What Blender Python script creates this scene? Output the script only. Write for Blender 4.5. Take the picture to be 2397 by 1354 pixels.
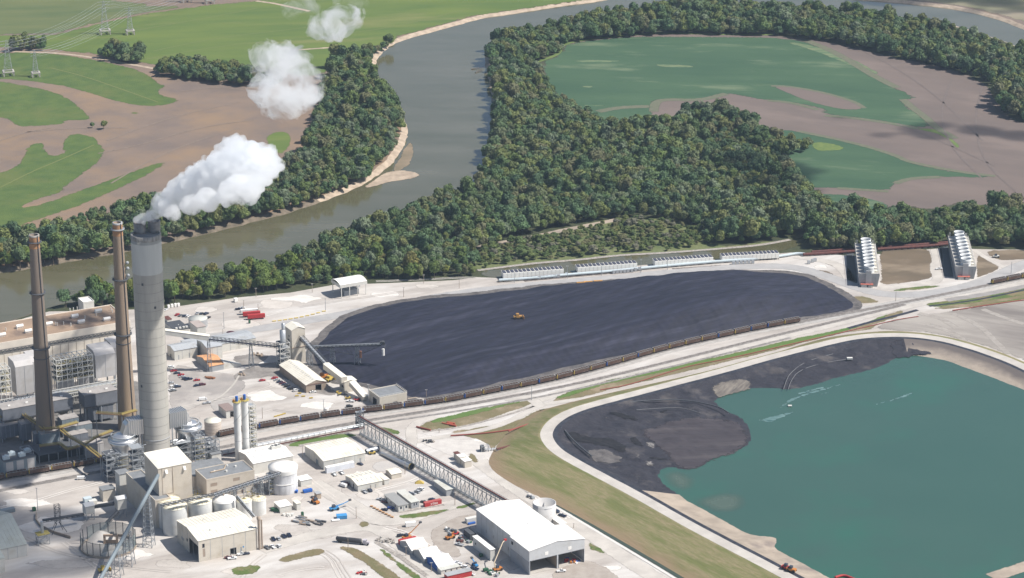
import bpy, bmesh, math, random
import numpy as np
from mathutils import Vector, Matrix, geometry, noise
random.seed(7); rng = np.random.default_rng(7)
for o in list(bpy.data.objects): bpy.data.objects.remove(o)
scene = bpy.context.scene
COL = scene.collection
# ------------------------------------------------------------------ camera
CAMH, FPX, PITCH = 688.0, 6200.0, math.radians(19.0)
cam_d = bpy.data.cameras.new('camera'); cam = bpy.data.objects.new('camera', cam_d); COL.objects.link(cam)
cam.location = (0, 0, CAMH); cam.rotation_euler = (math.pi/2-PITCH, 0, 0)
cam_d.sensor_width = 36; cam_d.lens = FPX/2397*36; cam_d.clip_start = 5; cam_d.clip_end = 30000
scene.camera = cam
# ------------------------------------------------------------------ light
SUN_EL, SUN_AZ = math.radians(52), math.radians(-8)     # azimuth measured from +X towards +Y
w = bpy.data.worlds.new('World'); scene.world = w; w.use_nodes = True
nt = w.node_tree; bg = nt.nodes['Background']
sky = nt.nodes.new('ShaderNodeTexSky'); sky.sky_type = 'NISHITA'; sky.sun_disc = False
sky.sun_elevation = SUN_EL; sky.sun_rotation = math.pi/2-SUN_AZ; sky.altitude = 200
sky.air_density = 1.0; sky.dust_density = 1.5; sky.ozone_density = 1.5
nt.links.new(sky.outputs[0], bg.inputs['Color']); bg.inputs['Strength'].default_value = 0.075
sd = bpy.data.lights.new('sun', 'SUN'); sd.energy = 4.6; sd.angle = math.radians(0.5); sd.color = (1, 0.955, 0.89)
sun = bpy.data.objects.new('sun', sd); COL.objects.link(sun)
sdir = Vector((math.cos(SUN_EL)*math.cos(SUN_AZ), math.cos(SUN_EL)*math.sin(SUN_AZ), math.sin(SUN_EL)))
sun.rotation_euler = sdir.to_track_quat('Z', 'Y').to_euler(); sun.location = (300, 1500, 600)
vs = scene.view_settings; vs.view_transform = 'Standard'; vs.look = 'None'; vs.gamma = 1; vs.use_curve_mapping = False
vs.exposure = 0.5
cy = scene.cycles
cy.volume_bounces = 10; cy.max_bounces = 12; cy.diffuse_bounces = 3; cy.transparent_max_bounces = 8
cy.use_denoising = True
# ------------------------------------------------------------------ photo pixel <-> place
CP, SP = math.cos(PITCH), math.sin(PITCH)
def P(x, y, z=0.0):
    dx, dy = x-1198.5, y-677.0
    d = (dx, FPX*CP-dy*SP, -FPX*SP-dy*CP); t = (CAMH-z)/-d[2]
    return Vector((d[0]*t, d[1]*t, z))
def proj(v):
    rx, ry, rz = v[0], v[1], v[2]-CAMH
    dep = ry*CP-rz*SP; up = ry*SP+rz*CP
    return (1198.5+FPX*rx/dep, 677-FPX*up/dep)
def Hgt(x, y, yt):
    """height of something standing at pixel (x, y) whose top shows at row yt"""
    b = P(x, y); lo, hi = 0.0, 400.0
    for _ in range(40):
        m = (lo+hi)/2
        if proj((b.x, b.y, m))[1] > yt: lo = m
        else: hi = m
    return lo
PA = math.radians(28.5)
U = Vector((math.cos(PA), math.sin(PA), 0)); V = Vector((-math.sin(PA), math.cos(PA), 0))
def run(o, d, x):
    """length along direction d from point o until image column x is reached"""
    lo, hi = 0.0, 600.0; s = 1 if proj(o+d*5)[0] > proj(o)[0] else -1
    for _ in range(40):
        m = (lo+hi)/2
        if (proj(o+d*m)[0]-x)*s < 0: lo = m
        else: hi = m
    return lo
# ------------------------------------------------------------------ materials
MATS = {}
def mat(name, col, col2=None, scale=0.3, amt=0.5, rough=0.85, metal=0.0, bump=0.0, bscale=None, stretch=None, rot=0.0,
        detail=5, spec=0.3, contrast=(0.35, 0.65), col3=None, scale3=0.03, wave=None, inst=None, c3=(0.5, 0.62), nrough=0.6, zdep=None):
    if name in MATS: return MATS[name]
    m = bpy.data.materials.new(name); m.use_nodes = True; MATS[name] = m
    n = m.node_tree.nodes; L = m.node_tree.links; b = n['Principled BSDF']
    b.inputs['Base Color'].default_value = (*col, 1); b.inputs['Roughness'].default_value = rough
    b.inputs['Metallic'].default_value = metal; b.inputs['Specular IOR Level'].default_value = spec
    tc = n.new('ShaderNodeTexCoord'); mp = n.new('ShaderNodeMapping'); L.new(tc.outputs['Object'], mp.inputs['Vector'])
    if stretch: mp.inputs['Scale'].default_value = stretch
    mp.inputs['Rotation'].default_value = (0, 0, rot)
    src = None
    if stretch:   # rotate first, then stretch
        mp.inputs['Scale'].default_value = (1, 1, 1)
        mp2 = n.new('ShaderNodeMapping'); mp2.inputs['Scale'].default_value = stretch
        L.new(mp.outputs[0], mp2.inputs['Vector']); vec = mp2.outputs[0]
    else: vec = mp.outputs[0]
    if col2 is not None:
        nz = n.new('ShaderNodeTexNoise'); nz.inputs['Scale'].default_value = scale; nz.inputs['Detail'].default_value = detail
        nz.inputs['Roughness'].default_value = nrough
        L.new(vec, nz.inputs['Vector'])
        mr = n.new('ShaderNodeMapRange'); mr.inputs['From Min'].default_value = contrast[0]; mr.inputs['From Max'].default_value = contrast[1]
        L.new(nz.outputs['Fac'], mr.inputs['Value'])
        mx = n.new('ShaderNodeMix'); mx.data_type = 'RGBA'; L.new(mr.outputs[0], mx.inputs['Factor'])
        mx.inputs[6].default_value = (*col, 1); mx.inputs[7].default_value = (*col2, 1); src = mx.outputs[2]
    if col3 is not None:
        nz3 = n.new('ShaderNodeTexNoise'); nz3.inputs['Scale'].default_value = scale3; nz3.inputs['Detail'].default_value = 6
        nz3.inputs['Roughness'].default_value = 0.62
        L.new(vec, nz3.inputs['Vector'])
        mr3 = n.new('ShaderNodeMapRange'); mr3.inputs['From Min'].default_value = c3[0]; mr3.inputs['From Max'].default_value = c3[1]
        L.new(nz3.outputs['Fac'], mr3.inputs['Value'])
        mx3 = n.new('ShaderNodeMix'); mx3.data_type = 'RGBA'; L.new(mr3.outputs[0], mx3.inputs['Factor'])
        if src: L.new(src, mx3.inputs[6])
        else: mx3.inputs[6].default_value = (*col, 1)
        mx3.inputs[7].default_value = (*col3, 1); src = mx3.outputs[2]
    if wave:     # (scale, rotation, amount, colour)
        mw = n.new('ShaderNodeMapping'); mw.inputs['Rotation'].default_value = (0, 0, wave[1]); L.new(tc.outputs['Object'], mw.inputs['Vector'])
        wv = n.new('ShaderNodeTexWave'); wv.inputs['Scale'].default_value = wave[0]; wv.inputs['Distortion'].default_value = wave[4] if len(wave) > 4 else 2
        wv.inputs['Detail'].default_value = 2; wv.inputs['Detail Scale'].default_value = 0.4; L.new(mw.outputs[0], wv.inputs['Vector'])
        ma = n.new('ShaderNodeMath'); ma.operation = 'MULTIPLY'; ma.inputs[1].default_value = wave[2]; L.new(wv.outputs['Fac'], ma.inputs[0])
        mx4 = n.new('ShaderNodeMix'); mx4.data_type = 'RGBA'; L.new(ma.outputs[0], mx4.inputs['Factor'])
        if src: L.new(src, mx4.inputs[6])
        else: mx4.inputs[6].default_value = (*col, 1)
        mx4.inputs[7].default_value = (*wave[3], 1); src = mx4.outputs[2]
    if zdep:     # the foot of a slope: (low z, high z, colour)
        sx_ = n.new('ShaderNodeSeparateXYZ'); L.new(tc.outputs['Object'], sx_.inputs[0]); mrz = n.new('ShaderNodeMapRange'); mrz.inputs['From Min'].default_value = zdep[1]; mrz.inputs['From Max'].default_value = zdep[0]
        nzz = n.new('ShaderNodeTexNoise'); nzz.inputs['Scale'].default_value = 0.05; nzz.inputs['Detail'].default_value = 4; L.new(tc.outputs['Object'], nzz.inputs['Vector'])
        az = n.new('ShaderNodeMath'); az.operation = 'MULTIPLY_ADD'; az.inputs[1].default_value = 3.0; L.new(nzz.outputs['Fac'], az.inputs[0]); L.new(sx_.outputs['Z'], az.inputs[2]); L.new(az.outputs[0], mrz.inputs['Value'])
        mxz = n.new('ShaderNodeMix'); mxz.data_type = 'RGBA'; L.new(mrz.outputs[0], mxz.inputs['Factor']); L.new(src, mxz.inputs[6]); mxz.inputs[7].default_value = (*zdep[2], 1); src = mxz.outputs[2]
    if inst:     # per-object colour list, plus the noise above as variation
        oi = n.new('ShaderNodeObjectInfo'); cr = n.new('ShaderNodeValToRGB'); L.new(oi.outputs['Random'], cr.inputs[0])
        cr.color_ramp.interpolation = 'CONSTANT'
        e = cr.color_ramp.elements
        while len(e) < len(inst): e.new(0.5)
        for i, c in enumerate(inst): e[i].position = i/len(inst); e[i].color = (*c, 1)
        if src:
            mm = n.new('ShaderNodeMix'); mm.data_type = 'RGBA'; mm.blend_type = 'MULTIPLY'; mm.inputs['Factor'].default_value = 1
            L.new(cr.outputs[0], mm.inputs[6]); L.new(src, mm.inputs[7]); src = mm.outputs[2]
        else: src = cr.outputs[0]
    if src: L.new(src, b.inputs['Base Color'])
    if bump:
        nb = n.new('ShaderNodeTexNoise'); nb.inputs['Scale'].default_value = bscale or scale*2; nb.inputs['Detail'].default_value = 4
        L.new(vec, nb.inputs['Vector'])
        bp = n.new('ShaderNodeBump'); bp.inputs['Strength'].default_value = 1; bp.inputs['Distance'].default_value = bump
        L.new(nb.outputs['Fac'], bp.inputs['Height']); L.new(bp.outputs[0], b.inputs['Normal'])
    return m
# ------------------------------------------------------------------ object helpers
def tag(o, label=None, cat=None, group=None, kind=None):
    if label: o['label'] = label
    if cat: o['category'] = cat
    if group: o['group'] = group
    if kind: o['kind'] = kind
    return o
def thing(name, label, cat, loc=(0, 0, 0), rz=0.0, group=None):
    o = bpy.data.objects.new(name, None); o.empty_display_size = 1; COL.objects.link(o)
    o.location = loc; o.rotation_euler = (0, 0, rz); return tag(o, label, cat, group)
class MB:
    """collects shapes into one mesh"""
    def __init__(s): s.v = []; s.f = []; s.sm = []
    def add(s, vs_, fs, smooth=False):
        k = len(s.v); s.v += [tuple(q) for q in vs_]; s.f += [tuple(i+k for i in f) for f in fs]; s.sm += [smooth]*len(fs); return s
    def box(s, x0, y0, z0, x1, y1, z1):
        return s.add([(x0,y0,z0),(x1,y0,z0),(x1,y1,z0),(x0,y1,z0),(x0,y0,z1),(x1,y0,z1),(x1,y1,z1),(x0,y1,z1)],
                     [(0,3,2,1),(4,5,6,7),(0,1,5,4),(1,2,6,5),(2,3,7,6),(3,0,4,7)])
    def cbox(s, c, sx, sy, sz, rz=0):
        cs, sn = math.cos(rz), math.sin(rz); k = []
        for dz in (0, sz):
            for dx, dy in ((-sx/2,-sy/2),(sx/2,-sy/2),(sx/2,sy/2),(-sx/2,sy/2)):
                k.append((c[0]+dx*cs-dy*sn, c[1]+dx*sn+dy*cs, c[2]+dz))
        return s.add(k, [(0,3,2,1),(4,5,6,7),(0,1,5,4),(1,2,6,5),(2,3,7,6),(3,0,4,7)])
    def bar(s, a, b, w, h=None):
        a, b = Vector(a), Vector(b); d = (b-a)
        if d.length < 1e-6: return s
        d.normalize(); h = h or w
        up = Vector((0,0,1)) if abs(d.z) < 0.95 else Vector((0,1,0))
        sx = d.cross(up).normalized()*w/2; sy = sx.cross(d).normalized()*h/2
        k = [a-sx-sy, a+sx-sy, a+sx+sy, a-sx+sy, b-sx-sy, b+sx-sy, b+sx+sy, b-sx+sy]
        return s.add(k, [(0,3,2,1),(4,5,6,7),(0,1,5,4),(1,2,6,5),(2,3,7,6),(3,0,4,7)])
    def tube(s, pts, r, n=8, cap=True):
        pts = [Vector(p) for p in pts]; rs = r if isinstance(r, (list, tuple)) else [r]*len(pts)
        k = []; fs = []
        for i, p in enumerate(pts):
            d = (pts[min(i+1, len(pts)-1)]-pts[max(i-1, 0)]).normalized()
            up = Vector((0,0,1)) if abs(d.z) < 0.95 else Vector((0,1,0))
            sx = d.cross(up).normalized(); sy = sx.cross(d).normalized()
            for j in range(n):
                a = 2*math.pi*j/n; k.append(p+sx*math.cos(a)*rs[i]+sy*math.sin(a)*rs[i])
        for i in range(len(pts)-1):
            for j in range(n):
                fs.append((i*n+j, i*n+(j+1)%n, (i+1)*n+(j+1)%n, (i+1)*n+j))
        s.add(k, fs, True)
        if cap: s.add(k[:n], [tuple(range(n))]); s.add(k[-n:], [tuple(range(n))[::-1]])
        return s
    def lathe(s, c, prof, n=32, cap=True, smooth=True):
        k = []; fs = []
        for r, z in prof:
            for j in range(n):
                a = 2*math.pi*j/n; k.append((c[0]+r*math.cos(a), c[1]+r*math.sin(a), c[2]+z))
        m = len(prof)
        for i in range(m-1):
            for j in range(n): fs.append((i*n+j, i*n+(j+1)%n, (i+1)*n+(j+1)%n, (i+1)*n+j))
        s.add(k, fs, smooth)
        if cap: s.add(k[-n:], [tuple(range(n))]); s.add(k[:n], [tuple(range(n))[::-1]])
        return s
    def build(s, name, m, parent=None, label=None, kind=None):
        me = bpy.data.meshes.new(name); me.from_pydata(s.v, [], s.f); me.polygons.foreach_set('use_smooth', s.sm)
        if m: me.materials.append(m)
        me.update(); o = bpy.data.objects.new(name, me); COL.objects.link(o)
        if parent: o.parent = parent
        if label: o['label'] = label
        if kind: o['kind'] = kind
        return o
def copy_tree(o, parent=None):
    kids = [c for c in KIDS(o)]
    c = o.copy(); COL.objects.link(c); c.parent = parent
    for ch in kids: copy_tree(ch, c)
    return c
def KIDS(o): return list(o.children)
def copy_thing(o, loc, rz, label, group=None, mats=None):
    r = copy_tree(o); r.location = loc; r.rotation_euler = (0, 0, rz); r['label'] = label
    if group: r['group'] = group
    return r
# ------------------------------------------------------------------ polygons and sheets
def chaikin(p, it=2, closed=True):
    p = [Vector(q) for q in p]
    for _ in range(it):
        o = []; n = len(p)
        rg = range(n) if closed else range(n-1)
        if not closed: o.append(p[0])
        for i in rg:
            a, b = p[i], p[(i+1) % n]; o += [a*0.75+b*0.25, a*0.25+b*0.75]
        if not closed: o.append(p[-1])
        p = o
    return p
def resample(p, step, closed=True):
    p = [Vector(q) for q in p]; o = []; n = len(p)
    for i in range(n if closed else n-1):
        a, b = p[i], p[(i+1) % n]; k = max(1, int((b-a).length/step))
        for j in range(k): o.append(a.lerp(b, j/k))
    if not closed: o.append(p[-1])
    return o
def rough_line(p, amp, step=4, closed=True, seed=0.0, freq=0.08):
    p = resample(p, step, closed); n = len(p); o = []
    for i, q in enumerate(p):
        if not closed and i in (0, n-1): o.append(q); continue
        t = (p[(i+1) % n]-p[i-1]); t.z = 0
        if t.length < 1e-6: o.append(q); continue
        nn = Vector((-t.y, t.x, 0)).normalized()
        o.append(q+nn*amp*(noise.noise(Vector((q.x*freq, q.y*freq, seed)))+0.5*noise.noise(Vector((q.x*freq*3, q.y*freq*3, seed+9)))))
    return o
def poly_mesh(name, pts, m, z=None, kind='structure', parent=None):
    me = bpy.data.meshes.new(name); q = [(p[0], p[1], p[2] if z is None else z) for p in pts]
    tri = geometry.tessellate_polygon([[Vector(v) for v in q]])
    fs = []
    for t in tri:
        a, b, c = (Vector(q[i]) for i in t)
        fs.append(t if (b-a).cross(c-a).z > 0 else (t[0], t[2], t[1]))
    me.from_pydata(q, [], fs); me.materials.append(m); me.update()
    o = bpy.data.objects.new(name, me); COL.objects.link(o)
    if kind: o['kind'] = kind
    if parent: o.parent = parent
    return o
FM = {}
def feathered(m, sc=0.22):
    """the same material wearing away in ragged patches towards the edge of its sheet"""
    if m.name in FM: return FM[m.name]
    c = m.copy(); n = c.node_tree.nodes; L = c.node_tree.links; b = n['Principled BSDF']
    at = n.new('ShaderNodeAttribute'); at.attribute_name = 'edge'; tc = n.new('ShaderNodeTexCoord')
    nz = n.new('ShaderNodeTexNoise'); nz.inputs['Scale'].default_value = sc; nz.inputs['Detail'].default_value = 8; nz.inputs['Roughness'].default_value = 0.7; L.new(tc.outputs['Object'], nz.inputs['Vector'])
    ma = n.new('ShaderNodeMath'); ma.operation = 'MULTIPLY_ADD'; ma.inputs[1].default_value = 2.6; ma.inputs[2].default_value = -1.3; L.new(nz.outputs['Fac'], ma.inputs[0])
    ad = n.new('ShaderNodeMath'); ad.operation = 'ADD'; L.new(ma.outputs[0], ad.inputs[0]); L.new(at.outputs['Fac'], ad.inputs[1])
    mr = n.new('ShaderNodeMapRange'); mr.inputs['From Min'].default_value = 0.30; mr.inputs['From Max'].default_value = 0.62; L.new(ad.outputs[0], mr.inputs['Value']); L.new(mr.outputs[0], b.inputs['Alpha'])
    FM[m.name] = c; return c
def set_edge(o, vals):
    a = o.data.attributes.new('edge', 'FLOAT', 'POINT'); a.data.foreach_set('value', np.array(vals, dtype=np.float32))
def sheet(name, px, z, m, smooth=2, amp=0.0, kind='structure', step=4, fe=None):
    w_ = [P(x, y, 0) for x, y in px]
    if smooth: w_ = chaikin(w_, smooth)
    if amp: w_ = rough_line(w_, max(amp, 1.2), step, True, len(px))
    if fe is None: fe = 3.0 if amp else 0
    if not fe: return poly_mesh(name, w_, m, z, kind)
    area = abs(sum(a.x*b.y-b.x*a.y for a, b in zip(w_, w_[1:]+w_[:1])))/2
    w_ = resample(w_, 6)
    o = relief(name, [Vector((p.x, p.y, z)) for p in w_], 2.4 if area < 9000 else (5 if area < 60000 else 11), lambda X, Y: np.full(X.shape, z), feathered(m), kind)
    vx = np.array([v.co[:2] for v in o.data.vertices]); d = dist(w_, vx[:, 0], vx[:, 1], True); set_edge(o, np.clip(d/fe, 0, 1)*1.6-.1)
    return o
def old_sheet(name, px, z, m, smooth=2, amp=0.0, kind='structure', step=4):
    w_ = [P(x, y, 0) for x, y in px]
    if smooth: w_ = chaikin(w_, smooth)
    if amp: w_ = rough_line(w_, amp, step, True, len(px))
    return poly_mesh(name, w_, m, z, kind)
def offset_line(c, d):
    o = []; n = len(c)
    for i, q in enumerate(c):
        t = c[min(i+1, n-1)]-c[max(i-1, 0)]; t.z = 0; t.normalize()
        o.append(q+Vector((-t.y, t.x, 0))*d)
    return o
def strip_world(name, c, width, z, m, kind='structure', parent=None, amp=0.0):
    if name not in ('rail', 'levee_core', 'lined_ditch', 'concrete_curb', 'kerb_line', 'levee_road', 'wheel_track') and width > 1.5:
        fw = min(width*.3, 2.5); cols = [width/2+fw*.5, width/2-fw*.5, -width/2+fw*.5, -width/2-fw*.5]; ls = [offset_line(c, q) for q in cols]; k = []; fs = []; ev = []
        for i in range(len(c)):
            for j in range(4): k.append((ls[j][i].x, ls[j][i].y, c[i].z+z)); ev.append((-.1,1.5,1.5,-.1)[j])
            if i:
                for j in range(3): q = 4*i+j; fs.append((q-4, q-3, q+1, q))
        o = MB().add(k, fs).build(name, feathered(m), parent, kind=kind); set_edge(o, ev); return o
    a, b = offset_line(c, width/2), offset_line(c, -width/2)
    if amp: a = [q+Vector((0, amp*noise.noise(q*0.1), 0)) for q in a]; b = [q+Vector((0, amp*noise.noise(q*0.13+Vector((7,0,0))), 0)) for q in b]
    k = []; fs = []
    for i in range(len(c)):
        zz = c[i].z+z
        k += [(a[i].x, a[i].y, zz), (b[i].x, b[i].y, zz)]
        if i: fs.append((2*i-2, 2*i-1, 2*i+1, 2*i))
    mb = MB().add(k, fs); return mb.build(name, m, parent, kind=kind)
def line(px, z=0, smooth=2, step=None):
    c = chaikin([P(x, y, z) for x, y in px], smooth, False)
    return resample(c, step, False) if step else c
def strip(name, px, width, z, m, base=0, amp=0.0, kind='structure'):
    return strip_world(name, line(px, base, 2, 6), width, z, m, kind, None, amp)
def inside(pts, X, Y):
    px = np.array([p[0] for p in pts]); py = np.array([p[1] for p in pts]); n = len(px); r = np.zeros(X.shape, bool); j = n-1
    for i in range(n):
        c = ((py[i] > Y) != (py[j] > Y)) & (X < (px[j]-px[i])*(Y-py[i])/(py[j]-py[i]+1e-12)+px[i]); r ^= c; j = i
    return r
def dist(pts, X, Y, closed=False):
    d = np.full(X.shape, 1e9); n = len(pts)
    for i in range(n if closed else n-1):
        a, b = pts[i], pts[(i+1) % n]; ex, ey = b[0]-a[0], b[1]-a[1]; l2 = ex*ex+ey*ey+1e-9
        t = np.clip(((X-a[0])*ex+(Y-a[1])*ey)/l2, 0, 1); d = np.minimum(d, np.hypot(X-a[0]-t*ex, Y-a[1]-t*ey))
    return d
def relief(name, outline, step, zf, m, kind='structure'):
    """a terrain patch: outline (with its own z) filled with a grid whose heights come from zf(X, Y)"""
    xs = [p[0] for p in outline]; ys = [p[1] for p in outline]
    gx, gy = np.meshgrid(np.arange(min(xs)+step/2, max(xs), step), np.arange(min(ys)+step/2, max(ys), step))
    gx = gx.ravel(); gy = gy.ravel()
    k = inside(outline, gx, gy) & (dist(outline, gx, gy, True) > step*0.45); gx, gy = gx[k], gy[k]; gz = zf(gx, gy)
    co = [Vector((p[0], p[1])) for p in outline]+[Vector((a, b)) for a, b in zip(gx, gy)]; n = len(outline)
    r = geometry.delaunay_2d_cdt(co, [], [list(range(n))], 1, 1e-4)
    vz = [p[2] for p in outline]+list(gz); k = []
    for i, v in enumerate(r[0]):
        src = r[3][i]; k.append((v.x, v.y, float(vz[src[0]]) if src else 0.0))
    fs = []
    for f in r[2]:
        a, b, c = (Vector(k[i]) for i in f[:3]); fs.append(tuple(f) if (b-a).cross(c-a).z > 0 else tuple(f)[::-1])
    return MB().add(k, fs, True).build(name, m, kind=kind)
# ================================================================== terrain
M_soil = mat('bare_soil', (0.22, 0.16, 0.118), (0.155, 0.12, 0.10), scale=0.02, bump=0.15, bscale=0.5, col3=(0.27, 0.18, 0.105), scale3=0.011, c3=(0.46, 0.66), wave=(0.13, 0.35, 0.5, (0.15, 0.118, 0.10), 3.5))
M_soil2 = mat('fallow_soil', (0.17, 0.13, 0.108), (0.133, 0.105, 0.09), scale=0.02, stretch=(0.4, 1, 1), rot=0.5, bump=0.1, bscale=0.5, col3=(0.195, 0.15, 0.125), scale3=0.013, wave=(0.16, -0.7, 0.5, (0.12, 0.098, 0.092), 2.5))
M_crop = mat('crop_bright', (0.145, 0.185, 0.036), (0.088, 0.138, 0.028), scale=0.03, stretch=(0.25, 1, 1), rot=-0.15, bump=0.3, bscale=0.6, col3=(0.21, 0.21, 0.07), scale3=0.02, c3=(0.54, 0.68), wave=(0.11, 1.45, 0.6, (0.06, 0.10, 0.024), 3))
M_crop_d = mat('crop_dull', (0.13, 0.145, 0.055), (0.085, 0.115, 0.042), scale=0.03, stretch=(0.25, 1, 1), rot=-0.15, bump=0.3, bscale=0.6)
M_crop_l = mat('crop_left', (0.105, 0.15, 0.034), (0.064, 0.110, 0.026), scale=0.06, bump=0.4, bscale=0.8, col3=(0.13, 0.15, 0.04), scale3=0.018, c3=(0.5, 0.7), wave=(0.2, 1.2, 0.5, (0.05, 0.08, 0.022), 3))
M_crop_b = mat('crop_blue', (0.055, 0.105, 0.052), (0.037, 0.082, 0.042), scale=0.02, stretch=(0.3, 1, 1), rot=0.1, bump=0.3, bscale=0.6, col3=(0.12, 0.16, 0.09), scale3=0.03, c3=(0.56, 0.70))
M_verge = mat('verge', (0.14, 0.18, 0.05), (0.09, 0.14, 0.04), scale=0.2)
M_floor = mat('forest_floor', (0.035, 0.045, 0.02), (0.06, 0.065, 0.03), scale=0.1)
M_scrub = mat('scrub_ground', (0.15, 0.16, 0.07), (0.095, 0.125, 0.045), scale=0.06, col3=(0.19, 0.155, 0.10), scale3=0.05, c3=(.58,.7), bump=0.5, bscale=0.4)
M_sand = mat('bank_sand', (0.46, 0.37, 0.28), (0.30, 0.235, 0.175), scale=0.15, bump=0.4, bscale=0.5)
M_river = mat('river_water', (0.082, 0.078, 0.038), (0.12, 0.11, 0.068), scale=0.02, stretch=(0.35, 1, 1), nrough=.7, detail=8, rough=0.12, spec=0.55, bump=0.02, bscale=0.3)
M_pond = mat('pond_water', (0.034, 0.084, 0.061), (0.040, 0.092, 0.067), scale=0.006, rough=0.22, spec=0.45, bump=0.02, bscale=0.6, col3=(0.028, 0.105, 0.068), scale3=0.004)
M_yard = mat('yard_gravel', (0.455, 0.415, 0.375), (0.28, 0.25, 0.228), scale=0.05, stretch=(0.35, 1, 1), rot=-0.45, bump=0.1, bscale=0.8, detail=10, nrough=0.72, contrast=(0.40, 0.72), col3=(0.54, 0.515, 0.485), scale3=0.018, c3=(0.48, 0.62), wave=(0.035, 1.1, 0.22, (0.38, 0.345, 0.31), 22))
M_road = mat('gravel_road', (0.50, 0.465, 0.42), (0.40, 0.37, 0.335), scale=0.08, bump=0.05)
M_road2 = mat('paved_road', (0.37, 0.36, 0.35), (0.31, 0.30, 0.295), scale=0.1, bump=0.03)
M_asph = mat('old_asphalt', (0.27, 0.25, 0.235), (0.34, 0.31, 0.285), scale=0.06, bump=0.03, col3=(0.40, 0.37, 0.34), scale3=0.03)
M_track_bed = mat('ballast', (0.16, 0.145, 0.135), (0.30, 0.28, 0.26), scale=0.35, bump=0.2)
M_rail = mat('rail_steel', (0.12, 0.09, 0.075), rough=0.5, metal=0.6)
M_grass = mat('grass', (0.11, 0.15, 0.04), (0.075, 0.115, 0.028), scale=0.12, bump=0.3, bscale=0.8, col3=(0.20, 0.155, 0.085), scale3=0.05, c3=(0.5, 0.62))
M_grass_g = mat('green_grass', (0.08, 0.15, 0.03), (0.11, 0.155, 0.045), scale=0.12, bump=0.3, bscale=0.8)
M_drygrass = mat('dry_grass', (0.19, 0.15, 0.085), (0.13, 0.125, 0.055), scale=0.08, bump=0.3, bscale=0.8, col3=(0.27, 0.21, 0.14), scale3=0.04)
M_levee = mat('levee_grass', (0.165, 0.165, 0.065), (0.25, 0.205, 0.115), scale=0.6, stretch=(0.2, 1, 1), rot=0.95, bump=0.3, bscale=0.5, nrough=0.75, detail=8, contrast=(.38,.62), col3=(0.14, 0.15, 0.052), scale3=0.12, c3=(0.46, 0.60), zdep=(2.0, 4.6, (0.24, 0.175, 0.105)))
M_brownfield = mat('brown_field', (0.155, 0.115, 0.075), (0.115, 0.09, 0.06), scale=0.04, stretch=(0.5, 1, 1), bump=0.2, col3=(0.21, 0.165, 0.115), scale3=0.03)
M_coal = mat('coal', (0.004, 0.005, 0.014), (0.024, 0.025, 0.047), scale=0.16, stretch=(0.07, 1.6, 1), rot=-0.55, bump=0.5, bscale=0.22, rough=0.75, spec=0.35, col3=(0.036, 0.037, 0.060), scale3=0.06, c3=(0.52, 0.66), nrough=0.78, detail=9, wave=(0.03, 0.5, 0.5, (0.010,0.010,0.017), 7))  # blue cast in the coal colour stands for sky reflection and haze
M_ash = mat('wet_ash', (0.018, 0.018, 0.026), (0.036, 0.034, 0.042), scale=0.12, bump=0.7, bscale=0.3, nrough=.78, detail=9, col3=(0.085, 0.076, 0.075), scale3=0.05, c3=(0.55, 0.72), rough=0.8)
M_liner = mat('black_liner', (0.02, 0.022, 0.03), (0.05, 0.05, 0.06), scale=0.3, rough=0.5)
M_slopeconc = mat('slope_tan', (0.38, 0.315, 0.25), (0.27, 0.225, 0.18), scale=0.08, bump=0.15, col3=(0.20, 0.165, 0.145), scale3=0.03, c3=(0.55, 0.68))
M_mud = mat('mud_flat', (0.17, 0.15, 0.135), (0.34, 0.31, 0.275), scale=0.02, stretch=(0.25, 1, 1), rot=0.45, bump=0.2, bscale=0.3, col3=(0.15, 0.13, 0.12), scale3=0.012, c3=(0.48, 0.66), nrough=0.7)
M_dirt = mat('coal_dirt', (0.15, 0.135, 0.125), (0.31, 0.285, 0.26), scale=0.06, bump=0.15, nrough=0.7)
M_rock = mat('riprap', (0.42, 0.38, 0.34), (0.22, 0.2, 0.18), scale=0.6, bump=0.5)
M_conc = mat('concrete', (0.46, 0.43, 0.39), (0.38, 0.355, 0.32), scale=0.15)

# river shores (photo rows at the water line)
shore_out = [(-700,720),(-300,690),(-150,668),(0,640),(60,632),(110,624),(190,608),(300,592),(390,570),(470,552),(560,530),(640,510),(700,492),(760,472),(820,448),
  (862,428),(885,412),(905,398),(930,370),(948,345),(957,312),(953,290),(938,265),(917,235),(897,200),(883,170),(878,150),(890,130),(915,108),(950,93),(1000,79),(1060,63),
  (1120,45),(1190,35),(1260,24),(1330,13),(1400,5),(1440,-4),(1520,-25),(1650,-40),(1800,-25),(1900,-12),(1997,0),(2060,4),(2163,13),(2230,22),(2280,31),(2340,48),(2398,70),(2500,112),(2620,185),(2900,330)]
shore_in = [(3100,420),(2650,250),(2500,160),(2397,114),(2300,80),(2200,54),(2080,36),(1997,26),(1900,18),(1800,12),(1700,6),(1600,5),(1500,18),(1400,35),(1300,53),(1200,78),(1160,95),(1140,115),
  (1134,135),(1136,165),(1146,200),(1152,240),(1156,280),(1150,320),(1140,350),(1130,385),(1118,415),(1095,440),(1050,462),(980,486),(900,528),(800,566),(700,606),(600,640),(400,672),(250,696),(120,716),(40,745),(-60,790),(-250,850),(-700,960)]
def shore(px): return rough_line(chaikin([P(x, y, -2.5) for x, y in px], 2, False), 2.2, 5, False, 3.0)
so, si = shore(shore_out), shore(shore_in)
W0 = P(-900, -750, 0); 
river = poly_mesh('river', [Vector((-1500, 1300, 0)), Vector((2600, 1300, 0)), Vector((2600, 4600, 0)), Vector((-1500, 4600, 0))], M_river, -2.5)
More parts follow.
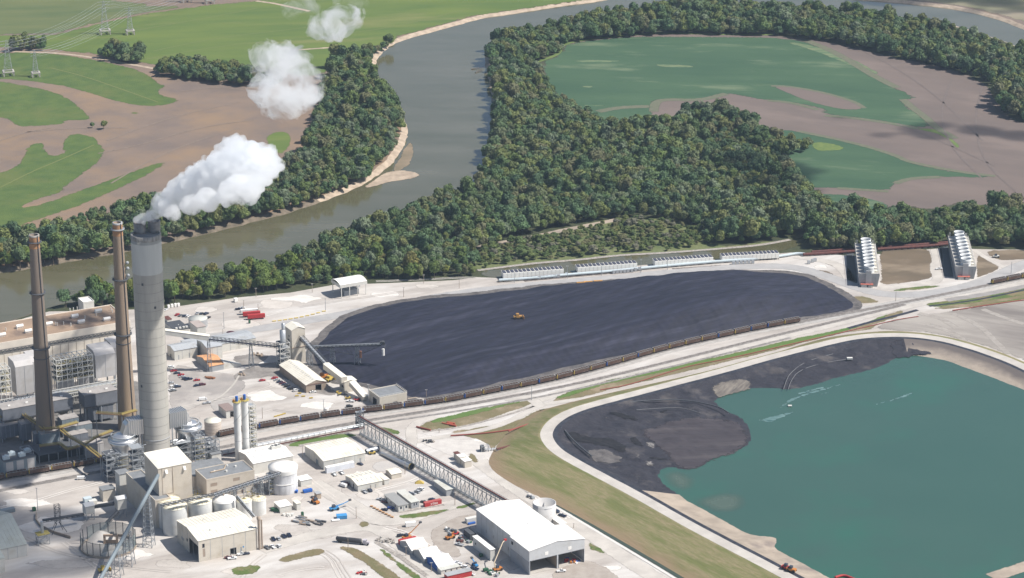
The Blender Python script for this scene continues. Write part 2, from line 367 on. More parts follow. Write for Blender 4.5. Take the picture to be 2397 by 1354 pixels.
def land(name, shore_pts, rest, m, side):
    top = offset_line(shore_pts, side*7); top = [Vector((q.x, q.y, 0)) for q in top]
    g = poly_mesh(name, top+rest, m, 0.0)
    k = []; fs = []
    mid = offset_line(shore_pts, side*4.2)
    for i in range(len(top)):
        a, b, c = shore_pts[i], mid[i], top[i]; d = offset_line(shore_pts, -side*5)[i] if False else None
        k += [(c.x, c.y, 0.0), (b.x, b.y, -0.9), (a.x, a.y, -2.75)]
        if i:
            j = 3*i; fs += [(j-3, j-2, j+1, j), (j-2, j-1, j+2, j+1)]
    near_ = [f for f in fs if k[f[0]][1] < P(0, 470).y or (side < 0 and k[f[0]][1] < P(0, 60).y)]; ns_ = set(near_)
    MB().add(k, [f for f in fs if f not in ns_]).build('river_bank', M_sand, kind='structure'); MB().add(k, near_).build('river_bank', M_bankdirt, kind='structure')
    return g
M_bankdirt = mat('bank_dirt', (0.20,0.16,0.12), (0.10,0.085,0.06), scale=0.15, bump=0.4, bscale=0.5)
land('far_ground', so, [Vector((2700, 2600, 0)), Vector((2700, 7200, 0)), Vector((-3500, 7200, 0)), Vector((-3500, 2000, 0))], M_soil, 1)
land('ground', si, [Vector((-1500, 1750, 0)), Vector((-1500, 900, 0)), Vector((3000, 900, 0)), Vector((3000, 2500, 0))], M_floor, 1)
# sand spit
sheet('sandbar', [(885,428),(860,436),(850,432),(880,412),(905,396),(945,392),(975,398),(988,406),(955,416),(915,420)], -2.3, M_sand, 2, 1.0)
sheet('sandbar', [(940,350),(960,320),(972,350),(962,380),(930,398),(915,395)], -2.42, mat('wet_sand', (0.24, 0.185, 0.125), (0.16, 0.13, 0.085), scale=0.05), 2, 1.0)
for q in ([(2078,36),(2100,31),(2125,38),(2120,43)], [(2200,52),(2240,55),(2300,76),(2290,82),(2230,66)]):
    sheet('sandbar', q, -2.2, M_sand, 2, 0.5)
# left-hand fields
sheet('crop_field', [(-400,-300),(-400,82),(0,83),(130,80),(250,50),(350,30),(480,12),(345,14),(350,9),(266,0),(260,-150)], 0.05, M_crop_d, 0, 1.0)
sheet('crop_field', [(-400,120),(-400,82),(0,83),(130,80),(250,50),(350,30),(480,12),(620,0),(700,-60),(1500,-120),(1500,-35),(1430,-12),(1390,0),(1320,8),(1250,19),(1180,29),(1110,39),(1050,56),(990,72),(940,85),(925,100),(860,130),(790,160),(742,182),(700,178),(640,170),(560,160),(430,150),(360,153),(330,150),(230,130),(110,117),(0,112)], 0.10, M_crop, 0, 1.0)
sheet('crop_field', [(-300,122),(0,125),(60,121),(150,128),(250,145),(330,165),(368,188),(370,196),(393,201),(372,212),(375,223),(425,233),(400,246),(340,251),(280,241),(200,216),(130,198),(0,184),(-300,180)], 0.05, M_crop_l, 1, 1.2)
sheet('crop_field', [(-200,182),(0,190),(60,200),(130,215),(170,235),(200,262),(215,277),(200,283),(150,283),(155,290),(120,294),(62,298),(35,295),(12,275),(-200,240)], 0.05, M_crop_l, 1, 1.2)
sheet('crop_field', [(-250,460),(0,405),(40,388),(50,368),(60,345),(80,335),(106,334),(110,360),(130,366),(150,356),(142,345),(150,322),(170,313),(215,317),(235,335),(250,360),(222,390),(205,400),(180,420),(155,436),(150,450),(80,470),(45,488),(100,478),(180,448),(280,412),(385,375),(399,378),(330,420),(200,478),(100,512),(0,545),(-250,620)], 0.05, M_crop_l, 1, 1.2)
sheet('crop_field', [(618,325),(640,308),(675,309),(686,330),(660,368),(632,345)], 0.05, M_crop, 2, 1.5)
sheet('crop_field', [(300,264),(320,262),(330,267),(310,268)], 0.05, M_crop_l, 1, 1.0)
for q, wd in (([(600,3),(640,8),(680,17),(725,27)], 5), ([(675,118),(720,116),(785,111)], 4), ([(-100,118),(60,122),(160,126),(300,150),(420,172)], 5)):
    strip('dirt_track', q, wd, 0.14, M_sand)
sheet('bank_field', [(1960,-120),(2000,-8),(2160,4),(2240,14),(2300,26),(2420,58),(2700,140),(2700,-120)], 0.06, mat('bank_grass', (0.12, 0.13, 0.06), (0.26, 0.22, 0.16), scale=0.012, stretch=(0.4,1,1)), 0, 2)
# right-hand fields
sheet('fallow_field', [(1250,150),(1310,125),(1308,108),(1340,97),(1420,87),(1500,80),(1560,76),(1700,80),(1810,80),(1930,93),(2060,126),(2160,146),(2230,161),(2300,188),(2340,230),(2350,262),(2400,290),(2700,340),(2700,540),(2400,482),(2300,486),(2240,478),(2190,494),(2100,484),(1960,505),(1860,440),(1790,370),(1790,330),(1700,290),(1620,290),(1500,300),(1400,300),(1330,260),(1275,205)], 0.05, M_soil2, 1, 1.0)
sheet('crop_field', [(1252,150),(1312,125),(1310,110),(1342,99),(1420,90),(1500,84),(1700,86),(1800,87),(1870,93),(1930,111),(1980,136),(2040,175),(2100,205),(2174,240),(2140,236),(2113,233),(2135,252),(2170,278),(2192,300),(2150,302),(2090,290),(2000,277),(1930,271),(1915,262),(1930,256),(1880,247),(1797,236),(1740,229),(1700,219),(1650,236),(1600,236),(1560,233),(1533,240),(1530,262),(1545,290),(1400,300),(1330,258),(1280,205)], 0.10, M_crop_b, 1, 1.5)
sheet('bare_patch', [(1805,202),(1840,202),(1920,215),(2000,238),(2024,254),(2000,259),(1962,256),(1900,241),(1850,222)], 0.15, M_soil2, 2, 1.0)
sheet('crop_field', [(1830,300),(1870,308),(2000,335),(2100,365),(2125,380),(2180,393),(2250,404),(2335,413),(2300,418),(2200,415),(2130,418),(2095,430),(2082,449),(1960,441),(1870,440),(1790,390),(1790,345)], 0.10, M_crop_b, 1, 1.5)
sheet('crop_field', [(1900,452),(2000,458),(2060,470),(2092,486),(2000,505),(1940,500)], 0.10, M_crop_b, 1, 1.5)
sheet('crop_field', [(2195,302),(2215,312),(2245,340),(2250,347),(2236,347),(2225,330),(2190,312),(2130,300)], 0.10, M_verge, 2, 1.0)
sheet('crop_field', [(1900,330),(1960,338),(1985,350),(1940,355),(1900,352)], 0.15, M_verge, 2, 1.0)
strip('verge', [(1245,150),(1312,127),(1308,110),(1342,98),(1420,88),(1500,81),(1560,78),(1700,82),(1810,82)], 5, 0.2, M_verge)
for q in ([(1320,143),(1400,140),(1470,143),(1400,149)], [(1520,150),(1600,152),(1640,158),(1560,160)], [(1350,245),(1430,247),(1440,250),(1360,249)], [(1830,97),(1900,105),(1990,135),(2060,172),(2050,175),(1980,150),(1900,118)], [(1350,203),(1390,200),(1390,208)]):
    sheet('pale_crop', q, 0.16, mat('pale_crop', (0.17, 0.19, 0.10), (0.05, 0.12, 0.06), scale=0.12, stretch=(0.3,1,1), nrough=0.8), 2, 2.0)
# scrub and tracks on the plant side
sheet('scrub_ground', [(1100,600),(1180,570),(1300,538),(1450,508),(1560,512),(1660,535),(1650,580),(1850,560),(1880,570),(1780,580),(1560,596),(1350,612),(1180,628),(1110,640)], 0.05, M_scrub, 1, 2)
strip('dirt_track', [(1090,584),(1150,573),(1250,555),(1340,535),(1450,514)], 7, 0.12, M_slopeconc)
sheet('bare_bank', [(1985,540),(2040,532),(2055,545),(2000,553)], 0.1, M_sand, 1, 2)
# slough behind the mechanical draft units
sheet('slough', [(1118,636),(1180,627),(1260,617),(1350,611),(1450,599),(1560,594),(1700,583),(1780,576),(1850,563),(1885,552),(1895,556),(1880,575),(1830,590),(1700,606),(1500,622),(1330,640),(1180,652),(1130,648)], 0.10, M_river, 1, 1.0)
strip('rocky_shore', [(1118,634),(1180,626),(1260,616),(1350,610),(1450,598),(1560,593),(1700,582),(1780,575),(1850,562)], 4, 0.3, M_rock, amp=1.5)
# plant yard
yard_n = [(-300,790),(0,766),(60,745),(115,730),(250,728),(390,722),(560,697),(680,686),(780,668),(900,664),(1060,657),(1120,650),(1180,652),(1330,640),(1500,622),(1700,606),(1850,592),(1900,594),(2000,600),(2080,594),(2200,582),(2330,585),(2480,585),(3000,600)]
yard = poly_mesh('yard', [P(x, y) for x, y in yard_n]+[Vector((2400, 950, 0)), Vector((-1400, 950, 0))], M_yard, 0.2)
# brown fields round the cooling towers
sheet('brown_field', [(2055,585),(2100,582),(2175,583),(2184,600),(2187,640),(2180,655),(2120,664),(2058,670),(2062,640)], 0.26, M_brownfield, 1, 1)
sheet('brown_field', [(2285,590),(2310,600),(2340,622),(2335,635),(2290,652),(2283,650)], 0.26, M_brownfield, 1, 1)
sheet('brown_field', [(2300,586),(2397,585),(2500,590),(2480,606),(2397,608),(2350,612),(2320,605)], 0.26, M_brownfield, 1, 1)
sheet('brown_field', [(1920,612),(1945,610),(1966,618),(1964,626),(1945,626)], 0.26, M_brownfield, 2, 0.5)
sheet('brown_field', [(1880,632),(1910,630),(1945,636),(1956,650),(1945,653),(1915,644)], 0.26, M_brownfield, 2, 0.5)
sheet('grass_island', [(2075,684),(2120,672),(2200,668),(2215,669),(2170,678),(2100,683)], 0.26, M_grass, 1, 0.5)
sheet('brown_field', [(1862,640),(1900,655),(1950,672),(1990,686),(1998,690),(1960,690),(1925,690),(1890,668)], 0.26, M_brownfield, 1, 1)
sheet('grass_island', [(1968,704),(2010,692),(2045,700),(2060,708),(2030,712),(1990,712)], 0.26, M_drygrass, 1, 1)
sheet('brown_field', [(1148,660),(1200,655),(1210,659),(1170,665)], 0.26, M_brownfield, 1, .5)
strip('ditch_bank', [(1225,657),(1300,650),(1400,641),(1470,634),(1500,632)], 7, 0.27, mat('dark_rubble', (0.09,0.075,0.07), (0.2,0.17,0.15), scale=0.5))
strip('ditch_bank', [(1575,632),(1640,628),(1690,624)], 6, 0.27, MATS['dark_rubble'])
# roads inside the plant
strip('plant_road', [(600,772),(700,755),(800,738),(900,718),(1000,700),(1100,684),(1200,672),(1400,655),(1600,636),(1750,624),(1850,624),(1920,642),(2000,672),(2060,690),(2130,692),(2200,686),(2280,668),(2340,645),(2397,618),(2500,590)], 13, 0.32, M_road2)
strip('plant_road', [(1860,602),(1900,607),(1960,618),(1985,645),(1990,662)], 9, 0.3, M_road)
strip('plant_road', [(2190,585),(2195,610),(2187,630),(2200,660),(2150,668),(2060,676)], 8, 0.3, M_road)
strip('plant_road', [(2280,585),(2300,600),(2340,622),(2360,630)], 5, 0.3, M_road)
strip('plant_road', [(440,785),(500,790),(600,772)], 11, 0.31, M_road2)
sheet('parking_lot', [(390,850),(480,866),(560,880),(585,900),(560,925),(520,935),(470,950),(440,965),(395,975)], 0.26, M_asph, 1, 0.6)
sheet('parking_lot', [(480,940),(560,925),(600,930),(560,960),(510,975)], 0.26, mat('asphalt_b', (0.32,0.30,0.28),(0.38,0.355,0.33), scale=0.1), 1, 0.6)
strip('kerb_line', [(395,965),(480,944),(510,936),(545,905),(560,880)], 1.4, 0.4, M_conc)
sheet('coal_stained_ground', [(540,880),(600,850),(680,850),(745,870),(770,905),(800,925),(760,930),(700,905),(640,880),(590,890),(550,895)], 0.30, M_dirt, 1, 2)
sheet('coal_stained_ground', [(535,838),(600,826),(640,835),(600,860),(560,858)], 0.30, M_dirt, 1, 2)
sheet('asphalt_apron', [(880,1080),(940,1075),(935,1100),(890,1110),(865,1095)], 0.28, mat('apron',(0.40,0.38,0.36),(0.46,0.43,0.40), scale=0.08), 1, 1)
sheet('dark_gravel_loop', [(1000,1260),(1010,1240),(1050,1215),(1110,1200),(1165,1196),(1140,1210),(1105,1235),(1060,1260),(1090,1300),(1060,1310),(1020,1285)], 0.28, mat('dark_gravel', (0.30,0.26,0.225),(0.37,0.33,0.29), scale=0.15), 1, 2)
sheet('dark_gravel_loop', [(920,1240),(950,1225),(985,1232),(960,1238),(930,1250),(935,1262),(1000,1275),(995,1285),(940,1275)], 0.29, MATS['dark_gravel'], 1, 1)
sheet('dark_gravel_loop', [(1280,1360),(1310,1325),(1360,1310),(1410,1320),(1450,1350),(1480,1400),(1280,1400)], 0.28, MATS['dark_gravel'], 1, 2)
strip('plant_road', [(730,1130),(790,1165),(850,1200),(890,1225),(960,1215),(1040,1185),(1110,1175)], 13, 0.31, M_road)
strip('plant_road', [(610,1290),(700,1262),(800,1240),(880,1232),(940,1280),(1000,1330),(1040,1370)], 11, 0.31, M_road)
# bottom grass islands
sheet('grass_island', [(648,1310),(690,1295),(740,1284),(765,1286),(762,1298),(720,1308),(675,1318),(655,1318)], 0.34, M_drygrass, 1, 0.6)
sheet('grass_island', [(540,1330),(600,1321),(618,1330),(600,1345),(560,1350),(540,1345)], 0.34, M_grass, 1, 0.6)
sheet('grass_island', [(780,1281),(810,1277),(860,1295),(905,1325),(950,1360),(940,1375),(900,1360),(860,1325),(820,1300)], 0.34, M_drygrass, 1, 0.8)
sheet('grass_island', [(866,1272),(885,1276),(930,1310),(985,1350),(1010,1372),(985,1372),(930,1330)], 0.34, M_grass, 1, 0.6)
sheet('grass_island', [(930,1206),(990,1200),(1045,1190),(1060,1196),(1010,1210),(950,1218),(930,1213)], 0.34, M_grass, 1, 0.6)
sheet('grass_island', [(1060,1190),(1110,1176),(1120,1180),(1070,1196)], 0.34, M_grass, 1, 0.4)
sheet('grass_island', [(838,1222),(862,1220),(868,1232),(846,1240),(836,1232)], 0.34, M_drygrass, 1, 0.8)
sheet('grass_island', [(1090,1058),(1110,1062),(1125,1082),(1112,1088),(1095,1075)], 0.34, M_drygrass, 1, 0.8)
sheet('grass_island', [(1371,1264),(1400,1280),(1425,1297),(1415,1302),(1372,1285)], 0.34, M_grass, 1, 0.4)
sheet('grass_island', [(668,1044),(700,1030),(770,1020),(840,1015),(835,1024),(780,1032),(740,1044),(690,1048)], 0.34, M_grass_g, 1, 0.6)
sheet('grass_island', [(885,1002),(905,1000),(940,1010),(938,1020),(920,1020),(895,1012)], 0.34, M_grass, 1, 0.6)
sheet('grass_island', [(975,1002),(1000,988),(1060,972),(1150,952),(1235,936),(1252,940),(1245,950),(1190,968),(1100,998),(1020,1008),(985,1012)], 0.34, M_drygrass, 1, 0.8)
sheet('grass_island', [(1000,997),(1005,986),(1060,970),(1150,951),(1235,936),(1225,943),(1150,962),(1060,985)], 0.38, M_grass_g, 1, 0.8)
sheet('grass_island', [(1290,936),(1312,924),(1400,896),(1500,874),(1600,851),(1700,832),(1850,795),(2000,765),(2100,728),(2118,727),(2115,738),(2050,762),(1900,800),(1750,838),(1600,874),(1500,897),(1400,922),(1330,943),(1296,944)], 0.34, M_drygrass, 1, 0.8)
sheet('grass_island', [(1292,936),(1312,924),(1400,896),(1500,874),(1600,851),(1700,832),(1850,795),(2000,765),(2095,729),(2080,742),(1990,775),(1850,810),(1700,843),(1600,864),(1500,884),(1400,907),(1320,935)], 0.38, M_grass_g, 1, 0.8)
sheet('grass_island', [(2150,712),(2250,700),(2397,668),(2500,655),(2500,690),(2397,705),(2290,720),(2200,722)], 0.34, M_grass, 1, 0.8)
strip('drain_channel', [(2215,704),(2300,692),(2397,672),(2500,655)], 7, 0.4, mat('mud_grey', (0.24,0.225,0.215),(0.30,0.28,0.26), scale=0.1))
strip('lined_ditch', [(2175,718),(2260,708),(2330,695),(2397,680),(2500,660)], 2.6, 0.42, M_liner)
strip('lined_ditch', [(1985,770),(2050,752),(2100,740),(2148,727)], 3.5, 0.42, M_liner)
sheet('mud_flat', [(2045,765),(2100,745),(2180,735),(2290,720),(2397,700),(2600,660),(2600,930),(2397,845),(2296,808),(2196,783),(2096,774),(2060,775)], 0.36, M_mud, 1, 1.5)
# canal of the spray ditch beside the levee toe
strip('drainage_ditch', [(1305,1183),(1350,1210),(1400,1240),(1460,1275),(1520,1310),(1600,1358),(1700,1420)], 3.2, 0.4, mat('ditch_water', (0.05,0.065,0.045), rough=0.25))
strip('ditch_lining', [(1290,1182),(1345,1214),(1400,1247),(1460,1283),(1520,1319),(1600,1368),(1700,1430)], 2.0, 0.42, mat('bright_stone', (0.6,0.57,0.53)))
strip('plant_road', [(1120,1080),(1180,1125),(1240,1165),(1330,1220),(1400,1262),(1450,1300),(1520,1345),(1600,1400)], 12, 0.3, M_road)
sheet('gravel_pad', [(960,1010),(1050,1028),(1120,1030),(1155,1050),(1175,1075),(1150,1100),(1120,1100),(1060,1070),(980,1040)], 0.27, mat('pad_gravel', (0.55,0.52,0.48),(0.47,0.44,0.41), scale=0.15), 1, 1.5)
# tracks and low roads
M_bedpale = mat('pale_ballast', (0.43,0.41,0.385),(0.33,0.31,0.29), scale=0.25)
main_track = [(-200,1160),(0,1124),(112,1106),(229,1086),(370,1056),(505,1026),(605,1005),(655,996),(704,988),(755,980),(806,973),(857,967),(909,961),(959,954),(1007,948),(1055,941),(1100,932),(1144,923),(1188,914),(1231,906),(1274,897),(1313,888),(1352,878),(1390,868),(1426,858),(1462,848),(1499,837),(1535,827),(1573,817),(1611,808),(1650,799),(1689,791),(1727,783),(1764,775),(1801,768),(1839,761),(1873,755),(1950,740),(2050,722),(2150,702),(2250,682),(2320,667),(2397,652),(2600,610)]
strip('ballast_shoulder', main_track, 13, 0.26, M_bedpale)
def track(px, w_):
    strip('track_bed', px, w_, 0.42, M_track_bed)
    c = line(px, 0, 2, 6)
    for s in (-0.75, 0.75): 
        mb = MB(); l = offset_line(c, s); l = [Vector((q.x, q.y, 0.62)) for q in l]; mb.tube(l, 0.07, 4, False); mb.build('rail', M_rail, kind='structure')
sheet('grass_island', [(1250,962),(1330,945),(1400,935),(1500,914),(1600,891),(1700,867),(1790,845),(1800,850),(1700,873),(1600,898),(1500,921),(1400,942),(1330,956),(1270,975)], .33, M_grass, 1, 1.0)
sheet('grass_island', [(1040,1012),(1130,1000),(1210,985),(1260,960),(1290,955),(1240,990),(1190,1020),(1150,1060),(1140,1040),(1080,1020)], .33, M_drygrass, 1, 1.5)
sheet('dry_berm', [(1900,792),(2000,770),(2060,757),(2130,744),(2180,736),(2100,752),(2050,764),(2040,774),(1960,783),(1900,797)], .36, M_drygrass, 1, 1.0)
sheet('dry_berm', [(2190,728),(2290,718),(2397,700),(2500,685),(2500,672),(2397,690),(2290,708),(2180,720)], .37, M_drygrass, 1, 1.0)
track(main_track, 4.6)
t2 = [(-200,1184),(0,1150),(200,1112),(400,1072),(530,1046),(650,1023),(800,996),(900,979),(1000,964),(1100,947),(1240,922),(1400,889),(1600,840),(1800,790),(1900,767),(2000,743),(2118,714)]
track(t2, 4.2)
t3 = [(560,1048),(700,1022),(850,996),(1000,975),(1150,951),(1300,924),(1450,889),(1650,841),(1850,792)]
strip('track_bed', t3, 2.6, 0.40, M_track_bed)
strip('haul_road', [(1000,1003),(1100,985),(1200,962),(1260,938),(1400,906-18),(1600,846),(1800,797),(1950,762),(2100,722),(2250,697),(2397,664),(2500,640)], 8.5, 0.31, M_road)
strip('haul_road', [(860,1045),(940,1040),(1050,1022),(1150,1005),(1220,975),(1262,950),(1290,945),(1400,930),(1500,908),(1600,886),(1700,862),(1780,843),(1850,822)], 5.5, 0.36, M_road)
strip('haul_road', [(1262,950),(1240,930),(1180,935)], 8, 0.37, M_road)
strip('haul_road', [(960,1060),(965,1030),(960,1005),(985,985),(1020,978)], 7, 0.37, M_road)
strip('coal_road', [(955,945),(1000,936),(1100,916),(1200,893),(1300,868),(1400,846),(1500,824),(1600,800)], 9, 0.30, M_dirt)
strip('concrete_curb', [(955,935),(1000,928),(1100,906),(1200,884),(1300,860),(1400,838),(1500,818)], 1.6, 0.5, M_slopeconc)
sheet('boiler_yard_shade', [(-200,1010),(0,960),(200,915),(310,890),(385,905),(400,1000),(395,1060),(300,1080),(230,1075),(110,1098),(0,1115),(-200,1150)], 0.29, mat('shaded_concrete',(0.13,0.125,0.12),(0.20,0.19,0.18),scale=.1), 0, 1.5)  # dark sheet paints the plume's shade onto the ground of the boiler zone
# ---------------- coal pile
co_px = [(770,775),(800,756),(850,728),(960,703),(1100,692),(1180,684),(1300,668),(1500,657),(1650,642),(1780,637),(1850,640),(1895,652),(1950,678),(1990,703),(2005,715),(1985,727),(1870,746),(1760,768),(1600,801),(1500,823),(1400,845),(1300,866),(1200,890),(1140,905),(1050,922),(965,938),(940,920),(880,905),(850,898),(800,893),(760,880),(738,850),(745,810)]
co = rough_line(chaikin([P(x, y, 0.2) for x, y in co_px], 2), 3.2, 5, True, 5.0, 0.06)
strip_world('coal_dust', [Vector((p.x, p.y, 0)) for p in co+co[:1]], 12, 0.345, mat('coal_dust', (0.05,0.045,0.045), (0.17,0.155,0.145), scale=.15, nrough=.8, detail=8))
cr0, cr1 = P(860, 830), P(1850, 700)
cdir = (cr1-cr0).normalized(); clen = (cr1-cr0).length
def coal_z(X, Y):
    d = dist(co, X, Y, True); t = np.clip(((X-cr0.x)*cdir.x+(Y-cr0.y)*cdir.y)/clen, -0.1, 1.1)
    hm = np.interp(t, [-0.1, 0.02, 0.15, 0.35, 0.6, 0.78, 0.9, 1.0, 1.1], [3.5, 4.5, 6.5, 7.5, 10.5, 14.0, 13.0, 8, 4])
    south = ((X-cr0.x)*cdir.y-(Y-cr0.y)*cdir.x) > 0
    wd = np.where(south, 30.0, 38.0); s = np.clip(d/wd, 0, 1)
    h = hm*(1-(1-s)**np.where(south, 1.35, 1.8))
    nn = np.array([noise.noise(Vector((x*0.02, y*0.02, 1)))*1.3+noise.noise(Vector((x*0.07, y*0.07, 4)))*0.5 for x, y in zip(X, Y)])
    a = -(X*cdir.y)+Y*cdir.x; al = X*cdir.x+Y*cdir.y
    rid = np.where(south & (s < 0.98), 0.13*np.sin(al*1.0+np.sin(a*0.2)), 0.3*np.sin(a*0.75+2.2*np.sin(al*0.012)))
    return 0.25+h+nn*np.clip(d/12, 0, 1)+rid*np.clip(d/6, 0, 1)
coal = relief('coal_pile', co, 2.0, coal_z, M_coal)
strip('grass_fringe', [(775,790),(800,768),(850,740),(900,722),(980,704),(1060,694)], 7, 0.29, mat('dead_grass', (0.2,0.165,0.09),(0.11,0.09,0.06), scale=0.2), amp=2)
sheet('grass_fringe', [(742,850),(738,815),(760,790),(790,782),(792,830),(775,860)], 0.33, MATS['dead_grass'], 1, 2)
# ---------------- levee and pond
LZ, WZ = 8.0, 4.0
lev = [(2750,1040),(2600,965),(2397,857),(2296,819),(2196,791),(2096,783),(1997,789),(1897,813),(1797,838),(1700,866),(1600,892),(1500,918),(1400,944),(1345,960),(1300,983),(1279,1008),(1279,1028),(1300,1055),(1350,1085),(1400,1111),(1500,1164),(1600,1222),(1700,1275),(1800,1327),(1870,1365),(1960,1410),(2100,1480)]
lc = line(lev, LZ, 3, 5)
strip_world('levee_road', lc, 8.5, 0.10, M_road, amp=0.4)
lin, lout = offset_line(lc, 7.5), offset_line(lc, -5.5)   # inner (pond) side lies to the left of travel
c_in = proj(lin[len(lin)//2]); 
if c_in[0] < proj(lout[len(lout)//2])[0]: lin, lout = offset_line(lc, -7.5), offset_line(lc, 5.5)
toe_px = [(2750,1015),(2600,940),(2397,846),(2296,808),(2196,783),(2096,774),(2040,777),(1960,786),(1897,800),(1797,832),(1700,858),(1600,882),(1500,904),(1400,926),(1320,946),(1250,965),(1190,1010),(1150,1060),(1140,1093),(1200,1135),(1260,1163),(1301,1182),(1382,1226),(1450,1265),(1560,1330),(1620,1366),(1750,1440),(1900,1520)]
toe = chaikin([P(x, y, 0.3) for x, y in toe_px], 2, False)
lev_poly = list(lout)+list(reversed(toe))
lo_l, to_l = lout, toe
def lev_z(X, Y):
    a = dist(lo_l, X, Y); b = dist(to_l, X, Y); t = a/(a+b+1e-6)
    return LZ+(0.3-LZ)*t+0.15*np.sin(X*0.5)*np.cos(Y*0.37)*np.minimum(1, np.minimum(a, b)/4)
relief('levee_slope', [Vector((p.x, p.y, LZ)) for p in lout]+[Vector((p.x, p.y, 0.3)) for p in reversed(toe)], 4.0, lev_z, M_levee)
# crest shoulders
for a, nm, m in ((lout, 'levee_shoulder', M_levee), (lin, 'levee_shoulder', M_liner)):
    k = []; fs = []
    for i, (p, q) in enumerate(zip(lc, a)):
        d = (q-p); e = p+d.normalized()*4.1
        k += [(e.x, e.y, LZ+0.02), (q.x, q.y, LZ)]
        if i: fs.append((2*i-2, 2*i-1, 2*i+1, 2*i))
    MB().add(k, fs).build(nm, m, kind='structure')
MB().add([c for p in lc for c in [(p.x, p.y, LZ-.01)]], []) 
strip_world('levee_core', lc, 8.6, -0.02, M_road2)
wat_px = [(2800,1130),(2600,1010),(2397,913),(2296,876),(2212,845),(2163,836),(2129,833),(2100,838),(2080,853),(2030,871),(1963,885),(1897,906),(1847,915),(1797,909),(1765,910),(1715,920),(1683,934),(1676,942),(1705,963),(1732,973),(1752,990),(1765,1016),(1762,1039),(1732,1058),(1690,1070),(1665,1080),(1653,1093),(1620,1100),(1597,1103),(1576,1096),(1554,1098),(1545,1114),(1559,1136),(1592,1156),(1615,1176),(1665,1199),(1732,1239),(1765,1252),(1812,1255),(1829,1260),(1820,1273),(1817,1283),(1872,1313),(1947,1353),(2000,1385),(2140,1450)]
wl = rough_line(chaikin([P(x, y, WZ) for x, y in wat_px], 2, False), 0.9, 3, False, 2.0)
far = [P(2700, 1500, WZ), P(2333, 1362, WZ), P(2400, 1336, WZ), P(2800, 1180, WZ)]
poly_mesh('pond', [Vector((p.x, p.y, WZ)) for p in lc[::4]]+[P(2100,1700,WZ), P(3000,1700,WZ)], M_pond, WZ)
def near_i(l, px, z):
    q = P(px[0], px[1], z); return min(range(len(l)), key=lambda i: (l[i].x-q.x)**2+(l[i].y-q.y)**2)
cuts = [(0, 0), (near_i(lin, (2120,797), LZ), near_i(wl, (2129,833), WZ)), (near_i(lin, (1500,1152), LZ), near_i(wl, (1592,1156), WZ)), (len(lin)-1, len(wl)-1)]
ZF = {}
def inner(i0, i1, j0, j1, nm, m, amp, shelf):
    a = lin[i0:i1+1]; b = wl[j0:j1+1]
    def zf(X, Y):
        da = dist(a, X, Y); db = dist(b, X, Y); t = da/(da+db+1e-6)
        base = LZ-2.0*np.clip(da/7, 0, 1)*shelf; base = base+(WZ-0.15-base)*np.clip(t*1.05, 0, 1)**(1.2)
        nn = np.array([amp*(noise.noise(Vector((x*0.035, y*0.035, 2)))+0.8*noise.noise(Vector((x*0.12, y*0.12, 5)))+0.35*noise.noise(Vector((x*0.3, y*0.3, 8)))) for x, y in zip(X, Y)])
        return np.maximum(base+nn*np.clip(np.minimum(da, db)/10, 0, 1), WZ+0.08)
    ZF[nm+str(i0 > 60)] = zf
    relief(nm, [Vector((p.x, p.y, LZ)) for p in a]+[Vector((p.x, p.y, WZ-0.15)) for p in reversed(b)], 2.6 if nm == 'ash_delta' else 3.0, zf, m)
inner(cuts[1][0], cuts[2][0], cuts[1][1], cuts[2][1], 'ash_delta', M_ash, 1.3, 1.0)
inner(cuts[0][0], cuts[1][0], cuts[0][1], cuts[1][1], 'pond_bank', mat('riprap_bank', (0.36,0.30,0.24), (0.26,0.22,0.18), scale=.1, nrough=.75, detail=8, zdep=(8.2, 6.2, (0.13,0.11,0.10))), 0.2, 0.4)
inner(cuts[2][0], cuts[3][0], cuts[2][1], cuts[3][1], 'pond_bank', M_slopeconc, 0.25, 0.5)
strip('pond_bank', [(2320,1366),(2400,1340),(2500,1306)], 10, WZ+0.1, M_slopeconc, base=0)

ash_zf = [v for k_, v in ZF.items() if k_.startswith('ash_delta')][0]
def drape(name, px, m, lift=0.12, amp=1.5, smooth=1, step=2.0):
    w_ = [P(x, y, 6.0) for x, y in px]; w_ = chaikin(w_, smooth) if smooth else w_; w_ = rough_line(w_, amp, 2.5, True, px[0][0]*.1, .15)
    zz = ash_zf(np.array([p.x for p in w_]), np.array([p.y for p in w_])); o = relief(name, [Vector((p.x, p.y, z+lift)) for p, z in zip(w_, zz)], step, lambda X, Y: ash_zf(X, Y)+lift, feathered(m)); vx = np.array([v.co[:2] for v in o.data.vertices]); set_edge(o, np.clip(dist(w_, vx[:,0], vx[:,1], True)/({'ash_fan': 9, 'ash_cliff': 2.5, 'salt_patch': 6}.get(name, 5)), 0, 1)*1.6-.1)
M_fan_ash = mat('ash_fan', (0.054,0.046,0.052), (0.036,0.031,0.037), scale=0.10, stretch=(0.12,1.4,1), rot=-0.1, bump=0.5, bscale=0.3, nrough=0.75, detail=9, col3=(0.068,0.059,0.063), scale3=0.05)
drape('ash_fan', [(1490,1005),(1530,990),(1600,975),(1680,972),(1728,978),(1752,998),(1760,1020),(1752,1040),(1720,1060),(1665,1075),(1650,1090),(1600,1098),(1570,1085),(1555,1060),(1520,1035)], M_fan_ash, 0.15, 1.5)
M_pale_ash = mat('pale_ash', (0.15,0.138,0.13), (0.06,0.054,0.056), scale=0.12, nrough=0.8, detail=8)
M_salt = mat('salt_crust', (0.30,0.28,0.26), (0.07,0.065,0.066), scale=0.25, nrough=0.8, detail=8, contrast=(.35,.6))
drape('pale_ash_patch', [(1362,1055),(1395,1046),(1440,1052),(1462,1068),(1455,1082),(1420,1085),(1385,1078)], M_pale_ash, 0.2, 2.5)
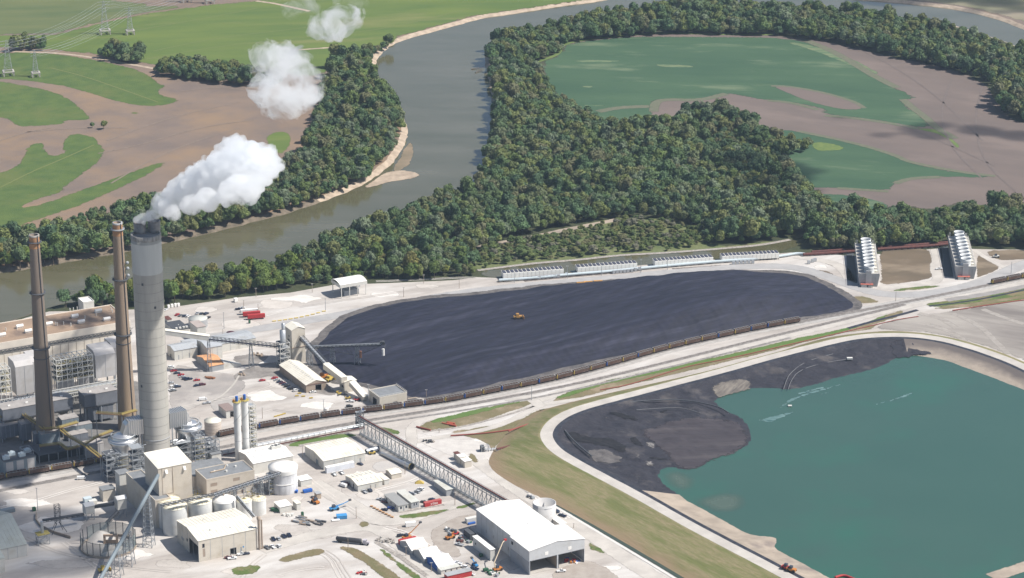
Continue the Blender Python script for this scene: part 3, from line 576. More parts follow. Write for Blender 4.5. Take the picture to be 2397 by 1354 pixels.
for q in ([(1502,1030),(1530,1026),(1541,1038),(1538,1050),(1515,1046)], [(1480,1061),(1500,1058),(1508,1066),(1492,1071)], [(1505,1078),(1525,1074),(1540,1082),(1530,1090),(1512,1089)], [(1408,975),(1430,974),(1432,979),(1415,981)], [(1415,1092),(1432,1089),(1430,1100),(1418,1100)], [(1505,1140),(1515,1138),(1518,1146)], [(1525,1152),(1537,1150),(1535,1156)], [(1548,1118),(1554,1135),(1545,1125)]): drape('salt_patch', q, M_salt, 0.22, 1.5)
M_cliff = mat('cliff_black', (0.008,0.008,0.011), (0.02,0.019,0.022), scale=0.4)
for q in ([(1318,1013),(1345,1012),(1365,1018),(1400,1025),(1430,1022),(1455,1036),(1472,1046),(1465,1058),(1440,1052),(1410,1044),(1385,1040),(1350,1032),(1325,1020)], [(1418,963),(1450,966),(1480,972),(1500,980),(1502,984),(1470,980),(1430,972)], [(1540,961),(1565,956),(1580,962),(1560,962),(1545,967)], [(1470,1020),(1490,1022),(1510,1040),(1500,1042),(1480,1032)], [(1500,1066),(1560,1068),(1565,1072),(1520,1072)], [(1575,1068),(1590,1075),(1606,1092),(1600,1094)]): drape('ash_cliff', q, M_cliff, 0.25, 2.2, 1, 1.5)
M_cliff2 = mat('tan_cliff', (0.21,0.185,0.155), (0.085,0.075,0.068), scale=0.2, stretch=(2,0.3,1), rot=.5)
drape('tan_bank', [(1660,905),(1690,893),(1735,885),(1762,890),(1766,905),(1730,915),(1695,925),(1675,930)], M_cliff2, 0.3, 1.0)
drape('ash_tongue', [(2085,799),(2120,798),(2165,806),(2200,822),(2180,830),(2150,829),(2120,834),(2095,838),(2080,820)], M_ash, 0.3, 2.5)
M_foam = mat('foam', (0.16,0.25,0.24), (0.02,0.075,0.068), scale=0.25, stretch=(.3,1.5,1), nrough=.85, detail=8, rough=.4, contrast=(.42,.6))
def water_sheet(name, px, m, amp=1.0): 
    w_ = rough_line(chaikin([P(x, y, WZ) for x, y in px], 2), amp, 2.5, True, px[0][1]*.1, .12); o = relief(name, [Vector((p.x, p.y, WZ+.05)) for p in w_], 2.0, lambda X, Y: np.full(X.shape, WZ+.05), feathered(m)); vx = np.array([v.co[:2] for v in o.data.vertices]); set_edge(o, np.clip(dist(w_, vx[:,0], vx[:,1], True)/(3 if name == 'foam_streak' else 8), 0, 1)*1.35-.1)
for q in ([(1760,985),(1790,978),(1815,972),(1862,961),(1858,968),(1840,974),(1815,988),(1795,992),(1785,986)], [(1798,969),(1815,960),(1830,944),(1860,928),(1900,915),(1960,900),(1988,894),(1970,903),(1905,922),(1860,938),(1835,955),(1812,966)], [(1860,921),(1920,906),(1985,893),(1930,910),(1870,926)], [(2035,948),(2080,938),(2110,925),(2168,905),(2150,914),(2115,935),(2080,942),(2045,951)], [(1895,930),(1925,920),(1960,912),(1930,926)]): water_sheet('foam_streak', q, M_foam)
M_turb = bpy.data.materials.new('turbid_water'); M_turb.use_nodes = True
_b = M_turb.node_tree.nodes['Principled BSDF']; _b.inputs['Base Color'].default_value = (0.11,0.15,0.115,1); _b.inputs['Roughness'].default_value = .3
_a = M_turb.node_tree.nodes.new('ShaderNodeAttribute'); _a.attribute_name = 'edge'; M_turb.node_tree.links.new(_a.outputs['Fac'], _b.inputs['Alpha'])
for q in ([(1548,1114),(1560,1104),(1590,1102),(1612,1110),(1640,1125),(1620,1150),(1590,1150),(1560,1135)], [(1620,1172),(1680,1150),(1740,1155),(1755,1180),(1715,1205),(1660,1200)]):
    w_ = rough_line(chaikin([P(x, y, WZ) for x, y in q], 2), 2, 2.5); o = relief('turbid_water', [Vector((p.x, p.y, WZ+.05)) for p in w_], 2.0, lambda X, Y: np.full(X.shape, WZ+.05), M_turb); vx = np.array([v.co[:2] for v in o.data.vertices]); set_edge(o, np.clip(dist(w_, vx[:,0], vx[:,1], True)/14, 0, .6))
# pale ragged transitions between crop and bare soil, and wheel tracks across the fields
M_trans = mat('thin_crop', (0.085,0.115,0.06), (0.16,0.14,0.105), scale=.2, nrough=.85, detail=8)
for q, wd in (([(1880,93),(1930,112),(1980,137),(2040,176),(2100,206)], 9), ([(2113,233),(2135,252),(2170,278),(2192,300),(2235,325)], 8), ([(2150,302),(2090,290),(2000,277),(1930,271)], 7), ([(1797,236),(1850,240),(1915,258)], 6), ([(1805,202),(1840,202),(1920,215),(2000,238),(2024,254)], 5), ([(1530,262),(1533,240),(1560,233),(1640,236),(1700,220)], 9), ([(1870,308),(2000,335),(2100,365),(2125,380),(2250,404),(2330,413)], 6), ([(2095,430),(2130,418),(2200,415)], 7), ([(1400,262),(1450,252),(1520,250)], 10), ([(2080,449),(1960,441)], 6)): strip('thin_crop', q, wd, .19, M_trans, amp=2)
M_ftr = mat('field_track_dark', (0.125,0.10,0.09), (0.16,0.13,0.115), scale=.3); M_ft = mat('field_track', (0.24,0.185,0.145), (0.17,0.135,0.11), scale=.3); M_fg = mat('field_track_green', (0.15,0.17,0.055), (0.13,0.16,0.05), scale=.3)
for q, m_ in (([(250,330),(330,300),(420,270),(560,240)],M_ft),([(230,360),(330,340),(460,300),(600,280)],M_ft),([(420,215),(500,205),(580,212)],M_ft),([(60,310),(180,300),(300,300)],M_ft),([(0,330),(60,310),(120,300)],M_ft),([(260,430),(360,370),(460,330),(560,300)],M_ft),([(0,100),(160,90),(300,75),(500,40),(600,20)],M_fg),([(340,140),(500,110),(700,90),(900,70),(1100,20)],M_fg),([(360,120),(500,90),(720,65),(1000,30)],M_fg),([(120,160),(200,180),(300,215),(370,240)],M_fg),([(0,440),(80,400),(130,380),(220,340)],M_fg),([(2230,180),(2200,260),(2220,340),(2300,420)],M_ftr),([(2300,200),(2280,280),(2300,380),(2390,460)],M_ftr),([(2000,110),(2100,160),(2200,230),(2300,330)],M_ftr),([(2100,290),(2200,330),(2330,390)],M_ftr)): strip('field_track', q, 1.7, .2, m_, amp=.5)
# worn wheel tracks and tonal patches on the yard
M_patch = [mat('worn_gravel', (0.44,0.40,0.36),(0.55,0.51,0.465), scale=.12, nrough=.75, detail=8), mat('bright_gravel', (0.66,0.63,0.59),(0.54,0.50,0.455), scale=.12, nrough=.75, detail=8), mat('damp_gravel', (0.34,0.31,0.28),(0.48,0.44,0.40), scale=.1, nrough=.8, detail=8)]
pr = random.Random(21)
spots = [(640,715,60,14),(700,700,70,12),(560,760,60,16),(480,725,40,10),(900,690,50,8),(1000,672,50,7),(620,930,70,18),(740,950,60,12),(660,900,50,14),(600,850,40,12),(1120,1035,40,12),(1200,1100,30,20),(780,1150,40,25),(860,1160,40,14),(680,1240,60,18),(760,1250,60,14),(880,1160,30,14),(560,1340,60,12),(300,1300,90,16),(120,1230,90,22),(60,1180,90,14),(150,1320,100,14),(400,1320,60,16),(1200,1320,40,20),(1420,1330,60,12),(1060,1130,30,20),(1140,1160,30,16),(1920,625,20,8),(2150,690,60,4),(700,1170,20,12),(840,1110,25,10),(980,1100,30,14),(1500,1330,20,10),(560,950,30,12),(450,985,30,14),(30,1150,60,8),(400,770,30,10)]
for i, (cx, cyy, rx, ry) in enumerate(spots):
    k = pr.randrange(3); q = [(cx+rx*math.cos(a)*pr.uniform(.5,1.15), cyy+ry*math.sin(a)*pr.uniform(.5,1.15)) for a in np.linspace(0, 6.28, 11)[:-1]]; sheet('gravel_patch', q, 0.225+0.001*(i % 8), M_patch[k], 1, 2.5)
tracks_ = [[(400,960),(470,945),(560,930),(640,905),(720,880)],[(420,740),(500,760),(580,750),(680,725)],[(700,720),(800,705),(900,690),(1000,675),(1100,662)],[(720,1120),(760,1150),(800,1180),(860,1215)],[(880,1150),(960,1130),(1000,1110)],[(760,1290),(790,1310),(800,1330),(820,1360)],[(740,1290),(775,1310),(785,1330),(800,1360)],[(0,1190),(80,1175),(160,1150),(240,1130)],[(60,1260),(120,1290),(200,1310),(300,1330),(400,1340)],[(150,1270),(240,1340),(300,1370)],[(900,1235),(960,1250),(1020,1290),(1060,1330),(1080,1370)],[(620,1300),(580,1330),(560,1370)],[(650,1350),(700,1335),(760,1330)],[(1160,1080),(1200,1120),(1260,1170),(1330,1215)],[(640,960),(700,970),(780,965)],[(480,980),(560,985),(640,960)],[(880,660),(1000,655),(1100,650),(1160,655)]]
for i, q in enumerate(tracks_):
    c_ = line(q, 0, 2, 4)
    for d_ in (-1.3, 1.3): strip_world('wheel_track', [Vector((p.x, p.y, 0)) for p in offset_line(c_, d_)], 0.9, 0.335, M_patch[i % 3], amp=.3)
mud_tr = [[(2170,760),(2220,775),(2260,800),(2300,830)],[(2230,735),(2290,760),(2330,800),(2360,830)],[(2150,735),(2200,745),(2240,770)],[(2300,725),(2350,745),(2397,760)]]
for q in mud_tr: strip('mud_streak', q, 5, 0.40, mat('mud_pale',(0.36,0.33,0.295),(0.24,0.215,0.19),scale=.15,nrough=.8,detail=8), amp=2)
# ballast stones and rubble strips
for q, wd in (([(700,1045),(780,1030),(850,1025)],3),([(990,1012),(1080,1002),(1190,972),(1250,952)],2.2),([(1150,1090),(1190,1120),(1240,1155)],3),([(880,1270),(930,1300),(1000,1350)],3),([(930,1200),(1040,1183)],2.5),([(960,925),(1000,941),(1060,930),(1130,914)],3)): strip('rubble_strip', q, wd, .36, M_rock, amp=1.2)
# ================================================================== trees
GREENS = [(0.100,0.136,0.042),(0.068,0.112,0.047),(0.118,0.142,0.050),(0.061,0.100,0.052),(0.130,0.139,0.053),(0.088,0.124,0.047),(0.106,0.124,0.059),(0.073,0.118,0.059),(0.139,0.159,0.054),(0.130,0.159,0.100),(0.071,0.109,0.042),(0.092,0.130,0.066),(0.059,0.097,0.045),(0.116,0.136,0.071),(0.080,0.118,0.053),(0.124,0.124,0.065)]
GREENS2 = [(0.085,0.12,0.028),(0.07,0.11,0.03),(0.11,0.125,0.032),(0.06,0.10,0.036),(0.12,0.115,0.04),(0.09,0.13,0.035),(0.065,0.10,0.03),(0.075,0.11,0.05)]
M_leaf2 = mat('foliage_bright', (0.85,0.85,0.85), (1.9,1.85,1.6), scale=0.35, inst=GREENS2, rough=0.7, spec=0.2, detail=3)
M_leaf = mat('foliage', (0.85,0.85,0.85), (1.75,1.8,1.6), scale=0.35, inst=GREENS, rough=0.7, spec=0.2, detail=3)
M_bark = mat('bark', (0.14,0.11,0.08), (0.09,0.07,0.055), scale=2)
def crown_mesh(i, n=620, shrub=False):
    r = np.random.default_rng(100+i); lobes = []
    k = r.integers(9, 15)
    for _ in range(k):
        a = r.uniform(0, 2*math.pi); rad = r.uniform(0.2, 0.75); h = r.uniform(-0.3, 0.6)
        lobes.append((rad*math.cos(a), rad*math.sin(a), h, r.uniform(0.22, 0.46)))
    lobes.append((0, 0, 0.45, 0.5)); lobes.append((0, 0, 0.0, 0.62)); lobes = np.array(lobes)
    v = []; f = []
    pl = lobes[:, 3]**2; pl /= pl.sum()
    cnt = 0
    while cnt < n:
        L_ = lobes[r.choice(len(lobes), p=pl)]; d = r.normal(size=3); d /= np.linalg.norm(d)
        if d[2] < -0.55: continue
        p = L_[:3]+d*L_[3]*r.uniform(0.86, 1.07)
        oth = np.linalg.norm(lobes[:, :3]-p, axis=1) < lobes[:, 3]*0.8
        if oth.any(): continue
        nrm = d+r.normal(size=3)*0.45; nrm /= np.linalg.norm(nrm)
        t = np.cross(nrm, r.normal(size=3)); t /= np.linalg.norm(t); b = np.cross(nrm, t); s = r.uniform(0.07, 0.13)
        q = [p+t*s, p+b*s*r.uniform(.6,1), p-t*s, p-b*s*r.uniform(.6,1)]
        m = len(v); v += [tuple(x) for x in q]; f.append((m, m+1, m+2, m+3)); cnt += 1
    # dark inner branches mass
    for L_ in lobes:
        m = len(v); rr = L_[3]*0.86
        ico = [(0,0,1),(0.89,0,0.45),(0.28,0.85,0.45),(-0.72,0.53,0.45),(-0.72,-0.53,0.45),(0.28,-0.85,0.45),(0.72,0.53,-0.45),(-0.28,0.85,-0.45),(-0.89,0,-0.45),(-0.28,-0.85,-0.45),(0.72,-0.53,-0.45),(0,0,-1)]
        v += [(L_[0]+x*rr, L_[1]+y*rr, L_[2]+z*rr) for x, y, z in ico]
        f += [(m+a, m+b, m+c) for a, b, c in ((0,1,2),(0,2,3),(0,3,4),(0,4,5),(0,5,1),(1,6,2),(2,7,3),(3,8,4),(4,9,5),(5,10,1),(6,7,2),(7,8,3),(8,9,4),(9,10,5),(10,6,1),(11,7,6),(11,8,7),(11,9,8),(11,10,9),(11,6,10))]
    me = bpy.data.meshes.new('crown'); me.from_pydata(v, [], f); me.materials.append(M_leaf); me.update(); return me
CROWNS = [crown_mesh(i) for i in range(8)]
tm = MB(); tm.tube([(0,0,-0.2),(0.02,0.01,0.5),(0,0.03,1.0),(0.06,0,1.5)], [0.075,0.055,0.045,0.02], 6)
for a in range(4):
    c_, s_ = math.cos(a*1.6+.3), math.sin(a*1.6+.3); tm.tube([(0,0,0.75+a*.1),(c_*.3,s_*.3,1.15+a*.08)], [0.03,0.012], 4)
TRUNK = bpy.data.meshes.new('trunk'); TRUNK.from_pydata(tm.v, [], tm.f); TRUNK.materials.append(M_bark)
def wpoly(px): return [P(x, y) for x, y in px]
F_left = [(-120,592),(0,570),(100,548),(200,520),(300,505),(400,482),(500,466),(600,440),(660,408),(700,370),(722,330),(745,280),(748,235),(755,200),(780,168),(820,142),(870,120),(925,106),(895,120),(868,142),(868,168),(876,195),(896,226),(922,262),(942,300),(932,340),(900,378),(862,420),(820,440),(760,466),(700,486),(640,504),(560,524),(470,546),(390,564),(300,586),(190,602),(110,618),(0,634),(-120,655)]
F_pen = [(105,722),(250,700),(400,676),(600,644),(700,610),(800,570),(900,532),(982,490),(1055,466),(1118,444),(1135,410),(1142,375),(1153,330),(1163,285),(1158,240),(1153,190),(1146,160),(1146,136),(1160,116),(1205,92),(1300,67),(1400,50),(1500,36),(1600,25),(1700,23),(1800,30),(1900,36),(2000,44),(2100,57),(2200,75),(2300,100),(2400,135),(2560,200),
  (2560,345),(2400,288),(2340,265),(2335,232),(2310,192),(2230,168),(2160,152),(2060,128),(1960,102),(1810,84),(1700,84),(1560,80),(1420,92),(1330,104),(1312,125),(1248,152),(1275,205),(1320,255),(1400,300),(1500,306),(1560,300),(1620,275),(1700,262),(1760,300),(1800,335),(1905,347),(1880,360),(1822,372),(1850,425),(1900,460),(1950,498),(2060,520),(2180,514),(2240,500),(2310,502),(2400,500),(2560,515),
  (2560,585),(2397,583),(2290,576),(2200,573),(2080,583),(1990,592),(1930,588),(1895,582),(1885,548),(1850,556),(1780,568),(1690,576),(1650,570),(1650,540),(1560,518),(1450,512),(1300,535),(1180,566),(1110,590),(1115,628),(1120,645),(1060,652),(900,658),(780,664),(560,692),(390,716),(250,722)]
F_hedge = [(362,168),(430,158),(520,170),(600,180),(650,186),(655,205),(600,206),(500,197),(420,188),(370,178)]
F_c1 = [(230,137),(262,126),(332,138),(333,150),(270,148)]
F_c2 = [(24,113),(105,108),(110,119),(32,122)]
F_scrub = [(1110,592),(1180,570),(1300,540),(1450,516),(1560,520),(1645,545),(1645,575),(1560,588),(1450,594),(1350,605),(1260,611),(1180,619),(1118,630)]
def fill(px, sp, seed):
    w_ = wpoly(px); r = np.random.default_rng(seed); xs = [p.x for p in w_]; ys = [p.y for p in w_]
    gx, gy = np.meshgrid(np.arange(min(xs), max(xs), sp), np.arange(min(ys), max(ys), sp)); gx[1::2] += sp/2
    gx = (gx+r.uniform(-.38, .38, gx.shape)*sp).ravel(); gy = (gy+r.uniform(-.38, .38, gy.shape)*sp).ravel()
    k = inside(w_, gx, gy); return gx[k], gy[k]
trees = []
for px, sp, sd_, rr in ((F_left, 7.2, 1, (3.2, 7.4)), (F_pen, 7.2, 2, (3.2, 7.6)), (F_hedge, 7.0, 3, (4.5, 6.5)), (F_c1, 7, 4, (5, 7)), (F_c2, 7, 5, (5, 7))):
    X, Y = fill(px, sp, sd_); r = np.random.default_rng(sd_+50)
    rad = r.uniform(rr[0], rr[1], len(X))
    for a, b, c in zip(X, Y, rad):
        g = 0.8+0.45*noise.noise(Vector((a*0.012, b*0.012, 3)))+0.1*r.normal()
        c = c*min(max(g+0.2, 0.7), 1.3); trees.append((a, b, c, c*r.uniform(1.7, 2.7)))
# keep trees away from the track between the wood and the scrub
X, Y = fill(F_scrub, 6.5, 9); r = np.random.default_rng(77); trk = line([(1090,584),(1150,573),(1250,555),(1340,535),(1450,514)])
dd = dist(trk, X, Y); scrubs = []
for a, b, d in zip(X, Y, dd):
    if d > 6 and r.random() < 0.92:
        c = r.uniform(1.8, 3.9) if r.random() < .85 else r.uniform(4, 6); scrubs.append((a, b, c, c*1.6))
def vis(t):
    x, y = proj((t[0], t[1], t[3]*0.6)); return -60 < x < 2460 and -30 < y < 1400
trees = [t for t in trees if vis(t)]
print('trees', len(trees))
trees.sort(key=lambda t: -t[2]/math.hypot(t[0], t[1])*(1.0 if (t[1] < 2250) else 0.2))
# the 300 nearest to the camera in the woods stand as things of their own
near = sorted(trees, key=lambda t: t[1])[:296]
near_set = set(id(t) for t in near); rest = [t for t in trees if id(t) not in near_set]
def zone(t):
    x, y = proj((t[0], t[1], 0))
    return 'a' if x < 700 else 'b'
LBL = {'a': ('broadleaf tree in the green belt between the river and the plant yard', 'trees between the river and the plant yard'),
       'b': ('tree in the wood behind the coal yard and the cooling units', 'trees in the wood behind the coal yard')}
def tree(t, i, label, group, name='broadleaf_tree', cat='tree'):
    e = thing(name, label, cat, (t[0], t[1], 0), random.uniform(0, 6.28), group)
    R, H = t[2], t[3]
    tr = bpy.data.objects.new('trunk', TRUNK); COL.objects.link(tr); tr.parent = e; tr.scale = (H*0.42, H*0.42, H*0.52)
    c = bpy.data.objects.new('crown', CROWNS[i % 8]); COL.objects.link(c); c.parent = e
    c.location = (0, 0, H*0.58); c.scale = (R*random.uniform(.9,1.1), R*random.uniform(.9,1.1), H*0.48)
    return e, c
protos = []
for i, t in enumerate(near):
    l, g = LBL[zone(t)]; e, c = tree(t, i, l, g)
    if i < 8: protos.append(c)
    elif zone(t) == 'a' or i % 3 == 0: c.material_slots[0].link = 'OBJECT'; c.material_slots[0].material = M_leaf2
# small field shrubs
for (x, y, R, H, l) in ((216,300,3.0,5.5,'small round dark shrub standing alone in the bare field, left of the pale one'), (243,303,4.2,8.5,'yellow-green shrub tree standing in the bare field, right of the small dark one')):
    tree((P(x,y).x, P(x,y).y, R, H), 3 if x < 230 else 5, l, None, 'field_shrub', 'shrub')
M_scrubleaf = mat('scrub_foliage', (0.85,0.85,0.85), (1.7,1.65,1.5), scale=0.4, inst=[(0.115,0.135,0.05),(0.09,0.12,0.045),(0.13,0.135,0.06),(0.08,0.115,0.045),(0.14,0.14,0.075),(0.11,0.14,0.055),(0.15,0.15,0.11),(0.095,0.13,0.055)], rough=.8, spec=.1)
sp_ = []
scrubs = [t for t in scrubs if vis(t)]; scrubs.sort(key=lambda t: t[1])
for k, t in enumerate(scrubs[:40]):
    e, c = tree(t, k, 'low olive bush in the scrub strip along the slough', 'bushes along the slough', 'scrub_bush', 'bush'); 
    if k < 4:
        me = CROWNS[k].copy(); me.materials.clear(); me.materials.append(M_scrubleaf); sp_.append(me)
    c.data = sp_[k % 4] if k >= 4 else sp_[k]
    if k < 4: sp_obj = (sp_obj if k else [])+[c]
def forest(name, pts, label, cat, seed, protos=protos):
    r = np.random.default_rng(seed); n = len(pts)
    me = bpy.data.meshes.new(name); me.vertices.add(n)
    me.vertices.foreach_set('co', np.array([(t[0], t[1], t[3]*0.56) for t in pts]).ravel())
    a = me.attributes.new('sc', 'FLOAT_VECTOR', 'POINT'); a.data.foreach_set('vector', np.array([(t[2]*r.uniform(.88,1.12), t[2]*r.uniform(.88,1.12), t[3]*0.5) for t in pts]).ravel())
    a = me.attributes.new('rt', 'FLOAT', 'POINT'); a.data.foreach_set('value', r.uniform(0, 6.28, n))
    a = me.attributes.new('ix', 'INT', 'POINT'); a.data.foreach_set('value', r.integers(0, len(protos), n).astype(np.int32))
    ob = bpy.data.objects.new(name, me); COL.objects.link(ob); me.materials.append(M_leaf)
    tag(ob, label, cat, None, 'stuff')
    ng = bpy.data.node_groups.new(name, 'GeometryNodeTree'); ng.interface.new_socket('Geometry', in_out='INPUT', socket_type='NodeSocketGeometry'); ng.interface.new_socket('Geometry', in_out='OUTPUT', socket_type='NodeSocketGeometry')
    N = ng.nodes; L = ng.links; gi = N.new('NodeGroupInput'); go = N.new('NodeGroupOutput')
    iop = N.new('GeometryNodeInstanceOnPoints'); g2 = N.new('GeometryNodeGeometryToInstance'); L.new(gi.outputs[0], iop.inputs['Points'])
    for p in protos:
        oi = N.new('GeometryNodeObjectInfo'); oi.transform_space = 'ORIGINAL'; oi.inputs['Object'].default_value = p; oi.inputs['As Instance'].default_value = True
        L.new(oi.outputs['Geometry'], g2.inputs[0])
    N.remove(g2); jn = N.new('GeometryNodeJoinGeometry')
    for nd in [x for x in N if x.bl_idname == 'GeometryNodeObjectInfo']: L.new(nd.outputs['Geometry'], jn.inputs[0])
    L.new(jn.outputs[0], iop.inputs['Instance']); iop.inputs['Pick Instance'].default_value = True
    def attr(nm, dt):
        q = N.new('GeometryNodeInputNamedAttribute'); q.data_type = dt; q.inputs['Name'].default_value = nm; return q.outputs['Attribute']
    L.new(attr('ix', 'INT'), iop.inputs['Instance Index']); L.new(attr('sc', 'FLOAT_VECTOR'), iop.inputs['Scale'])
    cx = N.new('ShaderNodeCombineXYZ'); L.new(attr('rt', 'FLOAT'), cx.inputs['Z'])
    e2r = N.new('FunctionNodeEulerToRotation'); L.new(cx.outputs[0], e2r.inputs[0]); L.new(e2r.outputs[0], iop.inputs['Rotation'])
    L.new(iop.outputs[0], go.inputs[0])
    md = ob.modifiers.new('scatter', 'NODES'); md.node_group = ng
    return ob
Lf = [t for t in rest if P(0,0) and inside(wpoly(F_left), np.array([t[0]]), np.array([t[1]]))[0]]
ids = set(id(t) for t in Lf); Rf = [t for t in rest if id(t) not in ids]
HD = [t for t in Rf if t[0] < P(700,200).x and t[1] > P(500,260).y]; ids = set(id(t) for t in HD); Rf = [t for t in Rf if id(t) not in ids]
forest('riverside_wood', Lf, 'dense wood along the far river bank behind the chimneys', 'wood', 1)
forest('hedgerow', HD, 'dark tree clumps between the green and the bare fields', 'trees', 2)
forest('bottomland_forest', Rf, 'large forest inside the river bend', 'forest', 3)
forest('scrub_thicket', scrubs[40:], 'loose olive thicket between the wood track and the slough', 'scrub', 4, sp_obj)
# ================================================================== plant materials
def flat(name, c, rough=0.7, metal=0.0, var=0.88, scale=0.25):
    return mat(name, c, tuple(x*var for x in c), scale=scale, rough=rough, metal=metal, contrast=(0.3, 0.7), col3=tuple(x*q for x, q in zip(c, (.80, .76, .70))) if max(c) > .3 else None, scale3=.12, c3=(.52, .78), nrough=.7)
M_wall = flat('cream_siding', (0.58, 0.53, 0.45)); M_wall2 = flat('pale_siding', (0.60, 0.585, 0.54)); M_wallg = flat('grey_siding', (0.36, 0.37, 0.38))
M_beige = flat('beige_siding', (0.56, 0.50, 0.42)); M_tan = flat('tan_siding', (0.36, 0.29, 0.23)); M_white = flat('white_roof', (0.82, 0.80, 0.76), var=0.93)
M_cream = flat('cream_roof', (0.76, 0.72, 0.62), var=0.9); M_groof = flat('grey_membrane', (0.23, 0.24, 0.25), var=0.7); M_broof = mat('brown_roof', (0.34, 0.24, 0.165), (0.25, 0.18, 0.13), scale=0.06, col3=(0.17, 0.125, 0.10), scale3=0.03, c3=(0.55, 0.68))
M_dark = flat('dark_opening', (0.02, 0.022, 0.03)); M_glass = mat('window_glass', (0.05, 0.06, 0.08), rough=0.15)
M_steel = flat('grey_steel', (0.30, 0.32, 0.34), rough=0.5); M_dsteel = flat('dark_steel', (0.085, 0.09, 0.10)); M_wsteel = flat('white_steel', (0.62, 0.61, 0.57))
M_galv = flat('galvanised', (0.50, 0.52, 0.54), rough=0.4, metal=0.5); M_alu = mat('aluminium_cladding', (0.72, 0.72, 0.72), rough=0.32, metal=0.85)
M_yel = flat('yellow_paint', (0.52, 0.38, 0.09)); M_rail_y = flat('yellow_rail', (0.42, 0.34, 0.10)); M_red = flat('red_paint', (0.42, 0.04, 0.04)); M_orange = flat('orange_paint', (0.52, 0.20, 0.05))
M_blue = flat('blue_paint', (0.03, 0.12, 0.42)); M_sky = flat('light_blue_paint', (0.06, 0.27, 0.55)); M_green = flat('green_paint', (0.03, 0.10, 0.05)); M_rust = mat('rusty_red', (0.15, 0.055, 0.045), (0.10, 0.045, 0.04), scale=0.4)
M_pblue = flat('pale_blue_pipe', (0.50, 0.57, 0.60)); M_or_roof = mat('orange_roof', (0.62, 0.33, 0.16), (0.5, 0.27, 0.14), scale=0.4); M_tire = flat('tyre_rubber', (0.02, 0.02, 0.02))
M_tank = flat('tank_white', (0.66, 0.66, 0.64)); M_tankc = flat('tank_top', (0.78, 0.74, 0.62), var=0.85); M_brick = mat('stack_brown', (0.30, 0.225, 0.16), (0.24, 0.185, 0.14), scale=0.15, stretch=(1, 1, 0.15), col3=(0.36, 0.26, 0.16), scale3=0.02)
M_stk = mat('stack_concrete', (0.42, 0.40, 0.355), (0.33, 0.315, 0.285), scale=0.25, stretch=(1, 1, 0.12), col3=(0.46, 0.44, 0.40), scale3=0.03, bump=0.05); M_stkp = mat('stack_paint', (0.50, 0.505, 0.48), (0.43, 0.435, 0.415), scale=0.2, stretch=(1, 1, 0.1))
M_soot = mat('soot', (0.20, 0.185, 0.165), (0.38, 0.36, 0.33), scale=0.6, stretch=(1, 1, 0.4)); M_maroon = flat('maroon', (0.08, 0.02, 0.035)); M_duct = mat('duct_grey', (0.19, 0.20, 0.225), (0.14, 0.15, 0.17), scale=0.1)  # duct grey is set darker, holding the plume's shade in its colour
M_scr = flat('pale_lagging', (0.50, 0.48, 0.465)); M_bluegrey = flat('blue_grey', (0.21, 0.25, 0.275))
def Wm(v): return Vector(v)
def holes(mb, o, ex, ez, wd, h, hs):
    """a wall quad of width wd and height h from corner o along ex/ez, with rectangular openings hs"""
    xs = sorted({0, wd, *[q for a in hs for q in (a[0], a[1])]}); zs = sorted({0, h, *[q for a in hs for q in (a[2], a[3])]})
    o, ex, ez = Vector(o), Vector(ex), Vector(ez)
    for i in range(len(xs)-1):
        for j in range(len(zs)-1):
            cx, cz = (xs[i]+xs[i+1])/2, (zs[j]+zs[j+1])/2
            if any(a[0] < cx < a[1] and a[2] < cz < a[3] for a in hs): continue
            mb.add([o+ex*xs[i]+ez*zs[j], o+ex*xs[i+1]+ez*zs[j], o+ex*xs[i+1]+ez*zs[j+1], o+ex*xs[i]+ez*zs[j+1]], [(0,1,2,3)])
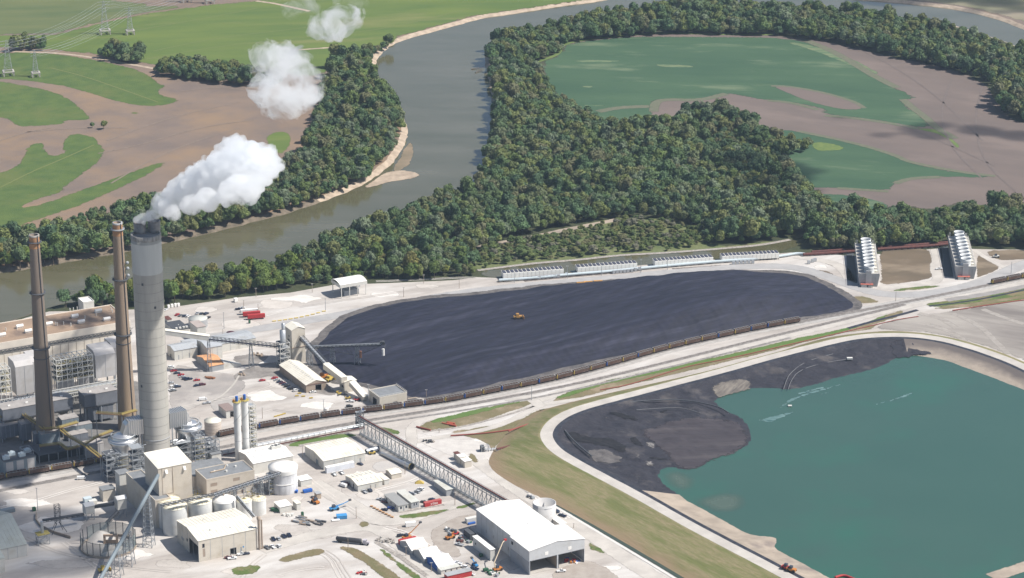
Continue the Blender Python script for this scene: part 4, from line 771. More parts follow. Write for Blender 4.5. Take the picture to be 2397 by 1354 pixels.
def shed(parent, a, b, h, roof='flat', rise=2.0, wm=None, rm=None, z0=0.0, front=(), left=(), seams=0, parapet=0.0, over=0.35, vents=(), trim=None, skylights=0, ridge_vent=False):
    """walls, roof, doors and windows in the building's own axes (x along the front, y back)"""
    wm = wm or M_wall; rm = rm or M_cream
    mb = MB(); fb, lb = [], []
    for s in front:
        fb.append((s[1]*a, s[2]*a, s[3]*h, s[4]*h))
    for s in left: lb.append((s[1]*b, s[2]*b, s[3]*h, s[4]*h))
    holes(mb, (0,0,z0), (1,0,0), (0,0,1), a, h, fb); holes(mb, (0,b,z0), (0,-1,0), (0,0,1), b, h, [(b-q[1], b-q[0], q[2], q[3]) for q in lb])
    holes(mb, (a,0,z0), (0,1,0), (0,0,1), b, h, []); holes(mb, (a,b,z0), (-1,0,0), (0,0,1), a, h, [])
    if roof == 'gu':
        for x in (0, a): mb.add([(x,0,z0+h),(x,b,z0+h),(x,b/2,z0+h+rise)], [(0,1,2)])
    if roof == 'gv':
        for y in (0, b): mb.add([(0,y,z0+h),(a,y,z0+h),(a/2,y,z0+h+rise)], [(0,1,2)])
    mb.build('wall', wm, parent)
    t = MB(); th = 0.22; o = over; zt = z0+h
    def slab(q):
        t.add(q+[(x,y,z-th) for x,y,z in q], [(0,1,2,3),(7,6,5,4),(0,4,5,1),(1,5,6,2),(2,6,7,3),(3,7,4,0)])
    if roof == 'flat':
        if parapet:
            t.box(0.35, 0.35, zt-th, a-0.35, b-0.35, zt-0.02); e = MB()
            e.box(-.1,-.1,zt-.6,a+.1,.35,zt+parapet); e.box(-.1,b-.35,zt-.6,a+.1,b+.1,zt+parapet); e.box(-.1,.35,zt-.6,.35,b-.35,zt+parapet); e.box(a-.35,.35,zt-.6,a+.1,b-.35,zt+parapet)
            e.build('parapet', trim or wm, parent)
        else: t.box(-o,-o,zt,a+o,b+o,zt+th)
    elif roof == 'gu':
        k = rise/(b/2)*o; m = b/2
        slab([(-o,-o,zt-k+th),(a+o,-o,zt-k+th),(a+o,m,zt+rise+th),(-o,m,zt+rise+th)]); slab([(-o,m,zt+rise+th),(a+o,m,zt+rise+th),(a+o,b+o,zt-k+th),(-o,b+o,zt-k+th)])
    elif roof == 'gv':
        k = rise/(a/2)*o; m = a/2
        slab([(-o,-o,zt-k+th),(m,-o,zt+rise+th),(m,b+o,zt+rise+th),(-o,b+o,zt-k+th)]); slab([(m,-o,zt+rise+th),(a+o,-o,zt-k+th),(a+o,b+o,zt-k+th),(m,b+o,zt+rise+th)])
    elif roof == 'shed':
        slab([(-o,-o,zt+th),(a+o,-o,zt+th),(a+o,b+o,zt+rise+th),(-o,b+o,zt+rise+th)])
        w2 = MB(); w2.add([(0,0,zt),(0,b,zt),(0,b,zt+rise)], [(0,1,2)]); w2.add([(a,0,zt),(a,b,zt),(a,b,zt+rise)], [(0,1,2)]); w2.add([(0,b,zt),(a,b,zt),(a,b,zt+rise),(0,b,zt+rise)], [(0,1,2,3)]); w2.build('gable_wall', wm, parent)
    t.build('roof', rm, parent)
    for kind, lst in (('f', front), ('l', left)):
        for s in lst:
            nm, m = s[0], (s[5] if len(s) > 5 else M_dark); L = a if kind == 'f' else b
            if nm == 'bay':
                q = MB(); x0, x1, y0, y1 = s[1]*L, s[2]*L, z0+s[3]*h, z0+s[4]*h; f_ = 0.3
                for (u0, u1, v0, v1) in ((x0-f_, x0, y0, y1+f_), (x1, x1+f_, y0, y1+f_), (x0, x1, y1, y1+f_)):
                    if kind == 'f': q.box(u0,-.08,v0,u1,.2,v1)
                    else: q.box(-.08,u0,v0,.2,u1,v1)
                q.build('door_frame', M_dsteel, parent); continue
            q = MB(); u0, u1, v0, v1 = s[1]*L, s[2]*L, z0+s[3]*h, z0+s[4]*h
            if kind == 'f': q.box(u0,.10,v0,u1,.2,v1)
            else: q.box(.10,u0,v0,.2,u1,v1)
            q.build(nm, m, parent)
    if seams:
        q = MB(); n = int(a/seams)
        for i in range(1, n+1):
            x = a*i/(n+1)
            q.box(x-.12, -.06, z0, x+.12, .02, z0+h)
        n = int(b/seams)
        for i in range(1, n+1):
            y = b*i/(n+1); q.box(-.06, y-.12, z0, .02, y+.12, z0+h)
        q.box(-.07,-.07,z0,.1,.1,z0+h); q.build('trim', trim or M_wallg, parent)
    def zr(x, y):
        if roof == 'gu': return zt+rise*(1-abs(y-b/2)/(b/2))
        if roof == 'gv': return zt+rise*(1-abs(x-a/2)/(a/2))
        return zt
    for vx, vy, sz in vents:
        q = MB(); x, y = vx*a, vy*b; q.box(x-sz/2, y-sz/2, zr(x,y)-.1, x+sz/2, y+sz/2, zr(x,y)+sz*.8); q.build('roof_vent', M_wsteel, parent)
    for i in range(skylights):
        q = MB(); x = a*(i+.7)/(skylights+.4)
        for yy in (.3, .7):
            if roof == 'gu':
                y = b*yy; dz = rise/(b/2); s_ = 1 if yy < .5 else -1; l = b*.07
                q.add([(x-.3,y-l,zr(x,y-l)+th+.04),(x+.3,y-l,zr(x,y-l)+th+.04),(x+.3,y+l,zr(x,y+l)+th+.04),(x-.3,y+l,zr(x,y+l)+th+.04)], [(0,1,2,3)])
        q.build('skylight', M_wallg, parent)
def building(name, label, cat, x0, y0, yt, xr, xl, **k):
    O = P(x0, y0); h = Hgt(x0, y0, yt); a = run(O, U, xr); b = run(O, V, xl)
    if 'a' in k: a = k.pop('a')
    if 'b' in k: b = k.pop('b')
    if 'h' in k: h = k.pop('h')
    t = thing(name, label, cat, (O.x, O.y, 0.25), PA, k.pop('group', None)); shed(t, a, b, h, **k); return t, a, b, h
def at_top(name, label, cat, xt, yt, z, a, b, group=None):
    """a thing whose front top corner shows at pixel (xt, yt) at height z; returns its empty on the ground"""
    q = P(xt, yt, z); return thing(name, label, cat, (q.x, q.y, 0.25), PA, group)
def lattice(mb, x, y, w, d, z0, z1, n, t=0.35, taper=1.0, diag=True):
    c = []
    for k in range(n+1):
        f = 1-(1-taper)*k/n; z = z0+(z1-z0)*k/n
        c.append([(x+sx*w/2*f, y+sy*d/2*f, z) for sx, sy in ((-1,-1),(1,-1),(1,1),(-1,1))])
    for k in range(n):
        for i in range(4):
            j = (i+1) % 4
            mb.bar(c[k][i], c[k+1][i], t); mb.bar(c[k+1][i], c[k+1][j], t*.8)
            if diag: mb.bar(c[k][i], c[k+1][j], t*.6) if k % 2 else mb.bar(c[k][j], c[k+1][i], t*.6)
    return mb
def ring_cyl(mb, r, z0, z1, n=32): return mb.lathe((0,0,0), [(r, z0), (r, z1)], n, False)
# ================================================================== chimneys
def chimney(name, label, bx, by, yt, wb, wt, rings, body, seg=40, bands=()):
    O = P(bx, by); H = Hgt(bx, by, yt); dep = (O-Vector((0,0,CAMH))).length; s = FPX/dep; st = FPX/(P(bx,by)+Vector((0,0,H-CAMH))).length
    r0, r1 = wb/2/s, wt/2/st; t = thing(name, label, 'chimney', (O.x, O.y, 0.2))
    R = lambda z: r0+(r1-r0)*(z/H)**0.8
    m = MB(); m.lathe((0,0,0), [(R(z), z) for z in np.linspace(0, H, 14)]+[(R(H)-.5, H), (R(H)-.5, H-6)], seg, False); m.build('shaft', body, t)
    m = MB(); m.lathe((0,0,H-6), [(R(H)-.45, 0), (0.05, 0)], seg, False); m.build('flue', M_dark, t)
    return t, H, R
for nm, lb, bx, by, yt, wb, wt, rg in (
    ('brown_chimney', 'tall tapering brown chimney, leftmost and dullest of the three, by the left edge', 110, 1045, 551, 47, 23, (568, 687, 815, 838)),
    ('brown_chimney', 'tapering brown chimney with sunlit orange top, directly beside the grey concrete stack', 299, 1003, 522, 45, 22.5, (538, 655, 783, 803))):
    t, H, R = chimney(nm, lb, bx, by, yt, wb, wt, rg, M_brick if bx > 200 else mat('stack_brown_soot_shade', (0.215, 0.17, 0.135), (0.17, 0.14, 0.115), scale=0.15, stretch=(1, 1, 0.15), col3=(0.25, 0.19, 0.14), scale3=0.02))  # left chimney's darker brown holds plume shade as well as soot
    for i, y in enumerate(rg):
        z = Hgt(bx, by, y); r = R(z)+(1.3 if i != 3 else .25)
        m = MB(); m.lathe((0,0,z), [(R(z)-.1,0),(r,0),(r,.5),(R(z)-.1,.5)], 32, False)
        if i in (0, 1, 2):
            m.lathe((0,0,z), [(r-.1,1.1),(r,1.1),(r,1.3),(r-.1,1.3),(r-.1,1.1)], 32, False)
        m.build('platform_ring', M_steel if i == 0 and bx > 200 else M_dsteel, t)
    m = MB(); a = -0.75
    for k in range(12):
        z0, z1 = H*k/12, H*(k+1)/12; m.bar((math.cos(a)*(R(z0)+.3), math.sin(a)*(R(z0)+.3), z0), (math.cos(a)*(R(z1)+.3), math.sin(a)*(R(z1)+.3), z1), .5)
    m.build('ladder', M_dsteel, t)
    m = MB(); m.lathe((0,0,H-9), [(R(H-9)+.06,0),(R(H)+.06,9.02)], 40, False); m.build('top_band', mat('orange_band', (0.42,0.22,0.10),(0.32,0.19,0.11), scale=.4), t)
    m = MB(); m.lathe((0,0,H-1), [(R(H)+.2,0),(R(H)+.2,1.15),(R(H)-.6,1.15)], 40, False); m.build('rim', M_soot if bx < 200 else M_wallg, t)
    if bx > 200:
        for k, dz in enumerate((4, 9, 13)):
            z = Hgt(bx, by, 655)+dz-2; m = MB(); m.lathe((R(z)+1.6, -.8, z), [(0.1,0),(1.0,.4),(1.3,1.2),(.9,2.0),(.1,2.3)], 12); m.build('dish_antenna', M_steel, t)
t, H3, R3 = chimney('concrete_stack', 'broad grey concrete stack with two steel flues venting steam, tallest of the three', 367, 1090, 548, 66, 70, (), M_stk, 56)
zs = Hgt(367, 1090, 636)
m = MB(); m.lathe((0,0,0), [(R3(zs)+.12, zs), (R3(H3)+.12, H3-5), ], 56, False); m.build('painted_band', M_stkp, t)
m = MB(); m.lathe((0,0,0), [(R3(H3)+.16, H3-3), (R3(H3)+.16, H3+.1), (R3(H3)-1, H3+.1)], 56, False); m.build('sooty_rim', M_soot, t)
m = MB(); 
for k in range(1, 22):
    z = zs*k/22; m.lathe((0,0,z), [(R3(z)+.02,-.12),(R3(z)+.07,-.1),(R3(z)+.07,.1),(R3(z)+.02,.12)], 56, False)
m.build('lift_joint', mat('joint', (0.24,0.23,0.205)), t)
m = MB(); m.lathe((0,0,H3-1.5), [(R3(H3)-1,0),(.1,0)], 40, False); m.build('roof_slab', M_groof, t)
fl = []
for fx, fy in ((328, 541), (361, 538)):
    q = P(fx, fy, H3); rx, ry = q.x-t.location.x, q.y-t.location.y; fl.append((q.x, q.y))
    m = MB(); m.lathe((rx, ry, H3-1.4), [(4.0,0),(4.0,7.4),(3.6,7.4),(3.6,4)], 28, False)
    for dz in (1.6, 3.6, 5.6, 7.2): m.lathe((rx, ry, H3-1.4+dz), [(4.0,-.15),(4.25,-.1),(4.25,.1),(4.0,.15)], 28, False)
    m.build('flue', mat('stained_steel', (0.22,0.20,0.19),(0.32,0.30,0.28), scale=.5, metal=.3, rough=.5), t)
for dx, z in ((-.4, H3*.8), (.9, H3*.7), (-1.2, H3*.36)):
    m = MB(); a = -math.pi/2+dx*.6; m.cbox((math.cos(a)*(R3(z)+.1), math.sin(a)*(R3(z)+.1), z), 1.2, .5, 1.6, a+math.pi/2); m.build('hatch', M_dsteel, t)
m = MB(); m.lathe((0,0,Hgt(367,1090,1021)), [(R3(10)+.02,-.25),(R3(10)+.3,-.2),(R3(10)+.3,.2),(R3(10)+.02,.25)], 56, False); m.build('collar', M_wallg, t)
# ================================================================== turbine house
q = P(305, 752, 38); a_ = 150.0; qb = P(245, 716, 38); bd = (Vector((qb.x, qb.y, 0))-Vector((q.x, q.y, 0))).dot(V)
t = thing('turbine_house', 'long cream turbine hall with a brown flat roof dotted with white roof fans', 'building', (q.x-U.x*a_, q.y-U.y*a_, 0.25), PA)
M_twall = mat('turbine_siding', (0.74,0.67,0.57), (0.66,0.60,0.51), scale=.1); mb = MB(); mb.box(0,0,0,a_,bd,37.0); mb.build('wall', M_twall, t)
mb = MB(); mb.box(.4,.4,37.0,a_-.4,bd-.4,37.5); mb.build('roof', M_broof, t)
mb = MB(); mb.box(-.1,-.1,33,a_+.1,.4,38); mb.box(-.1,bd-.4,36,a_+.1,bd,38); mb.box(a_-.4,.4,36,a_+.1,bd-.4,38); mb.build('parapet', mat('fascia',(0.78,0.70,0.59),(0.68,0.61,0.52),scale=.1), t)
mb = MB()
for k in range(50): 
    x = k*3+1.5; mb.bar((x,-.7,30.6),(x,-.7,32.6),.25); mb.bar((x,-.7,30.6),(x+3,-.7,32.6),.22)
mb.bar((0,-.7,30.6),(a_,-.7,30.6),.4); mb.bar((0,-.7,32.6),(a_,-.7,32.6),.4); mb.build('pipe_truss', M_dsteel, t)
pm = MB(); pm.box(0,-.25,14,5.5,.02,30); pmesh = None
for k in range(25):
    if pmesh is None: o = pm.build('wall_panel', M_twall, t); pmesh = o.data
    else: o = bpy.data.objects.new('wall_panel', pmesh); COL.objects.link(o); o.parent = t
    o.location = (.25+k*6, -.02, 0)
fan_px = [(175,740),(230,728),(190,753),(250,747),(46,764),(66,775),(5,784),(115,758)]
for x, y in fan_px:
    g = P(x, y, 39); l = Vector((g.x, g.y, 0))-Vector((t.location.x, t.location.y, 0)); lx, ly = l.dot(U), l.dot(V)
    m = MB(); m.tube([(lx-2.6,ly,38.9),(lx+2.6,ly,38.9)], 1.35, 12); m.box(lx-2.2,ly-.9,37.4,lx+2.2,ly+.9,38.4); m.build('roof_fan', M_white, t)
for x, y in ((130,763),(149,762),(134,764),(166,765),(199,748),(225,741),(164,730),(172,729),(181,727),(14,776),(40,774),(260,728),(263,733)):
    g = P(x, y, 37.4); l = Vector((g.x, g.y, 0))-Vector((t.location.x, t.location.y, 0)); lx, ly = l.dot(U), l.dot(V); m = MB(); m.tube([(lx,ly,37.4),(lx,ly,40)], .35, 8); m.build('vent_pipe', M_wsteel, t)
t, a, b, h = building('intake_house', 'small white flat-roofed house behind the turbine hall roof, half hidden by trees', 'building', 197, 745, 712, 222, 180, h=12, b=12, roof='flat', parapet=.7, wm=M_wall2, rm=M_white)
# ================================================================== boiler back end
for (xt, yt, z, a, b, h, lb) in ((35,852,36,13,16,24,'white lagged duct casing left of the dull brown chimney'),(72,840,36,8,16,24,'narrow white duct casing just behind the dull brown chimney'),(222,826,36,15,18,20,'white lagged duct casing between the open steel frame and the sunlit brown chimney'),(262,808,36,12,16,22,'white duct casing half hidden behind the sunlit brown chimney')):
    t = at_top('duct_casing', lb, 'duct', xt, yt, z, a, b); m = MB()
    m.add([(0,0,z-h),(a,0,z-h),(a,b,z-h),(0,b,z-h),(0,0,z-3),(a,0,z-3),(a,b,z-1),(0,b,z-1),(0,4,z),(a,4,z),(a,b,z),(0,b,z)], [(0,3,2,1),(0,1,5,4),(4,5,9,8),(8,9,10,11),(1,2,10,9,5),(0,4,8,11,3),(2,3,11,10)]); m.build('casing', M_scr, t)
    m = MB()
    for x in (0, a*.5, a): m.box(x-.12,-.12,z-h,x+.12,0,z-3)
    m.build('stiffener', M_wallg, t); m = MB()
    for sx in (.6, a-.6):
        for sy in (.6, b-.6): m.bar((sx,sy,0),(sx,sy,z-h),.7)
    m.build('support_leg', M_steel, t)
def open_frame(lb, xt, yt, z, a, b, h, nx, nl, name='steel_frame'):
    t = at_top(name, lb, 'steel frame', xt, yt, z, a, b); m = MB()
    for i in range(nx+1):
        for y in (0, b/2, b): m.bar((a*i/nx,y,0),(a*i/nx,y,z),.42)
    m.build('column', M_wsteel, t)
    for l in range(nl+1):
        zz = z-h*l/nl; m = MB()
        for y in (0, b/2, b): m.bar((0,y,zz),(a,y,zz),.38,.5)
        for i in range(nx+1): m.bar((a*i/nx,0,zz),(a*i/nx,b,zz),.34,.45)
        m.build('beam', M_wsteel, t)
        if l:
            m = MB(); m.box(.4,b*.25,zz-.1,a-.4,b-.2,zz+.1); m.build('grating', mat('grating',(0.16,0.15,0.11),(0.10,0.10,0.08),scale=.8), t)
            m = MB(); m.bar((0,.1,zz+1.1),(a,.1,zz+1.1),.16); m.build('handrail', M_rail_y, t)
    m = MB()
    for i in range(0, nx, 2):
        for l in range(nl): m.bar((a*i/nx,0,z-h*(l+1)/nl),(a*(i+1)/nx,0,z-h*l/nl),.25)
    m.build('bracing', M_wsteel, t)
    rr = random.Random(xt)
    for k in range(int(a*.8)):
        m = MB(); x, y, l = rr.uniform(1, a-2), rr.uniform(2, b-2), rr.randrange(1, nl+1); m.cbox((x,y,z-h*l/nl), rr.uniform(1,2.6), rr.uniform(1,2), rr.uniform(.6,2)); m.build('equipment', rr.choice([M_steel, M_dsteel, M_wallg, M_rail_y]), t)
    return t
open_frame('open white steel frame of stacked platforms between the two brown chimneys', 131, 846, 35, 27, 12, 16, 7, 4)
open_frame('open white steel frame at the left picture edge, left of the white duct casing', -25, 872, 35, 15, 12, 18, 4, 4)
for xt, lb in ((134, 'pale blank panel box under the open frame, nearer the dull brown chimney'), (184, 'pale blank panel box under the open frame, further right')):
    yt = 892-(xt-134)*.2; t = at_top('panel_box', lb, 'box', xt, yt, 19, 12, 4); m = MB(); m.box(0,0,12,12.4,4,19); m.build('panel', M_scr, t); m = MB(); m.box(.2,1,0,.8,1.6,12); m.box(11.6,1,0,12.2,1.6,12); m.build('support_leg', M_steel, t)
t = at_top('truss_walkway', 'long pale truss deck along the boiler back end behind both brown chimneys', 'walkway', -20, 956, 15, 90, 6)
m = MB(); m.box(0,0,14.6,93,9,15); m.build('deck', M_steel, t)
for zz in (15.0, 19.5):
    m = MB()
    for k in range(31): m.bar((k*3,0,zz-2.6 if zz < 16 else zz-2.2),(k*3+1.5,0,zz),.3); m.bar((k*3+1.5,0,zz),(k*3+3,0,zz-2.6 if zz < 16 else zz-2.2),.3)
    m.bar((0,0,zz),(93,0,zz),.5); m.bar((0,0,zz-2.5),(93,0,zz-2.5),.5); m.build('truss', M_wsteel, t)
m = MB(); m.bar((0,-.1,16.3),(93,-.1,16.3),.2); m.build('handrail', M_rail_y, t)
m = MB()
for k in range(12): m.bar((k*8,.5,0),(k*8,.5,14.6),.6)
m.build('column', M_steel, t)
def precip(lb, xt, yt, z, a, b, h, hop, name='precipitator'):
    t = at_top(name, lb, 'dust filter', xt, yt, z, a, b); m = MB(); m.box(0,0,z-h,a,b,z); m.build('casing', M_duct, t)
    m = MB(); m.box(-.2,-.2,z,a+.2,b+.2,z+.3); m.build('roof', mat('pale_lid',(0.36,0.335,0.315),(0.28,0.26,0.245),scale=.2), t); n = max(1, int(a/12))  # lid colour lowered to include shade from the plume
    for i in range(n):
        x = a*(i+.5)/n; m = MB(); m.cbox((x,b*.4,z+.3),1.8,1.2,.6); m.build('roof_hatch', M_white, t)
        if hop:
            w = a/n/2-.2; m = MB(); m.add([(x-w,.3,z-h),(x+w,.3,z-h),(x+w,b-.3,z-h),(x-w,b-.3,z-h),(x-.6,b/2-.6,z-h-6),(x+.6,b/2-.6,z-h-6),(x+.6,b/2+.6,z-h-6),(x-.6,b/2+.6,z-h-6)], [(0,1,5,4),(1,2,6,5),(2,3,7,6),(3,0,4,7),(4,5,6,7)]); m.build('hopper', mat('hopper_grey',(0.27,0.255,0.25)), t)
    m = MB(); m.box(0,-.12,z-h-.5,a,0,z-h+.3); m.build('base_band', M_dsteel, t); m = MB()
    for sx in (.5, a/2, a-.5):
        for sy in (.5, b-.5): m.bar((sx,sy,0),(sx,sy,z-h),.7)
    m.build('support_leg', M_steel, t)
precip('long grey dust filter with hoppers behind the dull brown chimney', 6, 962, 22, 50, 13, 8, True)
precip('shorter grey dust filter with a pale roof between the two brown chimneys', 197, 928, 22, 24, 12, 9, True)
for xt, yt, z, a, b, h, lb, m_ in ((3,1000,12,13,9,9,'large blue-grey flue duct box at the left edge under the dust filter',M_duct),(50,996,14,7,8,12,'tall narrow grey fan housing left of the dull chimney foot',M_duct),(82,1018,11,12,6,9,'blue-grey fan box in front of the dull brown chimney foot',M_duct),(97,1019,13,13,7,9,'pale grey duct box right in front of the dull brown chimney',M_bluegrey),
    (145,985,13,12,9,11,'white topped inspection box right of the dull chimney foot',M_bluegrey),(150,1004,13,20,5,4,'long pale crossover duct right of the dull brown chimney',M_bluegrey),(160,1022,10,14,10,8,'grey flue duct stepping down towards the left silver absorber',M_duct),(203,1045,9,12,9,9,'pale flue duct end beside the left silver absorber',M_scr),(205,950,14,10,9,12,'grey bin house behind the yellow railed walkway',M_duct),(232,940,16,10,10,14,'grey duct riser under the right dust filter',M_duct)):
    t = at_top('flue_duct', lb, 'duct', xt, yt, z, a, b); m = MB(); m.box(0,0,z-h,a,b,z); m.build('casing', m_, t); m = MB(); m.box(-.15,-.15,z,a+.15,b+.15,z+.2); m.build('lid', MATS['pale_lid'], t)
    m = MB()
    for k in range(1, int(a/3)): m.box(k*3-.1,-.15,z-h,k*3+.1,0,z)
    m.build('stiffener', M_steel, t)
    if z-h > .5:
        m = MB(); m.bar((.5,.5,0),(.5,.5,z-h),.6); m.bar((a-.5,.5,0),(a-.5,.5,z-h),.6); m.build('support_leg', M_steel, t)
def walkway(lb, px, z, wd=1.6, posts=True):
    l = [P(x, y, z) for x, y in px]; t = thing('railed_walkway', lb, 'walkway', (0,0,0)); m = MB()
    for i in range(len(l)-1): m.bar(l[i], l[i+1], wd, .3)
    m.build('deck', mat('rusty_deck',(0.24,0.14,0.07),(0.17,0.11,0.07),scale=.4), t); m = MB()
    for s in (-wd/2, wd/2):
        o = offset_line(l, s)
        for i in range(len(o)-1):
            for dz in (.6, 1.2): m.bar(o[i]+Vector((0,0,dz)), o[i+1]+Vector((0,0,dz)), .22)
    m.build('handrail', M_rail_y, t); m = MB()
    for p in l: m.bar((p.x,p.y,.2), p, .5)
    m.build('support_leg', M_steel, t)
walkway('yellow railed walkway zigzagging round the foot of the dull brown chimney', [(0,978),(48,967),(103,1006),(138,1003),(182,990)], 16, 2)
walkway('yellow railed walkway sloping from the dull chimney foot down to the left absorber', [(138,1004),(165,1025),(200,1045),(235,1072)], 14, 2)
walkway('rusty lower walkway above the covered rail track', [(92,1046),(140,1040),(158,1054),(185,1046)], 9, 2)
walkway('yellow railed walkway at the foot of the sunlit brown chimney', [(225,968),(285,972),(320,962)], 18, 2)
walkway('yellow walkway branching towards the silver absorber dome', [(200,1040),(225,1025),(262,1010)], 15, 1.6)
# dark covered bay under the boiler back end
t = at_top('covered_bay', 'dark covered bay below the flue ducts beside the rail track', 'building', 92, 1068, 6, 40, 20); m = MB(); m.box(0,2,0,40,20,5.7); m.build('wall', M_dark, t); m = MB(); m.box(-.3,0,5.7,40.3,20.3,6); m.build('roof', M_dsteel, t); m = MB()
for k in range(7): m.bar((k*6.6,.4,0),(k*6.6,.4,5.7),.5)
m.build('column', M_steel, t)
# transformer / chiller block
t, a, b, h = building('chiller_block', 'pale chiller block with three big panels and aqua machines on top by the rail track', 'cooling plant', 12, 1120, 1083, 86, 0, b=14, roof='flat', wm=M_bluegrey, rm=M_dsteel)
for k in range(3):
    m = MB(); m.box(a*k/3+1.2,-.3,.6,a*(k+1)/3-1.2,.02,h-.8); m.build('panel', M_scr, t)
for k in range(4): m = MB(); m.cbox((a*(k+.5)/4, 4+(k%2)*5, h+.2), a/5, 3, 2.2); m.tube([(a*(k+.5)/4,4+(k%2)*5,h+2.2),(a*(k+.5)/4,4+(k%2)*5,h+3)],1.1,12); m.build('cooling_fan', M_pblue, t)
m = MB(); lattice(m, a*.85, b*.6, 6, 10, h, h+3, 1, .3); m.build('pipe_frame', M_steel, t)
# ================================================================== silver absorbers
def absorber(lb, cx, cyy, zr, r, sx, lbl2):
    q = P(cx, cyy, zr); t = thing('absorber_vessel', lb, 'absorber', (q.x, q.y, .25)); m = MB()
    m.lathe((0,0,0), [(r*.8,0),(r*.8,zr-6),(r,zr-3),(r,zr-2)], 36); m.build('shell', M_alu, t)
    m = MB(); m.lathe((0,0,zr-2), [(r+.5,-.3),(r+.5,.4),(r*.86,1.4),(r*.8,1.9),(r*.8+.3,2.3),(r*.62,3.6),(r*.35,4.6),(.1,5)], 36, False); m.build('dome', M_alu, t)
    m = MB()
    for k in (0.99, .8): m.lathe((0,0,zr-1.5+(1-k)*14), [(r*k,0),(r*k+.6,.1),(r*k+.6,.6),(r*k,.8)], 36, False)
    m.build('dome_ring', M_galv, t)
    s = thing('ribbed_duct', lbl2, 'duct', (q.x, q.y, .25)); S = Vector((P(367,1090).x, P(367,1090).y, 0)); d = S-Vector((q.x,q.y,0)); L = d.length-9; ang = math.atan2(d.y, d.x); s.rotation_euler = (0,0,ang)
    m = MB(); m.add([(-2,-3.5,zr),(3,-4,zr),(3,4,zr),(-2,3.5,zr),(1,-3.5,zr+9),(4,-4,zr+12),(4,4,zr+12),(1,3.5,zr+9)], [(0,1,5,4),(1,2,6,5),(2,3,7,6),(3,0,4,7),(4,5,6,7)]); m.box(3,-4,zr+1.5,L,4,zr+12); m.build('casing', M_alu, s)
    for k in range(int(L/1.5)):
        x = 3+k*1.5
        if x > L: break
        m = MB(); m.box(x-.16,-4.4,zr+1.1,x+.16,4.4,zr+12.4); m.build('rib', M_galv, s)
    m = MB()
    for x in (L*.45, L*.9):
        for y in (-4.2, 4.2): m.bar((x,y,0),(x,y,zr+1.2),.6)
        m.bar((x,-4.2,zr*.5),(x,4.2,zr*.5),.4); m.bar((x,-4.2,0),(x,4.2,zr*.5),.3)
    m.build('support_leg', M_steel, s)
    return t
absorber('silver domed absorber left of the concrete stack', 288, 1024, 24, 9.6, 1, 'ribbed silver duct joining the left absorber to the concrete stack')
absorber('silver domed absorber right of the concrete stack', 440, 994, 24, 9.0, -1, 'ribbed silver duct joining the right absorber to the concrete stack')
def pipe_tower(lb, x, y, w, d, h, n, seed, rz=PA, mt=None):
    q = P(x, y); t = thing('pipe_tower', lb, 'steel tower', (q.x, q.y, .25), rz); mt = mt or M_steel
    m = lattice(MB(), 0, 0, w, d, 0, h, n, .32); m.build('frame', mt, t); r = random.Random(seed)
    for k in range(1, n+1):
        m = MB(); m.box(-w/2,-d/2,h*k/n-.12,w/2*r.uniform(.2,1),d/2,h*k/n+.05); m.build('platform', M_dsteel if k % 2 else M_steel, t)
    m = MB()
    for k in range(14):
        x0, y0 = r.uniform(-w/2, w/2), r.uniform(-d/2, d/2); z0 = r.uniform(0, h*.7); z1 = min(h, z0+r.uniform(3, 12)); x1 = x0+r.choice([-1,1])*r.uniform(1, 4)
        m.tube([(x0,y0,z0),(x0,y0,z1),(x1,y0,z1+.4)], r.uniform(.15,.42), 6)
    m.build('piping', M_galv, t)
    m = MB()
    for k in range(n): m.bar((-w/2,-d/2-.1,h*k/n+1),(w/2,-d/2-.1,h*k/n+1),.13)
    m.build('handrail', M_rail_y if seed % 3 == 0 else M_galv, t); return t
pipe_tower('lattice pipe tower in front of the left silver absorber, left one of two', 262, 1122, 9, 8, 19, 5, 1)
pipe_tower('lattice stair tower between the left absorber and the concrete stack', 322, 1128, 8, 8, 25, 6, 2)
pipe_tower('tall lattice stair tower right of the concrete stack', 466, 1098, 7, 7, 25, 7, 3)
pipe_tower('lattice pipe tower just right of the stair tower by the right absorber', 496, 1090, 9, 7, 19, 5, 4)
pipe_tower('low pipe frame close against the right foot of the concrete stack', 425, 1082, 12, 9, 15, 4, 5)
pipe_tower('low pipe frame under the left absorber dome', 292, 1108, 12, 9, 14, 4, 6)
for lb, x, y, z in (('pair of large bent silver pipes under the left absorber', 268, 1065, 14), ('pair of large bent silver pipes under the right absorber', 420, 1036, 14)):
    q = P(x, y, z); t = thing('bent_pipe', lb, 'pipes', (q.x, q.y, .25), PA)
    for k in range(2):
        m = MB(); m.tube([(-7+k*3,-k*3,z+1),(-3+k*3,-k*3,z+2),(0+k*3,-k*3,z+1.5),(1.6+k*3,-k*3,z-1),(1.6+k*3,-k*3,z-6),(1.6+k*3,-k*3,0)], .95, 10); m.build('pipe', M_alu, t)
building('pump_house', 'narrow white equipment house below the left absorber', 'building', 282, 1166, 1108, 306, 268, h=16, b=8, roof='flat', wm=M_wall2, rm=M_groof, seams=0)
building('pump_house', 'white equipment house right of the lattice towers, beside the twin white silos', 'building', 497, 1100, 1066, 519, 489, b=8, roof='flat', wm=M_wall2, rm=M_groof)
building('low_service_house', 'low beige house with a gate left of the tall beige tower', 'building', 242, 1176, 1150, 271, 232, b=7, roof='flat', wm=M_wall, rm=M_groof)
for x, y, lb in ((303,1110,'white air handler on top of the left white equipment house'),(505,1068,'white air handler on top of the right white equipment house')):
    pass
